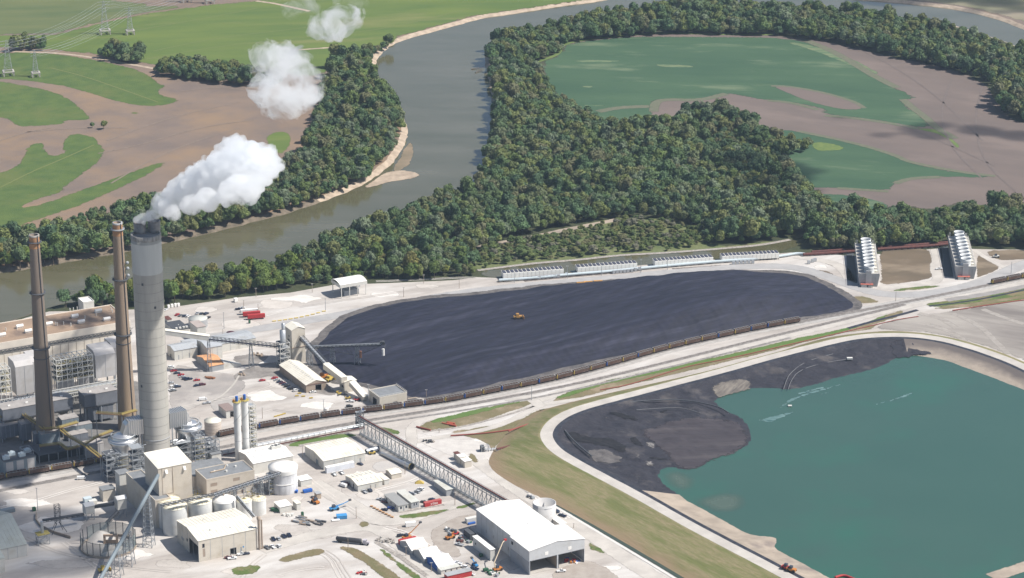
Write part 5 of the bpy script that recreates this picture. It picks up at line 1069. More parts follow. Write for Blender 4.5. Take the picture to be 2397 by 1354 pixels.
# ================================================================== tall beige block, wings
t, a, b, h = building('gypsum_tower', 'tall beige windowless block in front of the concrete stack', 'building', 376, 1226, 1099, 453, 344, wm=M_beige, rm=M_cream, roof='shed', rise=2.0, front=(('door', .12,.42,.52,.92, flat('beige_panel',(0.60,0.54,0.46))),), seams=0)
m = MB(); m.box(a*.11,-.15,h*.51,a*.43,-.02,h*.518); m.box(a*.42,-.15,h*.51,a*.432,-.02,h); m.box(a*.105,-.15,h*.4,a*.115,-.02,h); m.build('trim', M_tan, t)
for fx in (.2, .75): m = MB(); m.add([(a*fx,-1.4,h*.9),(a*fx+1.6,-1.4,h*.9),(a*fx+1.6,0,h*.9),(a*fx,0,h*.9),(a*fx,-.1,h*.96),(a*fx+1.6,-.1,h*.96)], [(0,3,2,1),(0,1,5,4),(0,4,3),(1,2,5)]); m.build('vent_hood', M_white, t)
t, a, b, h = building('gypsum_wing', 'lower beige wing wrapping the left side of the tall beige block', 'building', 366, 1238, 1174, 402, 298, wm=M_beige, rm=M_groof, roof='flat', parapet=.5)
t, a, b, h = building('process_hall', 'beige flat-roofed hall with brown louvre windows right of the tall beige block', 'building', 485, 1172, 1125, 597, 452, b=19, wm=M_beige, rm=M_groof, roof='flat', parapet=.4,
    front=(('louvre',.08,.22,.62,.78,M_tan),('louvre',.55,.69,.66,.82,M_tan),('louvre',.08,.22,.28,.44,M_tan),('louvre',.55,.69,.3,.46,M_tan)), vents=((.3,.55,1.1),(.5,.35,1.3),(.75,.6,1.3),(.62,.8,1.1)))
m = MB(); m.tube([(a*.2,b*.5,h+.5),(a*.5,b*.55,h+.5),(a*.6,b*.85,h+.5)], .4, 6); m.build('roof_pipe', M_sand, t)
building('low_hall', 'low grey-roofed hall behind the beige process hall', 'building', 455, 1150, 1112, 540, 440, b=22, h=10, wm=M_beige, rm=M_groof, roof='flat')
t, a, b, h = building('white_roofed_hall', 'hall with a bright white gabled roof next to the twin white silos', 'building', 594, 1112, 1087, 686, 560, wm=M_wall2, rm=M_white, roof='gu', rise=2.0, skylights=5)
for k, (x, y) in enumerate(((641,1050),(650,1048))):
    q = P(x, y, h+2.5); e = thing('rooftop_chiller', ('left','right')[k]+' white rooftop cooling unit on the bright white roofed hall', 'cooling unit', (q.x, q.y, h+1.3), PA); m = MB(); m.box(-2.2,-1.6,0,2.2,1.6,3.2); m.build('casing', M_wsteel, e); m = MB(); m.lathe((-1,0,3.2),[(.8,0),(.8,.3),(.1,.3)],12); m.lathe((1,0,3.2),[(.8,0),(.8,.3),(.1,.3)],12); m.build('fan', M_dsteel, e)
# twin silos and their stair tower
for k, (x, y, yt) in enumerate(((559,1078,942),(577,1070,938))):
    q = P(x, y); h = Hgt(x, y, yt); t = thing('tall_silo', ('left','right')[k]+' slender white silo of the pair with yellow top platforms', 'silo', (q.x, q.y, .25)); m = MB()
    m.lathe((0,0,0), [(2.35,0),(2.35,h)], 28, True); m.build('shell', M_tank, t); m = MB(); m.lathe((0,0,h*.34), [(2.36,-.15),(2.42,0),(2.36,.15)], 28, False)
    for s in range(40):
        a0 = s/40*math.pi*2*1.5; a1 = (s+1)/40*math.pi*3; z = h*.45+h*.55*s/40; m.bar((2.45*math.cos(a0),2.45*math.sin(a0),z),(2.45*math.cos(a1),2.45*math.sin(a1),z+h*.55/40),.22)
    m.build('spiral_strake', M_wallg, t); m = MB(); m.lathe((0,0,h), [(3.0,0),(3.0,.3),(.1,.3)], 20); m.build('platform', M_rail_y, t)
    m = MB(); m.lathe((0,0,h+1.3), [(3.0,0),(3.05,.1),(3.0,.2)], 20, False)
    for s in range(8): m.bar((3*math.cos(s*.785),3*math.sin(s*.785),h),(3*math.cos(s*.785),3*math.sin(s*.785),h+1.4),.15)
    m.build('handrail', M_yel, t); m = MB(); m.tube([(0,0,h),(0,0,h+4)], .95, 12); m.build('filter', M_blue, t)
    m = MB(); m.cbox((-1.9,-.8,h+.3),1.2,1.2,1.6); m.build('motor', M_orange, t)
pipe_tower('tall white zigzag stair tower right of the twin white silos', 592, 1064, 4.6, 5, 36, 12, 9, PA, M_wsteel)
# big wrapped tank
q = P(664, 1148); h = Hgt(664, 1148, 1092); t = thing('wrapped_tank', 'big round tank under construction wrapped in grey and white sheeting', 'tank', (q.x, q.y, .25)); m = MB()
m.lathe((0,0,0), [(9.2+.25*math.sin(k*7), h*k/10) for k in range(11)], 44, False); m.build('shell', mat('shrink_wrap',(0.42,0.42,0.43),(0.66,0.66,0.67),scale=.35,stretch=(1,1,.15),rough=.4), t)
m = MB(); m.lathe((0,0,h), [(9.3,-3.4),(9.6,-1),(9.7,0),(5,.9),(.1,1.4)], 44, False); m.build('cover', M_white, t)
m = MB(); m.tube([(9.45*math.cos(s/20*6.3),9.45*math.sin(s/20*6.3),h*.42) for s in range(21)], .25, 6, False); m.build('band', M_white, t)
t = pipe_tower('scaffold leaning against the left side of the wrapped tank', 638, 1156, 6, 5, 14, 4, 12)
building('tank_cabin', 'small white flat-roofed cabin right of the wrapped tank', 'building', 705, 1141, 1127, 730, 694, wm=M_wall2, rm=M_white, roof='flat')
# process tanks row
for k, (x, y, yt, r, lb, dome) in enumerate(((397,1240,1172,27,'cream-topped tank at the far left, behind the front-left tank',0),(411,1256,1184,28.5,'large pale tank, frontmost and leftmost of the tank row',0),(470,1244,1172,28,'second large pale tank in the row, behind the big cream shed',0),(526,1236,1170,27,'third large tank in the row with a bright white dome',1),(573,1225,1172,17.5,'narrow pale tank fourth in the row',0),(606,1212,1168,17.5,'narrow pale tank at the right end of the row',0))):
    q = P(x, y-10); h = Hgt(x, y-10, yt); s = FPX/(q-Vector((0,0,CAMH))).length; rr = r/s; t = thing('process_tank', lb, 'tank', (q.x, q.y, .25)); m = MB(); m.lathe((0,0,0), [(rr,0),(rr,h)], 40, False); m.build('shell', M_tank, t)
    m = MB(); rise = 2.6 if dome else 1.2; m.lathe((0,0,h), [(rr+.15,-.25),(rr+.15,.1),(rr*.7,rise*.5),(rr*.3,rise*.9),(.1,rise)], 40, False); m.build('roof', M_white if dome else M_tankc, t)
    m = MB()
    if not dome:
        for s_ in range(16): a = s_/16*6.283; m.bar((.5*math.cos(a),.5*math.sin(a),h+rise+.05),(rr*math.cos(a),rr*math.sin(a),h+.2),.16)
    m.lathe((0,0,h+1.1), [(rr+.1,0),(rr+.15,.08),(rr+.1,.16)], 40, False); m.build('roof_rib', M_rail_y if not dome else M_galv, t)
    m = MB(); m.tube([(0,0,h+rise-.2),(0,0,h+rise+1)], .5, 8); m.build('agitator', M_tan, t)
    m = MB(); m.bar((-rr-.3,-rr*.2,0),(-rr-.3,-rr*.2,h),.35); m.build('ladder', M_steel, t)
# ================================================================== cream shed in front
t, a, b, h = building('cream_shed', 'big cream gabled shed with an open bay at its left end', 'building', 466, 1317, 1268, 603, 416, wm=M_wall, rm=M_cream, roof='gu', rise=2.2, seams=9,
    left=(('bay',.02,.42,0,.72),('window',.5,.56,.45,.6),('vent',.68,.82,.32,.45,M_wallg)), front=(('window',.065,.105,.63,.82),('louvre',.07,.11,.2,.58,M_tan),('bay',.54,.63,0,.3),('door',.7,.73,0,.28,M_wallg)), vents=((.3,.25,1.2),(.35,.7,.9),(.62,.2,.8)))
m = MB(); m.box(a*.75,-.12,h*.24,a*.77,-.02,h*.31); m.build('sign', M_sky, t)
m = MB(); m.tube([(a+1.2,-.5,0),(a+1.2,-.5,h*1.45)], .9, 12); m.tube([(a+3,-.5,0),(a+3,-.5,h*1.4)], .55, 10); m.lathe((a+1.2,-.5,h*1.45),[(1.3,0),(1.3,1.4),(.2,1.6)],12); m.build('flue_pipe', M_tan, t)
# ================================================================== warehouses and cabins
t, a, b, h = building('cream_warehouse', 'large cream gabled warehouse below the rail yard with two white trailers in front', 'building', 758, 1101, 1081, 855, 714, wm=M_wall2, rm=M_cream, roof='gu', rise=1.8, seams=10, left=(('door',.28,.42,0,.6,M_bluegrey),), front=(('door',.86,.9,0,.5,M_wallg),))
for k, (x0, y0, yt, xr) in enumerate(((765,1110,1097,800),(799,1102,1090,830))):
    building('storage_trailer', ('left','right')[k]+' white box trailer parked in front of the cream warehouse', 'trailer', x0, y0, yt, xr, x0-6, b=3, wm=flat('trailer_white',(0.68,0.70,0.74)), rm=M_white, roof='flat', over=.05)
building('cream_workshop', 'smaller cream gabled workshop below the cream warehouse', 'building', 838, 1152, 1138, 895, 809, wm=M_wall2, rm=M_cream, roof='gu', rise=1.4, seams=9, left=(('door',.3,.4,0,.7),), front=(('door',.5,.54,0,.6,M_tan),('door',.7,.74,0,.6,M_wallg)), skylights=5)
building('lean_to', 'narrow white annex against the right end of the cream workshop', 'building', 900, 1137, 1125, 911, 882, wm=M_wall2, rm=M_cream, roof='flat')
building('garden_shed', 'small cream gabled shed right of the cream workshop', 'building', 917, 1123, 1112, 940, 903, wm=M_wall, rm=M_cream, roof='gu', rise=.9)
building('office_trailer', 'white office trailer with a grey roof, left of the pair above the blue car', 'trailer', 933, 1200, 1186, 956, 900, wm=M_wall2, rm=flat('trailer_roof',(0.30,0.30,0.29)), roof='flat', front=(('window',.15,.35,.4,.8,M_glass),('door',.45,.58,0,.8,M_wallg),('window',.7,.9,.4,.8,M_glass)), left=(('window',.2,.27,.4,.8,M_glass),('window',.5,.57,.4,.8,M_glass),('window',.8,.87,.4,.8,M_glass)))
building('office_trailer', 'grey office trailer with a pale roof, right of the pair, nearer the red trailer', 'trailer', 963, 1192, 1178, 981, 929, wm=M_wallg, rm=flat('trailer_roof2',(0.55,0.55,0.50)), roof='flat', front=(('window',.3,.45,.4,.8,M_glass),('window',.6,.75,.4,.8,M_glass)))
building('office_trailer', 'grey trailer standing alone close under the truss conveyor', 'trailer', 1045, 1163, 1149, 1064, 1016, wm=M_wallg, rm=MATS['trailer_roof2'], roof='flat')
t, a, b, h = building('red_trailer', 'red semi trailer with white lettering beside the office trailers', 'trailer', 995, 1189, 1180, 1034, 990, b=2.6, wm=M_red, rm=flat('red_top',(0.42,0.10,0.09)), roof='flat', over=.03)
cu = bpy.data.curves.new('lettering', 'FONT'); cu.body = 'XTRA'; cu.size = 2.1; cu.extrude = .02; cu.align_x = 'CENTER'; cu.materials.append(M_white)
o0 = bpy.data.objects.new('lettering_curve', cu); COL.objects.link(o0); bpy.context.view_layer.update(); me_ = bpy.data.meshes.new_from_object(o0.evaluated_get(bpy.context.evaluated_depsgraph_get())); bpy.data.objects.remove(o0); me_.materials.clear(); me_.materials.append(M_white)
o = bpy.data.objects.new('lettering', me_); COL.objects.link(o); o.parent = t; o.location = (a*.55, -.06, h*.22); o.rotation_euler = (math.pi/2, 0, 0); o['label'] = 'white capital letters on the red side'
t, a, b, h = building('pump_cabin', 'front cream container cabin of the stepped trio on the gravel pad', 'cabin', 1088, 1097, 1082, 1104, 1077, wm=M_wall, rm=M_white, roof='flat')
building('pump_cabin', 'middle white-topped cabin of the stepped trio on the gravel pad', 'cabin', 1077, 1090, 1072, 1092, 1069, wm=M_wall, rm=M_white, roof='flat')
building('pump_cabin', 'rear cabin with a rusty roof of the stepped trio on the gravel pad', 'cabin', 1070, 1080, 1066, 1079, 1062, wm=M_wall, rm=M_rust, roof='flat')
building('utility_cabin', 'small white-roofed cabin with green machine at its left, left of the yellow-topped box', 'cabin', 656, 1203, 1189, 683, 642, wm=M_wall2, rm=M_white, roof='flat')
building('utility_box', 'small yellow-topped white box right of the small white-roofed cabin', 'cabin', 695, 1196, 1181, 704, 686, wm=M_wall2, rm=M_tankc, roof='flat')
building('material_shelter', 'small open timber shelter with grey roof left of the orange telehandler', 'shelter', 742, 1170, 1158, 752, 736, wm=M_sand, rm=M_wallg, roof='flat')
# ---------------- big white building
O = P(1239, 1347); hq = Hgt(1239, 1347, 1292); aq = run(O, U, 1368); bq = 24.0
t = thing('white_process_building', 'very large white-roofed building with two open bays at the bottom edge', 'building', (O.x, O.y, .25), PA)
shed(t, aq, bq, hq, roof='gv', rise=2.6, wm=flat('pale_grey_siding',(0.52,0.53,0.54)), rm=M_white, over=.3, front=(('bay',.015,.49,0,.56),('bay',.53,.985,0,.56)), left=(('window',.86,.96,.72,.86,M_dark),))
for i in range(2):
    m = MB(); m.box(aq*(.28+i*.42),-.1,hq*.68,aq*(.34+i*.42),-.02,hq*.82); m.build('vent_panel', M_white, t)
m = MB(); m.box(-.15,0,0,-.02,bq,hq*.52); m.box(-.1,-.15,0,aq*.012,-.0,hq*.56); m.build('concrete_wall', flat('concrete_grey',(0.33,0.34,0.36)), t)
m = MB(); m.box(.3,.3,-.1,aq-.3,bq,.15); m.build('floor', M_conc, t); m = MB(); m.box(aq*.495,.1,0,aq*.525,bq*.8,hq*.5); m.build('pillar', M_tan, t)
Lb = run(O, V, 1108); m = MB(); x0 = 2.2
shed_off = Lb-bq
e = bpy.data.objects.new('rear_hall', None); COL.objects.link(e); e.parent = t; e.location = (2.2, bq+.05, 0)
aq2 = aq*.80; shed(e, aq2, shed_off, hq-1.0, roof='gv', rise=2.2, wm=MATS['pale_grey_siding'], rm=M_white, over=.3, seams=8, left=tuple(('louvre', .12+.2*i, .14+.2*i, .25, .4, M_wallg) for i in range(4)), vents=((.5,.2,.7),(.7,.3,.7),(.55,.1,.7),(.3,.15,.6)))
t, a, b, h = building('white_annex', 'white flat-roofed annex box at the left side of the large white building', 'building', 1148, 1314, 1289, 1158, 1107, wm=M_wall2, rm=M_white, roof='flat', left=(('window',.82,.88,.4,.6),))
building('rear_annex', 'small white box at the right rear of the large white building', 'building', 1312, 1243, 1229, 1325, 1288, wm=M_wall2, rm=M_white, roof='flat')
q = P(1274, 1222); h = Hgt(1274, 1222, 1177); t = thing('concrete_silo', 'open-topped pale concrete silo behind the large white building', 'silo', (q.x, q.y, .25)); m = MB(); m.lathe((0,0,0), [(7.4,0),(7.4,h),(7.0,h),(7.0,.5),(.1,.5)], 48, False); m.build('shell', flat('silo_grey',(0.52,0.51,0.50)), t); m = MB(); m.lathe((0,0,h-1.6), [(7.42,-.1),(7.5,0),(7.42,.1)], 48, False); m.build('joint', M_wallg, t)
# ---------------- container tents
for k, (x0, y0, yt, xr, xl, wm_) in enumerate(((964,1301,1291,1004,936,M_wallg),(993,1321,1310,1034,968,M_wallg),(1026,1341,1330,1065,995,M_blue))):
    t, a, b, h = building('container_tent', ('first','second','third')[k]+' white peaked tent shelter in the row of three, counted from the top left', 'tent', x0, y0, yt, xr, xl, wm=wm_, rm=M_white, roof='gu', rise=3.2, over=.1)
    m = MB(); m.box(0,b+.1,0,a,b+2.4,h+.2); m.build('container', (M_red, M_tan, M_blue)[k], t)
building('site_trailer', 'long white site trailer at the lower right end of the tents', 'trailer', 1033, 1347, 1337, 1077, 1024, wm=M_wall2, rm=MATS['trailer_roof2'], roof='flat', front=(('window',.2,.26,.4,.8),('window',.5,.56,.4,.8),('window',.8,.86,.4,.8)))
building('site_trailer', 'red and white trailer at the bottom edge right of the tents', 'trailer', 1048, 1362, 1350, 1105, 1040, wm=M_red, rm=M_wallg, roof='flat')
# ================================================================== coal handling side
t, a, b, h = building('transfer_tower', 'tall beige transfer tower where the coal conveyors meet', 'tower', 685, 854, 775, 716, 669, wm=M_wall, rm=M_cream, roof='gv', rise=2.2, left=(('window',.35,.5,.75,.8),('door',.3,.62,.52,.68,M_dsteel)))
m = MB(); m.box(-.4,-.4,h*.47,a+.4,b+.4,h*.49); m.build('ledge', M_tan, t)
t = pipe_tower('white steel frame tower carrying silver dust collectors beside the transfer tower', 664, 858, 7.5, 7.5, 19, 5, 14, PA, M_wsteel)
for k, (dx, dz, r, hh) in enumerate(((0,19,2.2,9),(.6,28,1.3,5))): m = MB(); m.lathe((dx,0,dz), [(r,0),(r,hh),(.2,hh+.6)], 20); m.build('dust_collector', M_galv, t)
t, a, b, h = building('maintenance_shed', 'long tan workshop with pale roof and a row of parked cars along its side', 'building', 717, 921, 903, 764, 655, wm=M_tan, rm=M_cream, roof='gv', rise=2.6, front=(('bay',.48,.74,0,.75),), left=(('door',.55,.58,0,.6,M_wallg),), seams=0)
m = MB(); m.box(-.4,-.4,h-.3,a+.4,-.3,h+.05); m.build('red_trim', M_rust, t)
for k in range(14): m = MB(); y = b*(k+1)/15; m.box(a*.46,y-.25,h+2.5,a*.36,y+.25,h+2.75) if False else m.add([(a*.44,y-.3,h+2.62),(a*.44,y+.3,h+2.62),(a*.36,y+.3,h+2.2),(a*.36,y-.3,h+2.2)], [(0,1,2,3)]); m.build('skylight', M_wallg, t)
t, a, b, h = building('loadout_building', 'cream flat-roofed building standing directly beside the coal train', 'building', 889, 958, 933, 953, 864, wm=M_wall, rm=M_groof, roof='flat', parapet=.5, left=(('bay',.3,.6,0,.62),), front=(('bay',.5,.63,0,.35),))
m = MB(); m.bar((0,0,h+1.4),(a,0,h+1.4),.15); m.bar((0,0,h+1.4),(0,b,h+1.4),.15); m.bar((a,0,h+1.4),(a,b,h+1.4),.15)
for k in range(9): m.bar((a*k/8,0,h),(a*k/8,0,h+1.5),.13)
m.build('handrail', M_wsteel, t)
t, a, b, h = building('orange_roof_shed', 'shed with a bright orange gabled roof under the white conveyor', 'building', 491, 872, 859, 524, 461, wm=M_wallg, rm=M_or_roof, roof='gu', rise=2.6)
m = MB(); m.add([(a,0,0),(a+14,0,0),(a+14,3,0),(a,6,0),(a,0,5.5),(a+14,0,1.5),(a+14,3,1.5),(a,6,6.5)], [(0,1,5,4),(1,2,6,5),(4,5,6,7),(2,3,7,6),(3,0,4,7)]); m.build('ramp_hood', M_wall2, t)
building('grey_roof_store', 'pale store with a grey gabled roof at the parking lot corner', 'building', 409, 845, 823, 463, 392, wm=M_wall2, rm=flat('blue_grey_roof',(0.40,0.42,0.44)), roof='gu', rise=1.6, seams=8, left=(('door',.45,.6,0,.35),), front=(('door',.15,.2,0,.5,M_wallg),('door',.62,.67,0,.5,M_wallg)))
building('grey_roof_store', 'taller pale store with a grey roof behind the orange-roofed shed', 'building', 486, 846, 816, 521, 462, wm=M_wall2, rm=MATS['blue_grey_roof'], roof='gu', rise=1.5, seams=4)
building('long_store', 'long low pale store with a grey roof behind the dark conveyor', 'building', 520, 825, 806, 599, 497, wm=M_wall2, rm=MATS['blue_grey_roof'], roof='gu', rise=1.3, seams=9)
building('small_tower', 'narrow pale tower with a rusty grey roof beside the flat silver tank', 'building', 463, 800, 768, 483, 446, wm=M_wall2, rm=flat('rusty_grey_roof',(0.40,0.34,0.31)), roof='flat')
building('dark_roof_office', 'low office with a dark roof and rooftop fans right of the concrete stack', 'building', 409, 784, 775, 443, 385, b=20, wm=M_wall2, rm=flat('dark_roof',(0.07,0.075,0.085)), roof='flat', vents=((.2,.1,1.6),(.45,.1,1.6),(.7,.1,1.6),(.9,.1,1.6),(.6,.5,.7)))
building('red_roof_hut', 'low hut with a red roof close to the concrete stack edge', 'building', 392, 756, 750, 402, 384, b=8, wm=M_wall2, rm=M_rust, roof='flat')
building('low_link', 'low pale link building under the white conveyor', 'building', 440, 828, 812, 480, 420, b=14, wm=M_wall2, rm=MATS['blue_grey_roof'], roof='flat')
building('brown_roof_garage', 'small garage with a brown roof behind the round cream tank', 'building', 530, 981, 964, 552, 512, wm=M_wall2, rm=flat('brown_tiles',(0.26,0.20,0.18)), roof='flat', front=(('bay',.45,.95,0,.8),))
for nm, lb, x, y, yt, r, m1, m2 in (('storage_tank','flat-topped silver tank near the parking lot',464,765,746,22,M_galv,flat('tank_lid',(0.50,0.50,0.46))),('storage_tank','dark maroon tank behind the long store',540,790,779,9,M_maroon,M_maroon),('storage_tank','round cream tank with a conical top near the twin silos',499,1016,985,19.5,flat('cream_tank',(0.60,0.52,0.45)),M_tankc),('storage_tank','small white tank standing at the edge of the rail track',764,966,957,5,M_white,M_white)):
    q = P(x, y); h = Hgt(x, y, yt); s = FPX/(q-Vector((0,0,CAMH))).length; rr = r/s; t = thing(nm, lb, 'tank', (q.x, q.y, .25)); m = MB(); m.lathe((0,0,0), [(rr,0),(rr,h)], 36, False); m.build('shell', m1, t); m = MB(); m.lathe((0,0,h), [(rr+.1,-.1),(rr+.1,.1),(.1,1.0 if r > 15 and r < 20 else .35)], 36, False); m.build('roof', m2, t)
    if r > 15 and r < 20:
        m = MB(); 
        for k in range(1, 4): m.lathe((0,0,h*k/4), [(rr,-.1),(rr+.08,0),(rr,.1)], 36, False)
        m.build('seam', M_tan, t)
# open canopy
O = P(800, 700); t = thing('open_canopy', 'open sided canopy with a white curved roof at the wood edge', 'shelter', (O.x, O.y, .25), PA); aa = run(O, U, 857); bb = run(O, V, 779); hh = Hgt(800, 700, 674)
m = MB(); 
for i in range(8):
    y0, y1 = bb*i/8, bb*(i+1)/8; z0_, z1_ = hh+1.6*math.sin(math.pi*i/8)+2, hh+1.6*math.sin(math.pi*(i+1)/8)+2; m.add([(-1,y0,z0_),(aa+1,y0,z0_),(aa+1,y1,z1_),(-1,y1,z1_)], [(0,1,2,3)])
m.build('roof', M_white, t); m = MB(); m.box(-1.1,-.1,hh-.6,aa+1.1,.05,hh+2); m.box(-1.1,.05,hh-.6,-1,bb,hh+2); m.build('fascia', M_wall2, t)
m = MB()
for i in range(4):
    for y in (.3, bb-.3): m.bar((aa*i/3,y,0),(aa*i/3,y,hh),.5)
m.build('post', M_wsteel, t); m = MB()
for k in range(6): m.tube([(2+k*3,bb*.3,0),(3+k*3,bb*.5,4),(5+k*3,bb*.5,5)], .5, 6)
m.cbox((aa*.5,bb*.5,0),aa*.6,bb*.5,4); m.build('machinery', M_steel, t)
# ================================================================== conveyors
def conveyor(name, label, A, B, w, h, bents=(), enclosed=False, wm=None, rm=None, cat='conveyor', bw=3.0, tower=None, truss_under=False, n=None):
    A = P(A[0], A[1], A[2]); B = P(B[0], B[1], B[2]); t = thing(name, label, cat, (A.x, A.y, .25)); D = B-A; L = D.length; d = D.normalized()
    sx = Vector((d.y, -d.x, 0)).normalized(); up = sx.cross(d).normalized()
    if up.z < 0: up = -up
    loc = lambda s, x, z: d*s+sx*x+up*z+Vector((0,0,A.z-.25))
    if enclosed:
        m = MB(); k = [loc(s, x, z) for s in (0, L) for x, z in ((-w/2,0),(w/2,0),(w/2,h),(-w/2,h))]; m.add(k, [(0,1,2,3),(7,6,5,4),(0,4,5,1),(1,5,6,2),(3,2,6,7),(0,3,7,4)]); m.build('gallery', wm or M_wall2, t)
        m = MB(); k = [loc(s, x, z) for s in (-.1, L+.1) for x, z in ((-w/2-.2,h),(w/2+.2,h),(0,h+.5))]; m.add(k, [(0,1,2),(3,5,4),(0,3,4,1),(1,4,5,2),(2,5,3,0)]); m.build('roof', rm or M_cream, t)
    else:
        m = MB(); k = [loc(s, x, z) for s in (0, L) for x, z in ((-w/2+.2,.5),(w/2-.2,.5),(w/2-.2,.8),(-w/2+.2,.8))]; m.add(k, [(0,1,2,3),(7,6,5,4),(0,4,5,1),(1,5,6,2),(3,2,6,7),(0,3,7,4)]); m.build('belt', wm or M_coal, t)
        n = n or int(L/3); m = MB()
        for x in (-w/2, w/2):
            m.bar(loc(0,x,0), loc(L,x,0), .3); m.bar(loc(0,x,h), loc(L,x,h), .3)
            for i in range(n): m.bar(loc(L*i/n,x,0), loc(L*(i+1)/n,x,h), .18); m.bar(loc(L*i/n,x,0), loc(L*i/n,x,h), .18)
        for i in range(0, n+1): m.bar(loc(L*i/n,-w/2,h), loc(L*i/n,w/2,h), .16)
        m.build('truss', M_dsteel, t)
        if rm:
            m = MB(); k = [loc(s, x, z) for s in (0, L) for x, z in ((-w/2+.3,.9),(-w/2+.5,1.7),(0,2.0),(w/2-.5,1.7),(w/2-.3,.9))]; m.add(k, [(0,5,6,1),(1,6,7,2),(2,7,8,3),(3,8,9,4)], True); m.build('belt_cover', rm, t)
    for f in bents:
        f, zb = f if isinstance(f, tuple) else (f, 0); p = loc(L*f, 0, 0); m = MB(); lat = [(p+sx*s*bw/2*1.4+d*q*bw/2*1.2, p+sx*s*bw/2*.8+d*q*bw/4) for s in (-1,1) for q in (-1,1)]; zb -= 0
        pts = []
        for lo, hi in lat: pts.append((Vector((lo.x, lo.y, zb)), hi))
        for lo, hi in pts: m.bar(lo, hi, .38)
        k = max(2, int((p.z-zb)/4))
        for i in range(k):
            c0 = [lo.lerp(hi, i/k) for lo, hi in pts]; c1 = [lo.lerp(hi, (i+1)/k) for lo, hi in pts]
            for a_, b_ in ((0,1),(2,3),(0,2),(1,3)): m.bar(c0[a_], c1[b_], .2); m.bar(c1[a_], c1[b_], .24)
        m.build('trestle', M_steel if not enclosed else (tower or M_steel), t)
    return t
conveyor('coal_gallery', 'enclosed white conveyor gallery running from behind the concrete stack over the parking lot', (330,775,34), (488,796,24.5), 4.5, 3.6, (1.0,), True, M_wall2, M_cream)
conveyor('coal_conveyor', 'dark open truss conveyor from the white gallery down to the transfer tower', (489,797,24.5), (660,815,13.5), 3.2, 2.6, (.57,))
conveyor('stacker_conveyor', 'dark stacker conveyor reaching out over the left end of the coal pile', (716,816,12), (893,809,20), 2.6, 1.8, ((.35, 1), (.68, 3.5)), rm=M_galv)
A, B = P(740,816,12), P(893,809,20); t = thing('stacker_truss', 'hanging underslung truss and head of the stacker conveyor over the coal', 'truss', (A.x, A.y, .25)); m = MB(); d = B-A; pv = d*.64+Vector((0,0,-7))
for i in range(16):
    f0, f1 = i/16, (i+1)/16; lo = lambda f: (d*f*1.0+Vector((0,0,-7*min(f/.64, (1-f)/.36)))); m.bar(lo(f0)+Vector((0,0,A.z-.3)), lo(f1)+Vector((0,0,A.z-.3)), .3); m.bar(d*f0+Vector((0,0,A.z-.3)), lo(f1)+Vector((0,0,A.z-.3)), .16)
m.build('lower_chord', M_dsteel, t); m = MB(); r_ = random.Random(3)
for k in range(10): m.cbox(d+Vector((r_.uniform(-2,3), r_.uniform(-2,2), A.z+r_.uniform(-2.5,3))), r_.uniform(.5,2), r_.uniform(.5,1.6), r_.uniform(.4,1.5))
m.lathe(d+Vector((0,0,A.z)), [(3.2,0),(3.4,.1),(3.2,.2)], 16, False); m.build('head_platform', M_dsteel, t); m = MB(); m.tube([d+Vector((1.2,0,A.z-3)), d+Vector((1.2,0,A.z-8))], 1.0, 12); m.build('chute', M_white, t)
m = MB(); m.bar(d*.64+Vector((0,0,A.z-8)), d*.64+Vector((.4,0,2.5)), .5); m.cbox(d*.66+Vector((1,0,3)), 1.6, 1.6, 5); m.build('counterweight', flat('rust_orange',(0.42,0.2,0.12)), t)
conveyor('reclaim_conveyor', 'steep dark open conveyor from the transfer tower down to the reclaim house', (698,786,20), (770,864,8.5), 3.2, 2.6, ((.35,0),), rm=M_galv)
conveyor('reclaim_gallery', 'cream enclosed gallery entering the reclaim house from above', (763,863,9.5), (806,896,8), 4.6, 4.2, (), True, M_wall, M_cream)
building('reclaim_house', 'cream reclaim house between two sloping galleries near the coal train', 'building', 807, 921, 896, 835, 795, wm=M_wall, rm=M_cream, roof='gv', rise=.8, left=(('window',.2,.6,.35,.6),))
conveyor('reclaim_chute', 'cream enclosed gallery sloping from the reclaim house down to the ground by the train', (823,902,6.5), (855,938,0.6), 4.6, 3.6, (), True, M_wall, M_cream)
# inclined pipe conveyor, bottom left
conveyor('pipe_gallery', 'long grey tube gallery rising diagonally to the tall beige block at bottom left', (228,1372,6), (371,1115,40), 1.6, 1.6, ((.12,0),(.3,0),(.48,0),(.8,0)), True, M_bluegrey, M_bluegrey, bw=4.5, tower=M_steel)
# bridge conveyor
A = P(843, 979, 12); B = P(1222, 1192, 13); t = thing('bridge_conveyor', 'long raised truss conveyor with a rust red cover crossing to the large white building', 'conveyor', (A.x, A.y, .25)); D = B-A; D.z = 0; L = D.length; d = D.normalized(); sx = Vector((d.y,-d.x,0)); Zt = 12.0
lc_ = lambda s, x, z: d*s+sx*x+Vector((0,0,z))
m = MB(); m.bar(lc_(0,0,Zt), lc_(L,0,Zt), 2.6, .25); m.build('deck', M_dsteel, t); m = MB(); m.bar(lc_(0,.9,Zt+1.5), lc_(L,.9,Zt+1.5), .8, .6) ; m.build('belt_cover', M_rust, t)
m = MB()
for x in (-1.4, 1.4): m.bar(lc_(0,x,Zt+.9), lc_(L,x,Zt+.9), .2); m.bar(lc_(0,x,Zt-1.6), lc_(L,x,Zt-1.6), .3); 
N_ = 78
for i in range(N_):
    s0, s1 = L*i/N_, L*(i+1)/N_
    for x in (-1.4, 1.4): m.bar(lc_(s0,x,Zt-1.6), lc_(s0,x,Zt+.9), .16); m.bar(lc_(s0,x,Zt-1.6), lc_(s1,x,Zt), .14)
m.build('truss', M_steel, t)
bent = MB()
for s_ in (-1, 1):
    bent.bar((0,s_*1.5,Zt-1.6),(0,s_*2.0,0),.32)
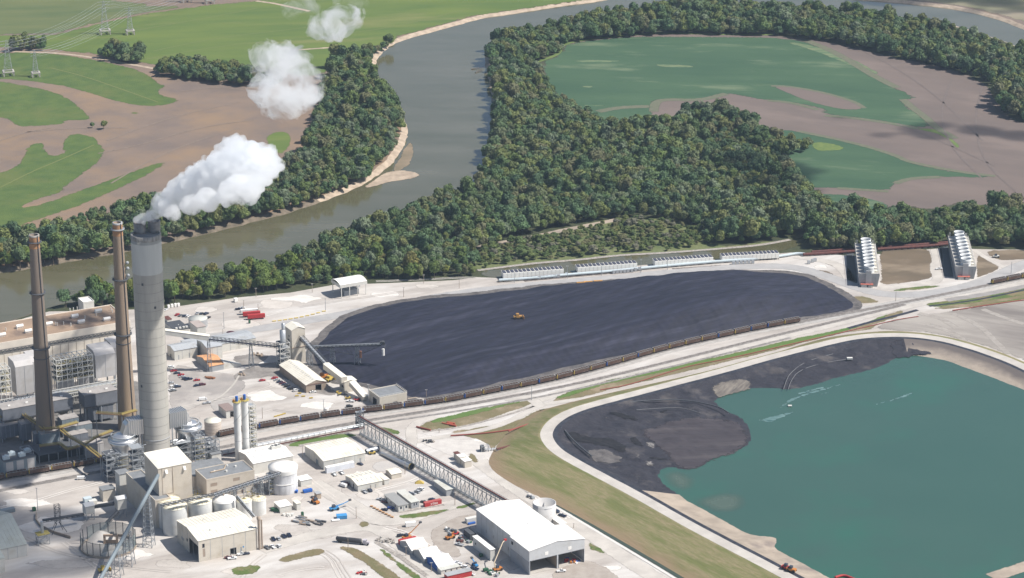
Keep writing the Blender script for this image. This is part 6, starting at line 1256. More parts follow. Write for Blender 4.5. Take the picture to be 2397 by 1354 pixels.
bent.bar((0,-1.9,3),(0,1.9,3),.22); bent.bar((0,-2,.3),(0,1.6,8),.18); bent.bar((0,1.9,.3),(0,-1.6,8),.18); bent.bar((0,-1.9,1),(L/39,-1.6,Zt-2),.2)
bo = None
for i in range(39):
    if bo is None: o = bent.build('trestle', M_steel, t); bo = o.data
    else: o = bpy.data.objects.new('trestle', bo); COL.objects.link(o); o.parent = t
    s = L*(i+.5)/39; o.location = d*s; o.rotation_euler = (0,0,math.atan2(d.y,d.x))
m = MB(); m.bar(lc_(0,0,.35), lc_(L,0,.35), 2.4, .15); m.build('ground_deck', M_groof, t)
m = MB(); 
for x in (-1.2,1.2): m.bar(lc_(0,x,1.2), lc_(L,x,1.2), .2)
m.tube([lc_(0,0,.9), lc_(L,0,.9)], .3, 6); m.build('pipe', M_galv, t)
pipe_tower('dark drive tower at the upper left end of the bridge conveyor', 842, 1003, 4, 4, 12, 3, 22, PA, M_dsteel)
# pipe rack beside the tracks
A, B = P(520, 1068), P(852, 1004); t = thing('pipe_rack', 'long low pipe rack running beside the rail tracks to the bridge conveyor', 'pipe rack', (A.x, A.y, .25)); D = B-A; L = D.length; d = D.normalized(); sx = Vector((d.y,-d.x,0))
m = MB()
for x, z in ((-.9,2.6),(0,2.6),(.8,2.7),(.3,3.8)): m.tube([d*0+sx*x+Vector((0,0,z)), d*L+sx*x+Vector((0,0,z))], .28, 6)
m.build('pipe', M_galv, t); m = MB(); m.bar(sx*1.6+Vector((0,0,1.2)), d*L+sx*1.6+Vector((0,0,1.2)), .5, .7); m.build('rusty_girder', M_rust, t); m = MB()
for i in range(26): s = L*i/25; m.bar(d*s-sx*1.1, d*s-sx*1.1+Vector((0,0,3.8)), .25); m.bar(d*s+sx*1.1, d*s+sx*1.1+Vector((0,0,3.8)), .25); m.bar(d*s-sx*1.3+Vector((0,0,2.3)), d*s+sx*1.3+Vector((0,0,2.3)), .22)
m.build('support_leg', M_steel, t)
# pipework over tanks
conveyor('tank_gallery', 'grey walkway gallery running over the tops of the pale tanks', (378,1186,23), (500,1160,23), 2.0, 1.2, (), rm=None, wm=M_steel)
conveyor('tank_gallery', 'pipe bridge from the tanks to the wrapped tank', (500,1163,20), (655,1112,16), 2.4, 2.0, (.3,.7), rm=M_galv, wm=M_galv)
conveyor('tank_gallery', 'sloping grey conveyor between the white domed tank and the narrow tanks', (552,1165,20), (592,1212,5), 1.6, 1.2, (), rm=M_galv, wm=M_steel)
for k, (x, y, c) in enumerate(((537,1160,M_rust),(560,1154,M_rust),(596,1142,M_rust),(612,1150,M_galv),(585,1166,M_rail_y),(455,1166,M_rail_y))):
    q = P(x, y); t = thing('pump_skid', ('red piping skid by the process hall, leftmost','red piping skid by the process hall, middle','red piping skid nearest the wrapped tank','grey piping skid behind the rightmost narrow tank','yellow railed skid behind the narrow tanks','yellow railed skid above the second large tank')[k], 'machinery', (q.x, q.y, .25), PA); r = random.Random(k); m = MB()
    for j in range(7): x0, y0, zz = r.uniform(-3,3), r.uniform(-2,2), r.uniform(1,5); m.tube([(x0,y0,0),(x0,y0,zz),(x0+r.uniform(-2,2),y0,zz)], .25, 6)
    m.build('pipe', c, t); m = lattice(MB(), 0, 0, 7, 5, 0, 6, 2, .22); m.build('frame', M_steel, t)
# ================================================================== coal train
CARL = 15.3
M_carb = mat('car_brown', (0.135,0.078,0.055), (0.095,0.058,0.045), scale=.5, col3=(0.20,0.14,0.11), scale3=.3); M_carrim = flat('car_rim', (0.26,0.27,0.27)); M_bogie = flat('bogie_black', (0.025,0.024,0.024))
def rail_car(endm):
    t = thing('coal_car', 'x', 'rail car', (0,0,0), 0, 'coal cars of the long train'); hl = CARL/2-.6; m = MB()
    m.add([(-hl,-1.5,1.0),(hl,-1.5,1.0),(hl,1.5,1.0),(-hl,1.5,1.0),(-hl,-1.55,3.8),(hl,-1.55,3.8),(hl,1.55,3.8),(-hl,1.55,3.8),(-hl+1,-1.35,3.8),(hl-1,-1.35,3.8),(hl-1,1.35,3.8),(-hl+1,1.35,3.8),(-hl+2.6,-1.2,1.5),(hl-2.6,-1.2,1.5),(hl-2.6,1.2,1.5),(-hl+2.6,1.2,1.5)],
          [(0,3,2,1),(0,1,5,4),(1,2,6,5),(2,3,7,6),(3,0,4,7),(4,5,9,8),(5,6,10,9),(6,7,11,10),(7,4,8,11),(8,9,13,12),(9,10,14,13),(10,11,15,14),(11,8,12,15),(12,13,14,15)]); m.build('hopper_body', M_carb, t)
    m = MB()
    for k in range(12): x = -hl+.5+k*(2*hl-1)/11; m.box(x-.08,-1.72,1.1,x+.08,-1.56,3.7); m.box(x-.08,1.56,1.1,x+.08,1.72,3.7)
    m.build('side_post', flat('post_brown',(0.10,0.065,0.05)), t)
    m = MB(); m.box(-hl,-1.68,3.8,hl,-1.5,4.0); m.box(-hl,1.5,3.8,hl,1.68,4.0); m.box(-hl,-1.5,3.8,-hl+.25,1.5,4.0); m.box(hl-.25,-1.5,3.8,hl,1.5,4.0)
    for k in range(1, 6): x = -hl+2*hl*k/6; m.box(x-.1,-1.5,3.75,x+.1,1.5,3.92)
    m.build('top_rim', M_carrim, t)
    m = MB(); m.box(-hl-.45,-1.4,1.0,-hl,1.4,2.4); m.box(-hl-.5,-1.5,2.4,-hl,-1.1,3.9); m.build('end_platform', endm, t)
    for sx in (-1, 1):
        m = MB(); m.box(sx*hl*.72-1.3,-1.15,.25,sx*hl*.72+1.3,1.15,1.0)
        for dx in (-.85,.85):
            for sy in (-.85,.85): m.tube([(sx*hl*.72+dx,sy-.08,.5),(sx*hl*.72+dx,sy+.08,.5)], .46, 10)
        m.build('bogie', M_bogie, t)
    return t
CAR_P = [rail_car(M_yel), rail_car(M_blue), rail_car(M_dsteel)]
seq_x = [605,653,704,755,806,857,909,957,1007,1055,1100,1144,1188,1231,1274,1313,1352,1390,1426,1462,1499,1535,1573,1611,1650,1689,1727,1764,1801,1839,1873]
mt = line(main_track, 0, 2, 1.0); mtx = [proj(p)[0] for p in mt]
arc = [0.0]
for i in range(1, len(mt)): arc.append(arc[-1]+(mt[i]-mt[i-1]).length)
def on_track(s):
    i = int(np.searchsorted(arc, s)); i = min(max(i, 1), len(mt)-1); f = (s-arc[i-1])/(arc[i]-arc[i-1]+1e-9); p = mt[i-1].lerp(mt[i], f); d = (mt[min(i+3, len(mt)-1)]-mt[max(i-3, 0)]); return p, math.atan2(d.y, d.x)
def sx_at(x): return float(np.interp(x, mtx, arc))
ORD = ['first','second','third','fourth','fifth','sixth','seventh','eighth','ninth','tenth','eleventh','twelfth','thirteenth','fourteenth','fifteenth','sixteenth','seventeenth','eighteenth','nineteenth','twentieth','twenty-first','twenty-second','twenty-third','twenty-fourth','twenty-fifth','twenty-sixth','twenty-seventh','twenty-eighth','twenty-ninth','thirtieth','thirty-first','thirty-second','thirty-third','thirty-fourth','thirty-fifth','thirty-sixth']
s1, s0 = sx_at(1873), sx_at(605); ncar = 30; pitch = (s1-s0)/ncar; print('car pitch', pitch)
usedp = [False]*3
def place_car(s, k, label, group='coal cars of the long train'):
    p, a = on_track(s); c = CAR_P[k]
    if not usedp[k]: usedp[k] = True; r = c
    else: r = copy_tree(c)
    r.location = (p.x, p.y, .62); r.rotation_euler = (0,0,a); r['label'] = label; r['group'] = group; f = min(1, (pitch-.6)/CARL); r.scale = (f,1,1) if f < 1 else (1,1,1)
cols = [0,1,1,0,1,0,0,0,0,1,0,1,0,0,0,1,0,1,0,1,0,1,1,0,1,1,2,1,1,1,2]
for i in range(ncar): place_car(s1-pitch*(i+.5), cols[i % 31], ORD[i]+' brown coal car of the long train, counted from its far right end')
for i in range(2): place_car(s0-pitch*(i+.5), 2*i, ('coal car just left of the twin white silos','coal car between the cream tank and the right pipe tower')[i])
sl = sx_at(272)
for i in range(7):
    s = sl-pitch*(i+.5)
    if s > arc[0]+8: place_car(s, 0, ORD[i]+' shaded coal car beside the boiler back end, counted from the right', 'coal cars beside the boilers')
sr = sx_at(2320)
for i in range(4): place_car(sr+pitch*(i+.5), 0, ORD[i]+' coal car of the right edge train, counted from its left end', 'coal cars at the right edge')
# ================================================================== road vehicles
PAINT = {'white': (0.72,0.72,0.71), 'silver': (0.42,0.43,0.44), 'grey': (0.16,0.165,0.17), 'black': (0.015,0.015,0.018), 'navy': (0.018,0.028,0.06), 'red': (0.42,0.02,0.025), 'maroon': (0.10,0.015,0.025), 'blue': (0.02,0.07,0.30), 'green': (0.02,0.12,0.05)}
VM = {}
def vparts(kind, colr):
    if (kind, colr) in VM: return VM[(kind, colr)]
    pm = mat('paint_'+colr, PAINT[colr], rough=.3, spec=.5); L, W = {'sedan': (4.7,1.85), 'pickup': (5.8,2.0), 'suv': (4.9,1.95), 'van': (5.8,2.1)}[kind]; b, g = MB(), MB(); l, w_ = L/2, W/2
    def ex(mb, prof, y0, y1):
        n = len(prof); k = [(x,y0,z) for x, z in prof]+[(x,y1,z) for x, z in prof]; mb.add(k, [tuple(range(n)), tuple(range(n, 2*n))[::-1]]+[(i,(i+1)%n+0,(i+1)%n+n,i+n) for i in range(n)])
    if kind == 'sedan': ex(b, [(-l,.35),(l,.35),(l,.7),(l-.1,.88),(l*.45,.98),(-l*.62,.98),(-l,.9)], -w_, w_); ex(g, [(l*.4,.97),(l*.1,1.4),(-l*.38,1.42),(-l*.68,.97)], -w_+.12, w_-.12); rf = (-l*.36, l*.08, 1.4, .07)
    elif kind == 'suv': ex(b, [(-l,.4),(l,.4),(l,.95),(l*.5,1.1),(-l,1.1)], -w_, w_); ex(g, [(l*.48,1.08),(l*.2,1.65),(-l*.88,1.68),(-l*.98,1.08)], -w_+.1, w_-.1); rf = (-l*.86, l*.18, 1.66, .08)
    elif kind == 'pickup': ex(b, [(-l,.5),(l,.5),(l,1.0),(l*.42,1.15),(-l*.05,1.15),(-l*.05,.75),(-l+.12,.75),(-l+.12,1.12),(-l,1.12)], -w_+.15, w_-.15); b.box(-l,-w_,.5,-l*.05,-w_+.14,1.14); b.box(-l,w_-.14,.5,-l*.05,w_,1.14); b.box(-l*.05,-w_,.5,l*.9,-w_+.14,1.08); b.box(-l*.05,w_-.14,.5,l*.9,w_,1.08); ex(g, [(l*.42,1.12),(l*.2,1.75),(-l*.02,1.78),(-l*.04,1.12)], -w_+.14, w_-.14); rf = (-l*.02, l*.19, 1.76, .08)
    else: ex(b, [(-l,.45),(l,.45),(l,1.15),(l*.82,1.3),(l*.6,2.1),(-l,2.15)], -w_, w_); ex(g, [(l*.83,1.3),(l*.62,2.0),(l*.55,2.0),(l*.55,1.3)], -w_-.02, w_+.02); rf = (-l*.98, l*.55, 2.12, .06)
    r = MB(); r.box(rf[0],-w_+.16,rf[2],rf[1],w_-.16,rf[2]+rf[3])
    wh = MB(); wh.tube([(0,-.12,0),(0,.12,0)], .36, 10); out = []
    for nm, q, m in (('body', b, pm), ('windows', g, M_glass), ('roof', r, pm), ('wheel', wh, M_tire)):
        me = bpy.data.meshes.new(nm); me.from_pydata(q.v, [], q.f); me.materials.append(m); out.append((nm, me))
    VM[(kind, colr)] = (out, l, w_); return VM[(kind, colr)]
def car(kind, colr, x, y, rz, label, group=None, z=.3):
    q = P(x, y); t = thing('parked_'+('car' if kind == 'sedan' else kind), label, {'sedan':'car','suv':'car','pickup':'pickup truck','van':'van'}[kind], (q.x, q.y, z), math.radians(rz), group); parts, l, w_ = vparts(kind, colr)
    for nm, me in parts:
        if nm == 'wheel':
            for sx in (-.62, .64):
                for sy in (-1, 1): o = bpy.data.objects.new('wheel', me); COL.objects.link(o); o.parent = t; o.location = (l*sx, sy*(w_-.1), .36)
        else: o = bpy.data.objects.new(nm, me); COL.objects.link(o); o.parent = t
    return t
def lot(rows, desc, group, base_rz):
    n = {}
    for i, (k, c, x, y, *r) in enumerate(rows):
        car(k, c, x, y, (r[0] if r else base_rz)+random.uniform(-5, 5), f'{c} {"car" if k in ("sedan","suv") else k}, {ORD[i]} {desc}', group)
lot([('sedan','white',388,728),('sedan','red',415,739),('sedan','grey',422.5,741),('sedan','navy',432,742),('suv','white',440,743),('sedan','silver',463,735.5),('sedan','black',472,737),('suv','navy',483,737),('sedan','black',488,746)], 'from the left round the flat silver tank', 'cars by the silver tank', 62)
lot([('pickup','navy',559,726),('pickup','white',566,723.5),('pickup','silver',571,731),('pickup','white',577,732)], 'from the left above the red trailers', 'pickups by the red trailers', 15)
lot([('suv','white',401,862),('sedan','red',407,870.5),('sedan','navy',414,876),('sedan','red',424,880),('sedan','silver',427,884.5),('suv','navy',434,889),('pickup','navy',442,890.5),('sedan','red',461,892.5),('sedan','navy',461,905),('suv','maroon',474,903),('sedan','silver',400,899),('pickup','white',408,906),('suv','navy',416,908),('sedan','white',402,914.5),('sedan','grey',406,917)], 'in the staff lot right of the concrete stack, counted down', 'cars in the staff lot', 25)
car('sedan','red',614,893,20,'bright red car alone on the gravel left of the tan workshop')
lot([('sedan','red',643,887.5),('sedan','silver',648.5,891.5),('sedan','navy',655,896.5),('sedan','maroon',661,899.5),('sedan','navy',667,902.5),('suv','black',672.5,906.5),('sedan','navy',679,910),('suv','black',685,912.5),('suv','white',693,916.5)], 'from the upper left in the row along the tan workshop', 'cars along the tan workshop', 28)
car('sedan','white',733,920,20,'white car at the front right corner of the tan workshop')
car('pickup','white',820.5,942,170,'white pickup just left of the sloping cream reclaim gallery'); car('suv','black',818,954,15,'dark car between the reclaim gallery and the coal train')
car('van','white',475,938,20,'white van left of the twin white silos, upper of two'); car('pickup','silver',485,946,20,'silver pickup left of the twin white silos, lower of two')
car('pickup','white',783,1113,115,'white pickup left of two below the white trailers'); car('pickup','white',800.5,1109.5,115,'white pickup right of two below the white trailers'); car('sedan','navy',843,1089,140,'dark car at the right end of the white trailers')
car('van','white',803,1140,140,'white van at the left corner of the cream workshop'); car('suv','maroon',811,1136,120,'dark car behind the white van at the cream workshop')
car('pickup','silver',854,1154,120,'silver pickup below the cream workshop, left of two'); car('suv','navy',866,1151,115,'dark car below the cream workshop, right of two')
lot([('pickup','silver',892,1172),('sedan','maroon',901,1178),('sedan','navy',900,1196),('sedan','blue',915,1192)], 'from the top round the white office trailer', 'cars by the office trailer', 160)
lot([('suv','navy',957,1158.5),('sedan','silver',967,1158),('suv','silver',977,1154),('suv','white',985,1148)], 'from the left above the grey office trailer', 'cars above the office trailers', 135)
car('sedan','black',992,1178,150,'dark car hidden at the left end of the red trailer'); car('suv','navy',1011,1173,140,'dark car directly behind the red trailer')
lot([('pickup','navy',640,1265),('sedan','silver',652.5,1264),('pickup','navy',665,1258.5),('pickup','navy',677,1256)], 'from the left in the upper row right of the cream shed', 'cars in the upper row by the cream shed', 112)
lot([('pickup','grey',625,1285),('pickup','white',639,1283),('suv','white',652.5,1281.5)], 'from the left in the lower row right of the cream shed', 'cars in the lower row by the cream shed', 125)
lot([('sedan','maroon',534,1308),('pickup','white',544,1310),('pickup','white',566,1300),('sedan','navy',576,1299)], 'from the left along the front of the cream shed', 'cars in front of the cream shed', 20)
car('pickup','silver',1075.5,1278,150,'silver pickup left of the white annex'); lot([('pickup','white',1072,1321),('suv','white',1086,1330),('pickup','navy',1111,1334),('pickup','white',1102,1346)], 'from the upper left beside the tent row', 'trucks beside the tents', 145)
car('pickup','white',1314,1340,10,'white utility pickup in front of the open bays'); car('pickup','navy',1316.5,1210,140,'blue pickup on the road behind the concrete silo'); car('suv','black',938,1257,30,'dark car above the first tent'); car('van','white',191,1123,10,'white truck beside the rail track at lower left')
car('pickup','white',2198,632,10,'white truck on the track between the cooling towers'); car('suv','navy',1303,1200,120,'dark car half hidden behind the concrete silo')
# trailers in the upper yard
def box_trailer(x, y, rz, col_, label, L=13.5):
    q = P(x, y); t = thing('box_trailer', label, 'trailer', (q.x, q.y, .3), math.radians(rz), None); m = MB(); m.box(-L/2,-1.3,1.1,L/2,1.3,4.0); m.build('box', col_, t)
    for sx in (-L*.36, -L*.27, L*.36):
        m = MB(); m.tube([(sx,-1.2,.5),(sx,1.2,.5)], .5, 10); m.build('wheel', M_tire, t)
box_trailer(584,736,14,M_white,'white box trailer above the two red trailers'); box_trailer(589,742,14,M_red,'upper of two bright red trailers in the far yard'); box_trailer(600,748,14,M_red,'lower of two bright red trailers in the far yard')
# tanker truck
q = P(832, 1274); t = thing('tanker_truck', 'dark bulk tanker truck driving along the lower road', 'truck', (q.x, q.y, .4), math.radians(-14)); m = MB(); m.tube([(-12.5,0,2.3),(-12,0,2.3),(3.6,0,2.3),(4,0,2.3)], [1.0,1.35,1.35,1.0], 14); m.build('tank', mat('tank_black',(0.05,0.05,0.055),rough=.35), t); m = MB(); m.box(-12,-1.1,.9,4,1.1,1.2); m.build('chassis', M_dsteel, t)
m = MB(); m.box(5.0,-1.2,.9,7.2,1.2,3.3); m.box(7.2,-1.0,.9,9.2,1.0,2.1); m.build('cab', flat('cab_white',(0.5,0.47,0.5)), t); m = MB(); m.box(7.21,-1.0,2.2,7.3,1.0,3.1); m.build('windscreen', M_glass, t)
for x in (-10.5,-9.2,3.4,4.7,8.3): m = MB(); m.tube([(x,-1.25,.5),(x,1.25,.5)], .52, 10); m.build('wheel', M_tire, t)
# machines
def machine(name, label, x, y, rz, colr, boom=None, z=.3, s=1.0, dozer=False, tracked=False):
    q = P(x, y, z); t = thing(name, label, {'wheel_loader':'loader','bulldozer':'bulldozer'}.get(name, 'machine'), (q.x, q.y, z), math.radians(rz)); m = MB(); m.box(-2.6*s,-1.1*s,.7*s,2.2*s,1.1*s,1.7*s); m.build('chassis', colr, t)
    m = MB(); m.box(-1.2*s,-.9*s,1.7*s,.4*s,.9*s,3.0*s); m.build('cab', M_glass if not dozer else colr, t)
    if tracked:
        for sy in (-1, 1): m = MB(); m.box(-2.4*s,sy*1.3*s-.3*s,0,2.4*s,sy*1.3*s+.3*s,1.1*s); m.build('track', M_tire, t)
    else:
        for sx in (-1.7, 1.6):
            for sy in (-1, 1): m = MB(); m.tube([(sx*s,sy*1.2*s-.25*s,.65*s),(sx*s,sy*1.2*s+.25*s,.65*s)], .68*s, 10); m.build('wheel', M_tire, t)
    if boom:
        m = MB(); m.bar((-1.5*s,0,1.8*s), boom[0], .55); 
        for a_, b_ in zip(boom[:-1], boom[1:]): m.bar(a_, b_, .4)
        m.build('boom', colr if name != 'boom_lift' else flat('boom_cream',(0.7,0.58,0.42)), t); e = boom[-1]; m = MB(); m.cbox((e[0],e[1],e[2]-.3),1.6,1.2,1.1); m.build('basket', M_red if name == 'boom_lift' else M_dsteel, t)
    if dozer: m = MB(); m.box(2.9*s,-1.9*s,.1,3.2*s,1.9*s,1.5*s); m.bar((2*s,-1.2*s,.8),(3*s,-1.2*s,.8),.3); m.bar((2*s,1.2*s,.8),(3*s,1.2*s,.8),.3); m.build('blade', colr, t)
    return t
machine('bulldozer', 'yellow wheel dozer working alone on top of the coal pile', 1213, 746, 10, flat('dozer_ochre', (0.40,0.22,0.07)), z=float(coal_z(np.array([P(1213,746,8).x]), np.array([P(1213,746,8).y]))[0])+.1, s=1.35, dozer=True)
machine('telehandler', 'orange telehandler beside the timber shelter', 738, 1178, 130, M_orange, [(3,0,3)], s=1.2)
machine('wheel_loader', 'yellow wheel loader under the tube gallery at bottom left', 243, 1338, 30, M_yel, s=1.3, dozer=True)
machine('mobile_crane', 'orange mobile crane with raised boom above the tents', 953, 1262, 30, M_orange, [(3,0,4),(9,-1,9.5)], s=1.2)
machine('boom_lift', 'orange boom lift reaching up to the corner of the large white building', 1165, 1336, 35, M_orange, [(-2.5,0,6),(8,6,14.5),(10.5,7,15)], s=1.2)
machine('telehandler', 'orange telehandler left of the large white building, nearer the annex', 1054, 1261, 40, M_orange, [(4,0,4)], s=1.2)
machine('scissor_lift', 'small red lift just right of the orange telehandler by the large white building', 1067, 1252, 40, M_red, s=.9)
machine('scissor_lift', 'light blue boom machine lying extended on the gravel', 783, 1194, 28, M_sky, [(6,0,3),(11,0,4.5)], s=1.2)
machine('scissor_lift', 'light blue lift with white base next to the trucks by the tents', 1112, 1325, 120, M_sky, [(4,0,3.5)], s=.9)
machine('wheel_loader', 'yellow machine parked between the tan workshop and the reclaim gallery, upper', 756, 886, 30, M_orange, s=1.4, dozer=True); machine('wheel_loader', 'yellow machine beside the cream reclaim gallery, lower', 771, 892, 60, M_yel, s=1.4, dozer=True)
machine('forklift', 'small yellow machine at the upper left of the reclaim chute foot', 815, 934, 20, M_yel, s=.8); machine('forklift', 'small red machine at the foot of the reclaim chute', 836, 938, 20, M_red, s=.9)
machine('forklift', 'small yellow machine above the long fallen grey tube', 872, 1063, 20, M_yel, s=.9); machine('pump_unit', 'red and yellow pump machine at the levee road bottom right, left of two', 1841, 1333, -30, M_red, z=8.3, s=1.2); machine('pump_unit', 'red and yellow pump machine at the levee road bottom right, right of two', 1853, 1338, -30, M_orange, z=8.3, s=1.2)
machine('generator_set', 'small trailer machine in the brown field right of the cooling towers', 2332, 603, 10, M_wsteel, s=1.0)
# light tower with yellow base
q = P(982, 1132); t = thing('light_tower', 'yellow based mobile light tower on the gravel', 'light tower', (q.x,q.y,.3)); m = MB(); m.add([(-3,-1.5,0),(3,-1.5,0),(3,1.5,0),(-3,1.5,0),(-1,-.7,1.6),(1,-.7,1.6),(1,.7,1.6),(-1,.7,1.6)], [(0,1,5,4),(1,2,6,5),(2,3,7,6),(3,0,4,7),(4,5,6,7)]); m.build('base', M_yel, t); m = MB(); m.bar((0,0,1.6),(0,0,8.5),.25); m.bar((-.8,0,8.4),(.8,0,8.4),.3); m.build('mast', M_steel, t)
# site boxes and piles
def crate(name, label, cat, x, y, sx, sy, sz, c, rz=28.5, z=.3, round_=False, group=None):
    q = P(x, y, z); t = thing(name, label, cat, (q.x,q.y,z), math.radians(rz), group); m = MB()
    if round_: m.lathe((0,0,0), [(sx,0),(sx,sz*.9),(sx*.6,sz),(.05,sz)], 20); m.build('body', c, t)
    else:
        m.cbox((0,0,.15), sx, sy, sz-.15); m.build('body', c, t); m = MB(); m.cbox((0,0,0), sx*.94, sy*.94, .15); m.build('skid', M_dsteel, t); m = MB(); m.cbox((0,0,sz), sx*1.02, sy*1.02, .1); m.build('lid', c, t)
    return t
crate('dumpster','blue open dumpster right of the wrapped tank, right of two','dumpster',720,1152,6,2.6,1.8,M_blue); crate('dumpster','blue dumpster close to the wrapped tank, left of two','dumpster',689,1153,4.5,2.4,1.6,M_blue,-10)
crate('green_generator','dark green generator left of the small white-roofed cabin','generator',646,1197,6,2.5,1.8,M_green,-20); crate('blue_tarp_stack','material stack under a bright blue tarpaulin on the gravel','tarpaulin',800,1213,6.5,4,2.2,M_sky,10); crate('flat_trailer','white flat trailer left of the blue tarpaulin','trailer',786,1219,5,2.4,.5,M_white,10)
crate('portable_toilet','green portable toilet below the red trailers','toilet',584,757,1.3,1.3,2.5,M_green); crate('portable_toilet','green portable toilet by the pipe stack','toilet',708,1208,1.4,1.4,2.6,M_green); crate('portable_toilet','dark portable cabin beside the left light pole on the lower road','cabin',80,1196,2,2,2.3,M_green); crate('dumpster','grey open container at the left edge above the grey warehouse','container',18,1199,9,4,2.2,M_bluegrey)
crate('green_dumpster','green container in front of the white annex, left of two','dumpster',1126,1303,2.2,2,1.6,M_green); crate('green_dumpster','green container left of the boom lift','dumpster',1137,1337,3,2,1.6,M_green); crate('green_dumpster','dark green container nearest the boom lift','dumpster',1146,1341,3,2,1.6,M_green)
crate('camper_trailer','white camper trailer on the gravel loop','trailer',961,1232,6.5,2.6,2.8,M_white,15); crate('white_cooler','white box unit above the red trailers at the fence','cabin',552,707,2.6,2.6,3,M_white); crate('generator_group','pale blue generator block beside the tube gallery house','generator',205,1176,5,4,3.2,M_pblue,28); crate('generator_group','low pale generator next to the taller generator block','generator',217,1178,5,4,2,M_wsteel,28)
crate('tool_shed','open shelter with white top behind the large white building','shelter',1103,1222,7.5,3,3,M_wsteel,28); crate('blue_crate','blue crate under the white shelter behind the large white building','crate',1104,1227,5,1.5,1,M_blue,28)
crate('dark_stack','dark machinery against the rear left wall of the large white building','machinery',1100,1258,4,9,4,M_dsteel,28); crate('raft','small white raft on the green pond','raft',1849,952,2.6,1.8,.8,M_wsteel,0,4.05); crate('pump_float','white pump float lying on the dark ash bank','float',1989,842,4,2.4,1.4,M_wsteel,0,5.3)
for i, (x, y) in enumerate(((395,722),(403,720),(411,718.5),(418,718))): crate('white_hut', ORD[i]+' small white hut from the left along the wood edge', 'hut', x, y, 1.8, 1.8, 2.6, M_white, group='white huts along the wood edge')
for i, (x, y) in enumerate(((645,976),(652,974),(659,972),(665,970))): crate('yellow_barrier', ORD[i]+' yellow barrier from the left in the line above the coal train', 'barrier', x, y, 2.3, .6, .7, M_yel, 28, group='yellow barriers above the train')
for i, (x, y) in enumerate(((701,922),(710,929),(695,928),(728,933))): crate('yellow_barrier', ORD[i]+' yellow barrier in the loose group below the tan workshop', 'barrier', x, y, 2.6, .8, .7, M_yel, 10, group='yellow barriers by the tan workshop')
for i in range(10):
    f = i/9; crate('yellow_barrier', ORD[i]+' yellow block from the left in the line above the transfer tower', 'barrier', 642+f*116, 753-f*23.5+3*math.sin(f*3), 3.0, .7, .7, flat('faded_yellow',(0.66,0.52,0.2)), 20, group='yellow blocks along the upper yard road')
for i, (x, y) in enumerate(((1215,664),(1232,662),(1255,660))): crate('orange_barrier', ORD[i]+' orange barrier from the left beside the coal pile road', 'barrier', x+145, y-1, 7, .8, .8, flat('orange_pale',(0.75,0.40,0.12)), 8, group='orange barriers by the coal pile road')
for i in range(8): f = i/7; crate('wood_bin', ORD[i]+' small wooden planter from the upper left along the office trailers', 'planter', 870+48*f, 1187+25*f, 1.8, 1.2, .8, flat('planter_wood',(0.5,0.3,0.16)), -20, group='wooden planters by the office trailers')
def pile(name, label, x, y, n, sp, kind, cs, seed):
    q = P(x, y); t = thing(name, label, 'materials', (q.x,q.y,.3), math.radians(-25)); r = random.Random(seed)
    for i in range(n):
        m = MB(); a = r.uniform(-sp, sp); b = r.uniform(-sp*.55, sp*.55); z_ = r.uniform(.3,.9)
        if kind == 'pipe': m.tube([(a-2.2,b,z_),(a+2.2,b+r.uniform(-.4,.4),z_)], r.uniform(.35,.7), 8); m.build('pipe', r.choice(cs), t)
        else: m.cbox((a,b,0), r.uniform(.8,2.4), r.uniform(.6,1.8), r.uniform(.5,1.6), r.uniform(0,3)); m.build('piece', r.choice(cs), t)
pile('pipe_stack','long stack of dark pipes and valves lying on the gravel', 722, 1224, 26, 9, 'pipe', [M_dsteel, M_steel, M_tan], 1)
pile('scrap_pile','heap of white bags beside the small white-roofed cabin', 672, 1207, 12, 3.5, 'box', [M_white, M_wsteel], 2)
pile('scrap_pile','scattered grey parts left of the large white building', 1056, 1245, 14, 4.5, 'box', [M_steel, M_white, M_dsteel], 3)
pile('scrap_pile','clutter along the rear wall of the large white building', 1090, 1268, 18, 5, 'box', [M_steel, M_rust, M_dsteel, M_green], 4)
pile('scrap_pile','colourful clutter inside the right open bay', 1338, 1316, 14, 4.5, 'box', [M_orange, M_white, M_blue, M_red], 5)
pile('scrap_pile','boxes and machines below the boom lift at the bottom edge', 1158, 1346, 12, 4, 'box', [M_steel, M_white, M_green], 6)
pile('pipe_stack','rusty pipe bundle below the orange-roofed shed', 494, 887, 7, 3.5, 'pipe', [flat('rusty_pipe',(0.3,0.13,0.06))], 7)
pile('scrap_pile','dark clutter below the conveyor trestle', 570, 878, 10, 4, 'box', [M_dsteel, M_tan], 8)
pile('scrap_pile','timber stacks right of the conveyor trestle', 604, 833, 9, 4, 'box', [M_sand, M_tan], 9)
pile('scrap_pile','white rubble heap right of the grassy island at lower centre', 905, 1268, 22, 6, 'box', [M_rock, M_conc], 10)
pile('scrap_pile','red bundles and parts at the bottom edge left of the grass verge', 853, 1344, 12, 4, 'box', [M_red, M_dsteel, M_wsteel], 11)
pile('scrap_pile','orange and blue parts between the process hall and the twin silos', 545, 1098, 10, 4, 'box', [M_orange, M_white, M_red], 12)
pile('scrap_pile','rubble heap beside the bridge conveyor on the gravel pad', 1000, 1036, 12, 4, 'box', [M_dsteel, M_rock], 13)
pile('scrap_pile','grey pipe racks near the levee toe behind the concrete silo', 1242, 1166, 9, 3, 'box', [M_steel, M_dsteel], 14)
pile('scrap_pile','clutter under the coal reclaim gallery', 800, 925, 14, 5, 'box', [M_dsteel, M_yel, M_tan], 15)
pile('red_pipe_stack','stack of rust red pipes on the grass near the rail crossing', 1058, 995, 9, 5, 'pipe', [flat('brick_red',(0.42,0.10,0.06))], 16)
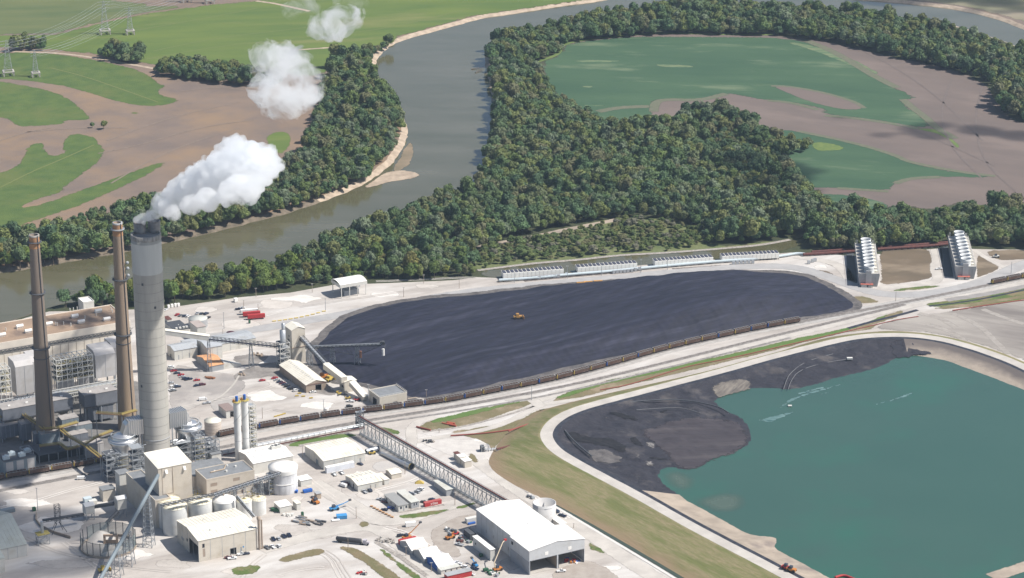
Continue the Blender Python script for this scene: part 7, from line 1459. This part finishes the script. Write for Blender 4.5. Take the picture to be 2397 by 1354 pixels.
# fallen stack liner tubes
for lb, A, B, r0, r1 in (('long grey liner tube lying on the gravel under the bridge conveyor', (893,1066), (964,1101), 1.1, 2.2), ('short white liner tube right of the cream warehouse', (857,1063), (886,1056), 1.6, 1.6)):
    a_, b_ = P(*A), P(*B); t = thing('liner_tube', lb, 'tube', (a_.x,a_.y,.3)); m = MB(); v_ = b_-a_; m.tube([Vector((0,0,r0)), v_+Vector((0,0,r1))], [r0, r1], 16, False); m.build('shell', M_galv, t); m = MB(); n_ = v_.normalized(); m.tube([v_-n_*.6+Vector((0,0,r1)), v_+n_*.1+Vector((0,0,r1))], r1*1.08, 16, False); m.build('end_ring', M_yel if r0 < 1.5 else M_dsteel, t); m = MB(); m.tube([v_-n_*.8+Vector((0,0,r1)), v_-n_*.5+Vector((0,0,r1))], r1*.95, 16); m.build('plug', M_dark, t)
# ================================================================== bottom-left yard
t, a, b, h = building('grey_warehouse', 'large pale green-grey warehouse cut by the left picture edge', 'building', -70, 1330, 1302, 64, -140, b=58, wm=M_wall2, rm=flat('greenish_roof',(0.46,0.48,0.43)), roof='gu', rise=9, seams=7, over=.4)
building('small_hall', 'small pale hall at the lower left corner in front of the grey warehouse', 'building', -40, 1352, 1318, 12, -60, b=14, wm=M_wall2, rm=MATS['greenish_roof'], roof='gu', rise=2)
def elevated_house(lb, xt, yt, z, a, b, h):
    t = at_top('transfer_house', lb, 'building', xt, yt, z, a, b); shed(t, a, b, h, roof='gu', rise=1.2, wm=M_wall2, rm=M_white, z0=z-h); m = MB()
    for sx in (.4, a-.4):
        for sy in (.4, b-.4): m.bar((sx,sy,0),(sx,sy,z-h),.4)
    m.bar((.4,.4,0),(a-.4,.4,z-h),.25); m.build('support_leg', M_steel, t)
elevated_house('small white transfer house on legs, left of two in the lower left yard', 200, 1188, 10, 6, 6, 5.5)
elevated_house('small white transfer house nearer the beige wing, right of two', 275, 1172, 13, 6, 6, 7)
conveyor('tube_conveyor', 'short dark tube conveyor between the two white transfer houses', (220,1190,7), (268,1182,9), 2.2, 1.8, (), True, M_dsteel, M_dsteel)
conveyor('stacker_boom', 'dark stacker boom pointing left from the left transfer house', (196,1207,6), (100,1222,7), 2.0, 1.2, (), rm=M_dsteel)
q = P(137, 1248); t = thing('stacker_mast', 'tall thin lattice mast of the stacker boom', 'mast', (q.x,q.y,.3), PA); m = lattice(MB(),0,0,3.2,2.6,6,19,5,.22); m.bar((-5,-2,0),(-1,-1,7),.3); m.bar((5,-2,0),(1,-1,7),.3); m.bar((-4,3,0),(-1,1,7),.3); m.bar((4,3,0),(1,1,7),.3); m.build('frame', M_dsteel, t)
q = P(101, 1274); t = thing('feed_hopper', 'yellow railed steel feed hopper below the stacker boom', 'hopper', (q.x,q.y,.3), PA); m = lattice(MB(),0,0,7,5,0,7,2,.3); m.build('frame', M_steel, t); m = MB(); m.box(-4,-3,7,4,3,7.4); m.build('platform', M_rail_y, t); m = MB(); m.tube([(0,0,7.4),(0,0,15)], 1.0, 10); m.build('chute', M_galv, t)
conveyor('reclaim_belt', 'short reclaim conveyor dropping from the right transfer house to the screened ring', (278,1200,9), (250,1228,4), 2.0, 1.4, (), rm=M_dsteel)
q = P(254, 1282); t = thing('wind_screen_ring', 'round wind screen fence with dark posts round a stockpile at bottom left', 'fence', (q.x,q.y,.25)); RR = 17.0; HH = 9.5; NP = 22
scr = bpy.data.materials.new('screen_mesh'); scr.use_nodes = True; nn_ = scr.node_tree.nodes; ll_ = scr.node_tree.links; bs = nn_['Principled BSDF']; bs.inputs['Base Color'].default_value = (0.20,0.24,0.24,1); bs.inputs['Alpha'].default_value = 0.55; bs.inputs['Roughness'].default_value = .8
for i in range(NP):
    a0, a1 = 2*math.pi*i/NP, 2*math.pi*(i+1)/NP; p0, p1 = (RR*math.cos(a0), RR*math.sin(a0)), (RR*math.cos(a1), RR*math.sin(a1))
    m = MB(); m.bar((p0[0],p0[1],0),(p0[0],p0[1],HH+.4),.45); m.build('post', M_dsteel, t)
    if i not in (9, 10): m = MB(); m.add([(p0[0],p0[1],1.4),(p1[0],p1[1],1.4),(p1[0],p1[1],HH),(p0[0],p0[1],HH)], [(0,1,2,3)]); m.bar((p0[0],p0[1],HH),(p1[0],p1[1],HH),.2); m.build('screen_panel', scr, t)
    m = MB(); m.bar((p0[0]*1.01,p0[1]*1.01,.7),(p1[0]*1.01,p1[1]*1.01,.7),.5,1.5); m.build('base_wall', M_slopeconc, t)
q = P(260, 1274); t = thing('timber_gate', 'brown concrete portal standing inside the round wind screen', 'gate', (q.x,q.y,.3), 0); m = MB(); m.box(-4.6,-.5,0,-3.2,.5,5); m.box(3.2,-.5,0,4.6,.5,5); m.box(-4.6,-.6,5,4.6,.6,6.2); m.box(-3.2,.2,0,3.2,.5,2.4); m.build('frame', flat('portal_tan',(0.36,0.27,0.2)), t)
m = MB(); m.lathe((P(235,1262).x, P(235,1262).y, .25), [(9,0),(5,3),(2,4.6),(.1,5.2)], 24); tag(m.build('stockpile', mat('limestone',(0.42,0.40,0.37),(0.35,0.33,0.31),scale=.3)), 'grey crushed stone heap inside the wind screen ring', 'stone heap')
m = MB(); c = [P(x,y) for x, y in ((85,1205),(84,1220),(95,1235),(125,1250),(165,1262))]
for a_, b_ in zip(c[:-1], c[1:]): m.bar(a_+Vector((0,0,1)), b_+Vector((0,0,1)), .6, 2)
tag(m.build('retaining_wall', M_slopeconc), 'low curved tan retaining wall in the lower left yard', 'wall')
# ================================================================== mechanical draft units
M_cell = flat('cell_white', (0.84,0.82,0.76), var=.95); M_fan = flat('fan_dark', (0.055,0.06,0.085))
def make_cell(w_):
    t = thing('cooling_cell', 'x', 'cooling unit', (0,0,0), 0, 'x'); m = MB(); m.box(-w_/2+.1,0,1.3,w_/2-.1,8.5,5.4); m.build('casing', M_cell, t); m = MB(); m.box(-w_/2+.38,.7,5.42,w_/2-.38,7.8,5.6); m.build('fan_deck', M_fan, t); m = MB()
    for y in (.3, 7.1): m.box(-w_/2+.2,y-.2,0,-w_/2+.6,y+.2,1.5); m.box(w_/2-.6,y-.2,0,w_/2-.2,y+.2,1.5)
    m.build('leg', M_dsteel, t); return t
rows_c = [((1178,642),(1320,631),15,'leftmost row'),((1352,628),(1492,617.5),15,'second row from the left'),((1533,613.5),(1670,603.5),15,'third row from the left'),((1690.5,601.5),(1824.5,594),15,'rightmost row')]
first = None
for ri, (a_, b_, n, nm) in enumerate(rows_c):
    A, B = P(a_[0],a_[1],5.4), P(b_[0],b_[1],5.4); D = B-A; pw = D.length/n; ang = math.atan2(D.y, D.x); cell = make_cell(pw)
    for i in range(n):
        r = cell if i == 0 else copy_tree(cell); p = A+D*((i+.5)/n); r.location = (p.x,p.y,.3); r.rotation_euler = (0,0,ang); r['label'] = f'{ORD[i]} fan cooling cell from the left, {nm} of cells'; r['group'] = f'fan cooling cells, {nm}'
def pipeline(name, label, px, r, m_, z, supports=0, cat='pipe', base=0):
    l = chaikin([P(x, y, z+r) for x, y in px], 2, False); t = thing(name, label, cat, (l[0].x,l[0].y,base)); o = l[0].copy(); o.z = base; q = MB(); q.tube([p-o for p in l], r, 8); q.build('pipe', m_, t)
    if supports:
        q = MB(); L = resample(l, supports, False)
        for p in L: q.cbox((p.x-o.x,p.y-o.y,0), r*2.4, .8, z+r*.6)
        q.build('support', M_conc, t)
    return t
pipeline('water_main', 'long pale blue water pipe in front of the fan cooling cells', [(1168,656),(1250,651),(1330,643),(1420,636),(1510,627),(1600,619),(1680,612),(1760,607),(1835,599),(1865,593),(1885,595)], 1.15, M_pblue, .7, 25)
pipeline('cooling_water_pipe', 'rust red pipe from the blue water pipe to the left cooling tower', [(1880,596),(1930,593),(2006,588)], 1.3, M_rust, .6, 20); pipeline('cooling_water_pipe', 'rust red pipe between the two cooling towers', [(2054,584),(2110,580),(2175,576),(2225,571)], 1.3, M_rust, .6, 20)
pipeline('cooling_water_pipe', 'second rust red pipe running just behind the first between the towers', [(1900,590),(2006,583),(2110,576),(2225,567)], 1.1, M_rust, .6)
for i, (x, y) in enumerate(((1262,654),(1271,653),(1280,652),(1289,651),(1298,650.5),(1307,650),(1316,648),(1326,646),(1437,641),(1445,640),(1453,639.5),(1462,639),(1470,638),(1479,637),(1488,635),(1497,633),(1717,619),(1726,618.5),(1735,618),(1744,617.5),(1753,617),(1762,616.5),(1893,618),(1902,614),(1908,612))):
    crate('electrical_cabinet', ORD[i]+' grey electrical cabinet from the left in front of the cooling cells', 'cabinet', x, y, 2.3, 1.6, 2.6, M_galv, 10, group='electrical cabinets in front of the cooling cells')
# ================================================================== cooling towers
def ctower(label, fl, fr, yg, yt, back, nf, group):
    a_, b_ = P(fl, yg), P(fr, yg-.5); w_ = (b_-a_).length; h = Hgt(fl, yg, yt); bk = P(back[0], back[1], h); d = Vector((bk.x-a_.x, bk.y-a_.y, 0)); L = d.length; ang = math.atan2(d.y, d.x)-math.pi/2
    t = thing('cooling_tower', label, 'cooling tower', (a_.x,a_.y,.3), ang, group); f = 1.2; m = MB(); m.add([(f,0,0),(w_-f,0,0),(w_-f,L,0),(f,L,0),(-.4,0,h-1),(w_+.4,0,h-1),(w_+.4,L,h-1),(-.4,L,h-1),(0,0,h),(w_,0,h),(w_,L,h),(0,L,h)], [(0,1,5,4),(1,2,6,5),(2,3,7,6),(3,0,4,7),(4,5,9,8),(5,6,10,9),(6,7,11,10),(7,4,8,11)]); m.build('casing', flat('weathered_board',(0.36,0.36,0.36)), t)
    m = MB(); m.box(.05,.05,h-.2,w_-.05,L-.05,h+.02); m.build('deck', mat('tower_deck',(0.34,0.325,0.31),(0.44,0.42,0.38),scale=.3), t)
    m = MB()
    for k in range(1, 8): x = w_*k/8; m.box(x-.12,-.15,.3,x+.12,.0,h-1)
    m.box(w_*.36,-1.0,0,w_*.62,0,h+2.5); m.build('stair_housing', flat('stair_grey',(0.42,0.42,0.42)), t)
    m = MB(); m.box(w_*.12,-3.2,2.2,w_*.72,-.2,2.6); m.build('canopy', flat('canopy_red',(0.5,0.16,0.12)), t); m = MB(); m.box(w_*.15,-3.0,0,w_*.42,-.3,2.2); m.box(w_*.5,-2.6,0,w_*.7,-.3,1.8); m.build('pump_box', M_wall2, t)
    for k in range(nf):
        y = L*(k+.55)/nf; r = 4.1; m = MB(); m.lathe((w_*.52,y,h), [(r*1.02,0),(r*.93,1.6),(r*.97,3.4),(r*1.06,5.4),(r*1.0,5.4),(r*.9,3.4),(r*.88,1.0)], 30, False); m.build('fan_stack', mat('fan_white',(0.60,0.61,0.61),(0.53,0.54,0.54),scale=.4), t)
        m = MB(); m.lathe((w_*.52,y,h+.9), [(r*.9,0),(.1,.1)], 20, False); m.build('fan', M_dsteel, t)
        m = MB(); m.cbox((w_*.86,y,h),1.4,2.4,.9); m.tube([(w_*.7,y,h+.5),(w_*.94,y,h+.5)],.35,6); m.build('motor', M_tankc, t)
    m = MB(); m.bar((0,0,h+1.1),(0,L,h+1.1),.14); m.bar((w_,0,h+1.1),(w_,L,h+1.1),.14)
    for k in range(20): m.bar((0,L*k/19,h),(0,L*k/19,h+1.1),.12); m.bar((w_,L*k/19,h),(w_,L*k/19,h+1.1),.12)
    m.build('handrail', M_wsteel, t)
    for q_ in (.06,.12,.78,.86,.93): m = MB(); m.bar((w_*q_,L,h),(w_*q_,L,h+3),.5); m.build('riser_pipe', M_wsteel, t)
ctower('left long cooling tower with a row of white fan stacks', 2008, 2056.5, 671, 641, (2001,571), 9, 'cooling towers'); ctower('right long cooling tower with a row of white fan stacks', 2235, 2282.5, 653, 624.5, (2219,554), 9, 'cooling towers')
m = MB(); 
for k, (x0,x1,y0,y1) in enumerate(((1981,2006,600,670),(2205,2232,586,652))): sheet('tower_shade', [(x0,y0-8),(x0+18,y0-10),(x1+2,y1),(x0+2,y1-2)] if k == 0 else [(x0-6,y0-5),(x0+14,y0-8),(x1,y1-2),(x0+4,y1-4)], .3, flat('pad_shade',(0.085,0.095,0.10)), 0)  # dark strips paint each cooling tower's cast shadow on the ground
M_pgrey = flat('hose_grey',(0.16,0.16,0.165))
# pipes by the pond
pipeline('slurry_pipe', 'rust red slurry pipe climbing the grass levee, lower of two', [(1163,1052),(1210,1040),(1264,1020)], .75, M_rust, 1.5, 9); pipeline('slurry_pipe', 'thin red slurry pipe climbing the grass levee, upper of two', [(1190,1010),(1230,995),(1278,979)], .5, flat('red_pipe',(0.27,0.075,0.055)), 2.5)
pipeline('slurry_pipe', 'long red pipe lying in the grass strip north of the levee', [(1405,913),(1470,902),(1560,873),(1620,855),(1700,841),(1850,806),(2000,772),(2100,748),(2150,741)], .3, MATS['red_pipe'], .5)
pipeline('slurry_pipe', 'red pipe lying across the scrub left of the levee', [(1055,1020),(1100,1017),(1160,1012),(1230,1000)], .5, MATS['red_pipe'], .4); pipeline('slurry_pipe', 'short red pipe beside the rail crossing', [(975,999),(1008,1007)], .6, MATS['red_pipe'], .4); pipeline('slurry_pipe', 'red pipe along the mud flat at the right edge', [(2230,727),(2300,716),(2397,702),(2450,696)], .45, MATS['red_pipe'], .4)
pipeline('discharge_pipe', 'curving pale discharge pipe on the dark ash bank, right of two', [(1845,912),(1852,890),(1870,868),(1920,851),(1985,841)], .22, M_pgrey, 5.5, base=5); pipeline('discharge_pipe', 'curving pale discharge pipe on the dark ash bank, left of two', [(1834,912),(1840,893),(1848,875),(1885,846),(1950,829)], .22, M_pgrey, 5.6, base=5)
pipeline('ash_pipe', 'long dark pipe curving over the dark ash delta, upper', [(1330,978),(1400,962),(1440,945),(1520,937),(1600,935),(1680,951),(1705,966)], .45, M_dsteel, 6.6, base=5); pipeline('ash_pipe', 'grey pipe curving over the middle of the ash delta', [(1490,960),(1560,955),(1600,955),(1640,968)], .28, M_pgrey, 6.8, base=5); pipeline('ash_pipe', 'dark pipe along the lower left of the ash delta', [(1322,1008),(1345,1035),(1385,1068)], .5, M_dsteel, 6.8, base=5)
q = P(1145, 1056); t = thing('pump_station', 'small steel pump station at the foot of the slurry pipe', 'pump station', (q.x,q.y,.3), math.radians(10)); m = lattice(MB(),-3,0,5,4,0,4,1,.25); m.build('frame', M_galv, t); m = MB()
for k in range(5): m.tube([(-4+k*1.8,-1,.8),(-2.5+k*1.8,1,1.2)], .45, 8)
m.build('pipe', M_galv, t); m = MB(); m.box(-6,-2,0,-3.4,2,3.6); m.build('cabinet', M_dsteel, t)
pipeline('floating_pump_line', 'red floating pump line at the bottom edge of the pond', [(1955,1352),(1975,1346),(1995,1354),(2010,1360)], .8, M_red, 4, base=4)
# lamp posts
poles = [(524.6,771,733),(522,790,771),(762,729,700),(731,686,666),(945,696,674),(992,664,645),(599.5,696,676),(604.6,736,713),(571,726,704),(1204,663,638),(1328,653,624),(1408,646,617),(1500,640,610),(1562,633,608),(1776,610,595),(1075,676,653),(2096.5,706,684),(2366.6,642,614),(1244.5,938,905),(998,930,914),(708.6,1072,1044),(834,1215,1188),(948,1111,1083),(815,1288,1259),(1065,1184,1154),(88.7,1197,1144),(614.6,981,956),(862.6,935,902),(758,967,937),(950.5,1302,1281),(1010,1339,1319),(1028,1014,1005),(1343,1237,1226)]
pdesc = ['by the upper parking lot','behind the long store','at the upper yard corner','at the wood edge left of the canopy','between the canopy and the coal pile','at the wood edge above the coal pile','left of the red trailers at the wood edge','right of the red trailers','left of the red trailers','in front of the leftmost cooling cells','between the first two cooling cell rows','in front of the second cooling cell row','right of the second cooling cell row','in front of the third cooling cell row','in front of the rightmost cooling cell row','left of the cooling cells by the gravel','below the left cooling tower','beside the second train at the right','at the road fork below the coal train','left of the coal pile road','at the left end of the cream warehouse','above the small grass patch','beside the long liner tube','in the grass at the tanker truck road','right of the red trailer','in the lower left yard','above the twin white silos','beside the loadout building','beside the white tank at the track','beside the first tent','beside the third tent','below the bridge conveyor','behind the large white building']
for (x, y, yt), ds in zip(poles, pdesc):
    q = P(x, y); h = Hgt(x, y, yt); t = thing('light_pole', 'slender light pole '+ds, 'light pole', (q.x,q.y,.3), 0, 'light poles'); m = MB(); m.tube([(0,0,0),(0,0,h)], [.22,.14], 6); m.build('pole', M_tan if h < 9 else M_steel, t); m = MB(); m.bar((-.9,0,h),(.9,0,h),.25); m.build('lamp_head', M_wsteel, t)
# transmission towers
def pylon(x, y, yt, pw, label, ph=4.0):
    q = P(x, y); H = Hgt(x, y, yt); s = FPX/(q-Vector((0,0,CAMH))).length; w_ = pw/s*.8; t = thing('transmission_tower', label, 'transmission tower', (q.x,q.y,.1), .3); m = MB()
    for sx in (-1,1):
        for sy in (-1,1): m.box(sx*w_/2-.6,sy*w_/2-.6,0,sx*w_/2+.6,sy*w_/2+.6,ph)
    m.box(-w_/2-.8,-w_/2-.8,ph,w_/2+.8,-w_/2+.8,ph+1); m.box(-w_/2-.8,w_/2-.8,ph,w_/2+.8,w_/2+.8,ph+1); m.box(-w_/2-.8,-w_/2+.8,ph,-w_/2+.8,w_/2-.8,ph+1); m.box(w_/2-.8,-w_/2+.8,ph,w_/2+.8,w_/2-.8,ph+1); m.build('concrete_platform', M_conc, t)
    m = lattice(MB(), 0, 0, w_*.8, w_*.8, ph+1, H, 8, .22, .16)
    for k, zz in enumerate((.78,.88,.97)): m.bar((-w_*.65,0,H*zz),(w_*.65,0,H*zz),.22)
    m.build('lattice', M_galv, t); return [q+Vector((s_*w_*.6,0,H*zz)) for s_ in (-1,1) for zz in (.78,.88,.97)]
pA = pylon(246, 80, 3, 26, 'lattice power line tower on a concrete platform in the bright green field, left one'); pB = pylon(305, 81, 18, 20, 'lattice power line tower on a concrete platform in the bright green field, right one')
pC = pylon(20, 177, 95, 28, 'lattice power line tower on a concrete platform at the left picture edge'); pD = pylon(84, 180, 118, 20, 'lattice power line tower on a smaller concrete platform near the left picture edge')
pE = pylon(437, 5, -60, 22, 'power line tower platform at the top picture edge, left one'); pF = pylon(491, 8, -50, 22, 'power line tower platform at the top picture edge, right one')
def wires(a_, b_, sag, name, label):
    t = thing(name, label, 'power line', (0,0,0))
    for p, q in zip(a_, b_):
        m = MB(); m.tube([p.lerp(q, k/14)-Vector((0,0,sag*4*(k/14)*(1-k/14))) for k in range(15)], .10, 4, False); m.build('wire', M_galv, t)
off = [p+(p-q) for p, q in zip(pC, pA)]; offD = [p+(p-q) for p, q in zip(pD, pB)]
wires(pC, pA, 7, 'power_line', 'pale overhead wires between the two left lattice towers'); wires(pA, pE, 7, 'power_line', 'pale overhead wires from the left field tower to the top edge'); wires(pD, pB, 7, 'power_line', 'overhead wires between the two right lattice towers'); wires(pB, pF, 7, 'power_line', 'overhead wires from the right field tower to the top edge'); wires(off, pC, 7, 'power_line', 'overhead wires leaving the picture at the left edge')
# logs at the river bend
for i, (x, y, rz) in enumerate(((1118,162,.3),(1122,168,1.0),(232,598,.2),(160,608,.6),(205,604,2.6))):
    q = P(x, y, -2.4); t = thing('drift_log', ('fallen dark log in the water at the right bank of the river bend, upper','fallen dark log in the water at the right bank of the river bend, lower','fallen pale tree on the far bank between the brown chimneys','drift wood on the far bank right of the dull chimney','long branch on the far bank between the brown chimneys')[i], 'log', (q.x,q.y,-2.4), rz); m = MB(); m.tube([(-7,0,.3),(-2,.3,.6),(4,0,.8),(8,.5,1.4)], [.5,.4,.3,.1], 6); m.build('trunk', M_bark, t); m = MB(); m.tube([(0,0,.6),(2,2.5,1.6)], .15, 4); m.tube([(3,0,.7),(5,-2,1.2)], .12, 4); m.build('branch', M_bark, t)
# worn details on the big roofs and walls
for o in [q for q in scene.objects if q.type == 'MESH' and q.name.split('.')[0] == 'roof' and q.parent and q.parent.get('category') in ('building', 'tower')]:
    vv = np.array([v.co for v in o.data.vertices]); 
    if len(vv) < 8: continue
    a0, b0 = vv[:, 0].max(), vv[:, 1].max(); zt = vv[:, 2].max(); z_e = vv[:, 2].min()
    if a0 < 14 or b0 < 10: continue
    if len(vv) >= 16 and zt-z_e > 1:      # gabled: standing seams
        along_u = abs(vv[np.argmax(vv[:, 2])][1]-b0/2) < 1.2; q = MB(); rise_ = zt-z_e-.2; n_ = int((a0 if along_u else b0)/2.4)
        for i in range(1, n_):
            if along_u:
                x = a0*i/n_; q.bar((x,0,z_e+.42),(x,b0/2-.2,zt+.05),.10); q.bar((x,b0,z_e+.42),(x,b0/2+.2,zt+.05),.10)
            else:
                y = b0*i/n_; q.bar((0,y,z_e+.42),(a0/2-.2,y,zt+.05),.10); q.bar((a0,y,z_e+.42),(a0/2+.2,y,zt+.05),.10)
        q.build('roof_seam', flat('seam_grey', (0.56,0.54,0.50)), o.parent)  # standing seams in one even grey
# ================================================================== steam
def blob(name, label, pts, seed, dens, noise_sc=None, col=(0.98,0.99,1.0), rough=.25, sub=4, aniso=0.3, thr=(0.45,0.62), bud=0):
    """a puffy cloud volume: overlapping rough balls fused by a remesh"""
    r = random.Random(seed); bm = bmesh.new(); base = list(pts)
    for c, rad in base:      # smaller puffs budding from each ball
        if rad < 4: continue
        for _ in range(bud):
            d = Vector((r.gauss(0,1), r.gauss(0,1), r.gauss(0,1))).normalized(); pts = pts+[(Vector(c)+d*rad*r.uniform(.72,.98), rad*r.uniform(.22,.44))]
    for (c, rad) in pts:
        n0 = len(bm.verts); q = bmesh.ops.create_icosphere(bm, subdivisions=sub if rad > 9 else min(sub, 2), radius=rad)
        for v in q['verts']:
            d = v.co.normalized(); k = 1+rough*(noise.noise(d*2.2+Vector((seed,n0*.01,0)))+.55*noise.noise(d*5+Vector((seed,n0*.01,3)))+.45*noise.noise(d*10+Vector((0,n0*.01,7)))); v.co = Vector(c)+v.co*k
    me = bpy.data.meshes.new(name); bm.to_mesh(me); bm.free(); o = bpy.data.objects.new(name, me); COL.objects.link(o)
    m = o.modifiers.new('fuse', 'REMESH'); m.mode = 'VOXEL'; m.voxel_size = (0.8 if bud else 1.0)
    vm = bpy.data.materials.new(name); vm.use_nodes = True; N = vm.node_tree.nodes; L = vm.node_tree.links; N.remove(N['Principled BSDF']); pv = N.new('ShaderNodeVolumePrincipled'); L.new(pv.outputs[0], N['Material Output'].inputs['Volume'])
    pv.inputs['Color'].default_value = (*col, 1); pv.inputs['Density'].default_value = dens; pv.inputs['Anisotropy'].default_value = aniso
    if noise_sc:
        tc = N.new('ShaderNodeTexCoord'); nz = N.new('ShaderNodeTexNoise'); nz.inputs['Scale'].default_value = noise_sc; nz.inputs['Detail'].default_value = 6; nz.inputs['Roughness'].default_value = .68; nz.inputs['Distortion'].default_value = 0 if bud > 8 else .8; L.new(tc.outputs['Object'], nz.inputs['Vector'])
        mr = N.new('ShaderNodeMapRange'); mr.inputs['From Min'].default_value = thr[0]; mr.inputs['From Max'].default_value = thr[1]; mr.inputs['To Max'].default_value = dens; L.new(nz.outputs['Fac'], mr.inputs['Value']); L.new(mr.outputs[0], pv.inputs['Density'])
    else: vm.cycles.homogeneous_volume = True
    me.materials.append(vm); tag(o, label, 'steam'); return o
def PZ(x, y, z): return P(x, y, z)
# main plume: from the two flues up and away to the right
pl = []
rr_ = random.Random(5)
path = [(336,522,172,3.0),(340,512,173,4.5),(352,504,175,7),(370,492,178,10),(392,476,183,14),(418,460,188,17),(448,444,193,20),(478,432,198,23),(510,418,203,26),(545,404,208,28),(575,396,212,26),(605,392,214,21),(632,392,216,13)]
for x, y, z, rad in path:
    c = PZ(x, y, z); pl.append((c, rad*.56))
for x, y, z, rad in ((368,470,180,6),(380,462,183,8),(392,480,183,9),(412,436,190,9),(428,428,192,11),(420,450,190,12),(455,412,196,11),(480,392,201,10),(496,386,203,9),(470,410,199,12),(525,352,213,10),(548,346,214,13),(560,362,214,15),(592,356,215,12),(615,356,216,11),(632,364,217,9),(648,380,218,7),(560,440,206,13),(585,445,208,11),(530,452,204,11),(485,464,198,12),(445,478,192,10),(405,494,184,8),(515,395,206,14),(657,388,218,4.5),(618,412,214,9),(600,430,211,9),(640,400,216,6)):
    pl.append((PZ(x, y+4, z), rad*.70))
blob('steam_plume', 'thick white steam plume drifting right from the concrete stack', pl, 3, 0.24, 0.12, rough=.34, sub=4, thr=(.39,.50), bud=9)
c0 = Vector((fl[0][0], fl[0][1], H3+6))
blob('steam_wisp', 'small wisp of steam curling off the left flue', [(c0+Vector((-1,0,1)), 3.6),(c0+Vector((2,1,3)), 3.2),(c0+Vector((5,2,3)), 3.0),(c0+Vector((9,3,-1)), 2.0),(c0+Vector((9,2,-4)), 1.6)], 9, 0.2, rough=.3, sub=3)
def cloud(name, label, lst, seed, dens, sc, thr): blob(name, label, [(PZ(x, y, z), rad*.66) for x, y, z, rad in lst], seed, dens, sc, rough=.3, sub=3, thr=thr, bud=6)
cloud('drifting_steam', 'detached ragged steam cloud over the bare field and hedgerow', [(620,215,230,17),(660,225,230,26),(700,200,232,26),(715,225,232,15),(660,180,234,16),(690,160,236,18),(620,130,240,17),(645,140,238,19),(670,120,240,12),(600,160,236,10),(700,140,238,14),(690,170,234,18)], 11, 0.15, 0.045, (0.475,0.60))
cloud('drifting_steam', 'smaller white steam puff near the top edge above the green field', [(750,65,260,14),(775,60,260,17),(800,50,262,18),(825,42,264,14),(840,35,264,8),(790,75,258,10)], 13, 0.18, 0.05, (0.47,0.60))
cloud('drifting_steam', 'thin steam shreds at the top edge, left of the white puff', [(685,25,262,12),(700,10,264,12),(730,20,262,10),(690,45,258,8),(720,5,266,10)], 17, 0.05, 0.07, (0.48,0.62))
cloud('drifting_steam', 'faint steam shreds at the very top edge, right of the white puff', [(800,5,268,12),(830,0,268,14),(848,8,268,8)], 19, 0.03, 0.07, (0.48,0.62))
# ================================================================== air
hb = MB(); hb.box(-2600, -60, -4.5, 2600, 7500, 690); hz = hb.build('haze', None); hz['kind'] = 'stuff'
hm = bpy.data.materials.new('haze'); hm.use_nodes = True; N = hm.node_tree.nodes; N.remove(N['Principled BSDF']); pv = N.new('ShaderNodeVolumePrincipled'); hm.node_tree.links.new(pv.outputs[0], N['Material Output'].inputs['Volume'])
pv.inputs['Color'].default_value = (0.60,0.78,1.0,1); pv.inputs['Density'].default_value = 0.00003; pv.inputs['Anisotropy'].default_value = 0.2; hm.cycles.homogeneous_volume = True; hz.data.materials.append(hm)

# fair-weather clouds high above, outside the picture, whose shadows fall on the fields as in the photograph
cl = []
def cloud_over(x, y, rx, n, seed):
    r = random.Random(seed); g = P(x, y); c = g+sdir*(980/sdir.z)
    for k in range(n): cl.append((c+Vector((r.uniform(-rx, rx), r.uniform(-rx*.35, rx*.35), r.uniform(-6, 6))), rx*r.uniform(.22,.42)))
for a in ((2300,305,60,6,1),(2075,316,28,4,2),(1960,278,16,3,5),(1790,400,60,6,3),(1845,440,40,4,4),(2250,2,90,5,6),(2385,22,60,4,7),(30,1225,95,8,8),(150,1310,60,5,9)): cloud_over(*a)  # the last two are added out of view to shade the lower left yard
ob = blob('clouds', 'small fair-weather clouds high above the fields, two added to shade the yard', cl, 23, 0.035, rough=.3, sub=2); ob['kind'] = 'stuff'; ob.modifiers[0].voxel_size = 3.0
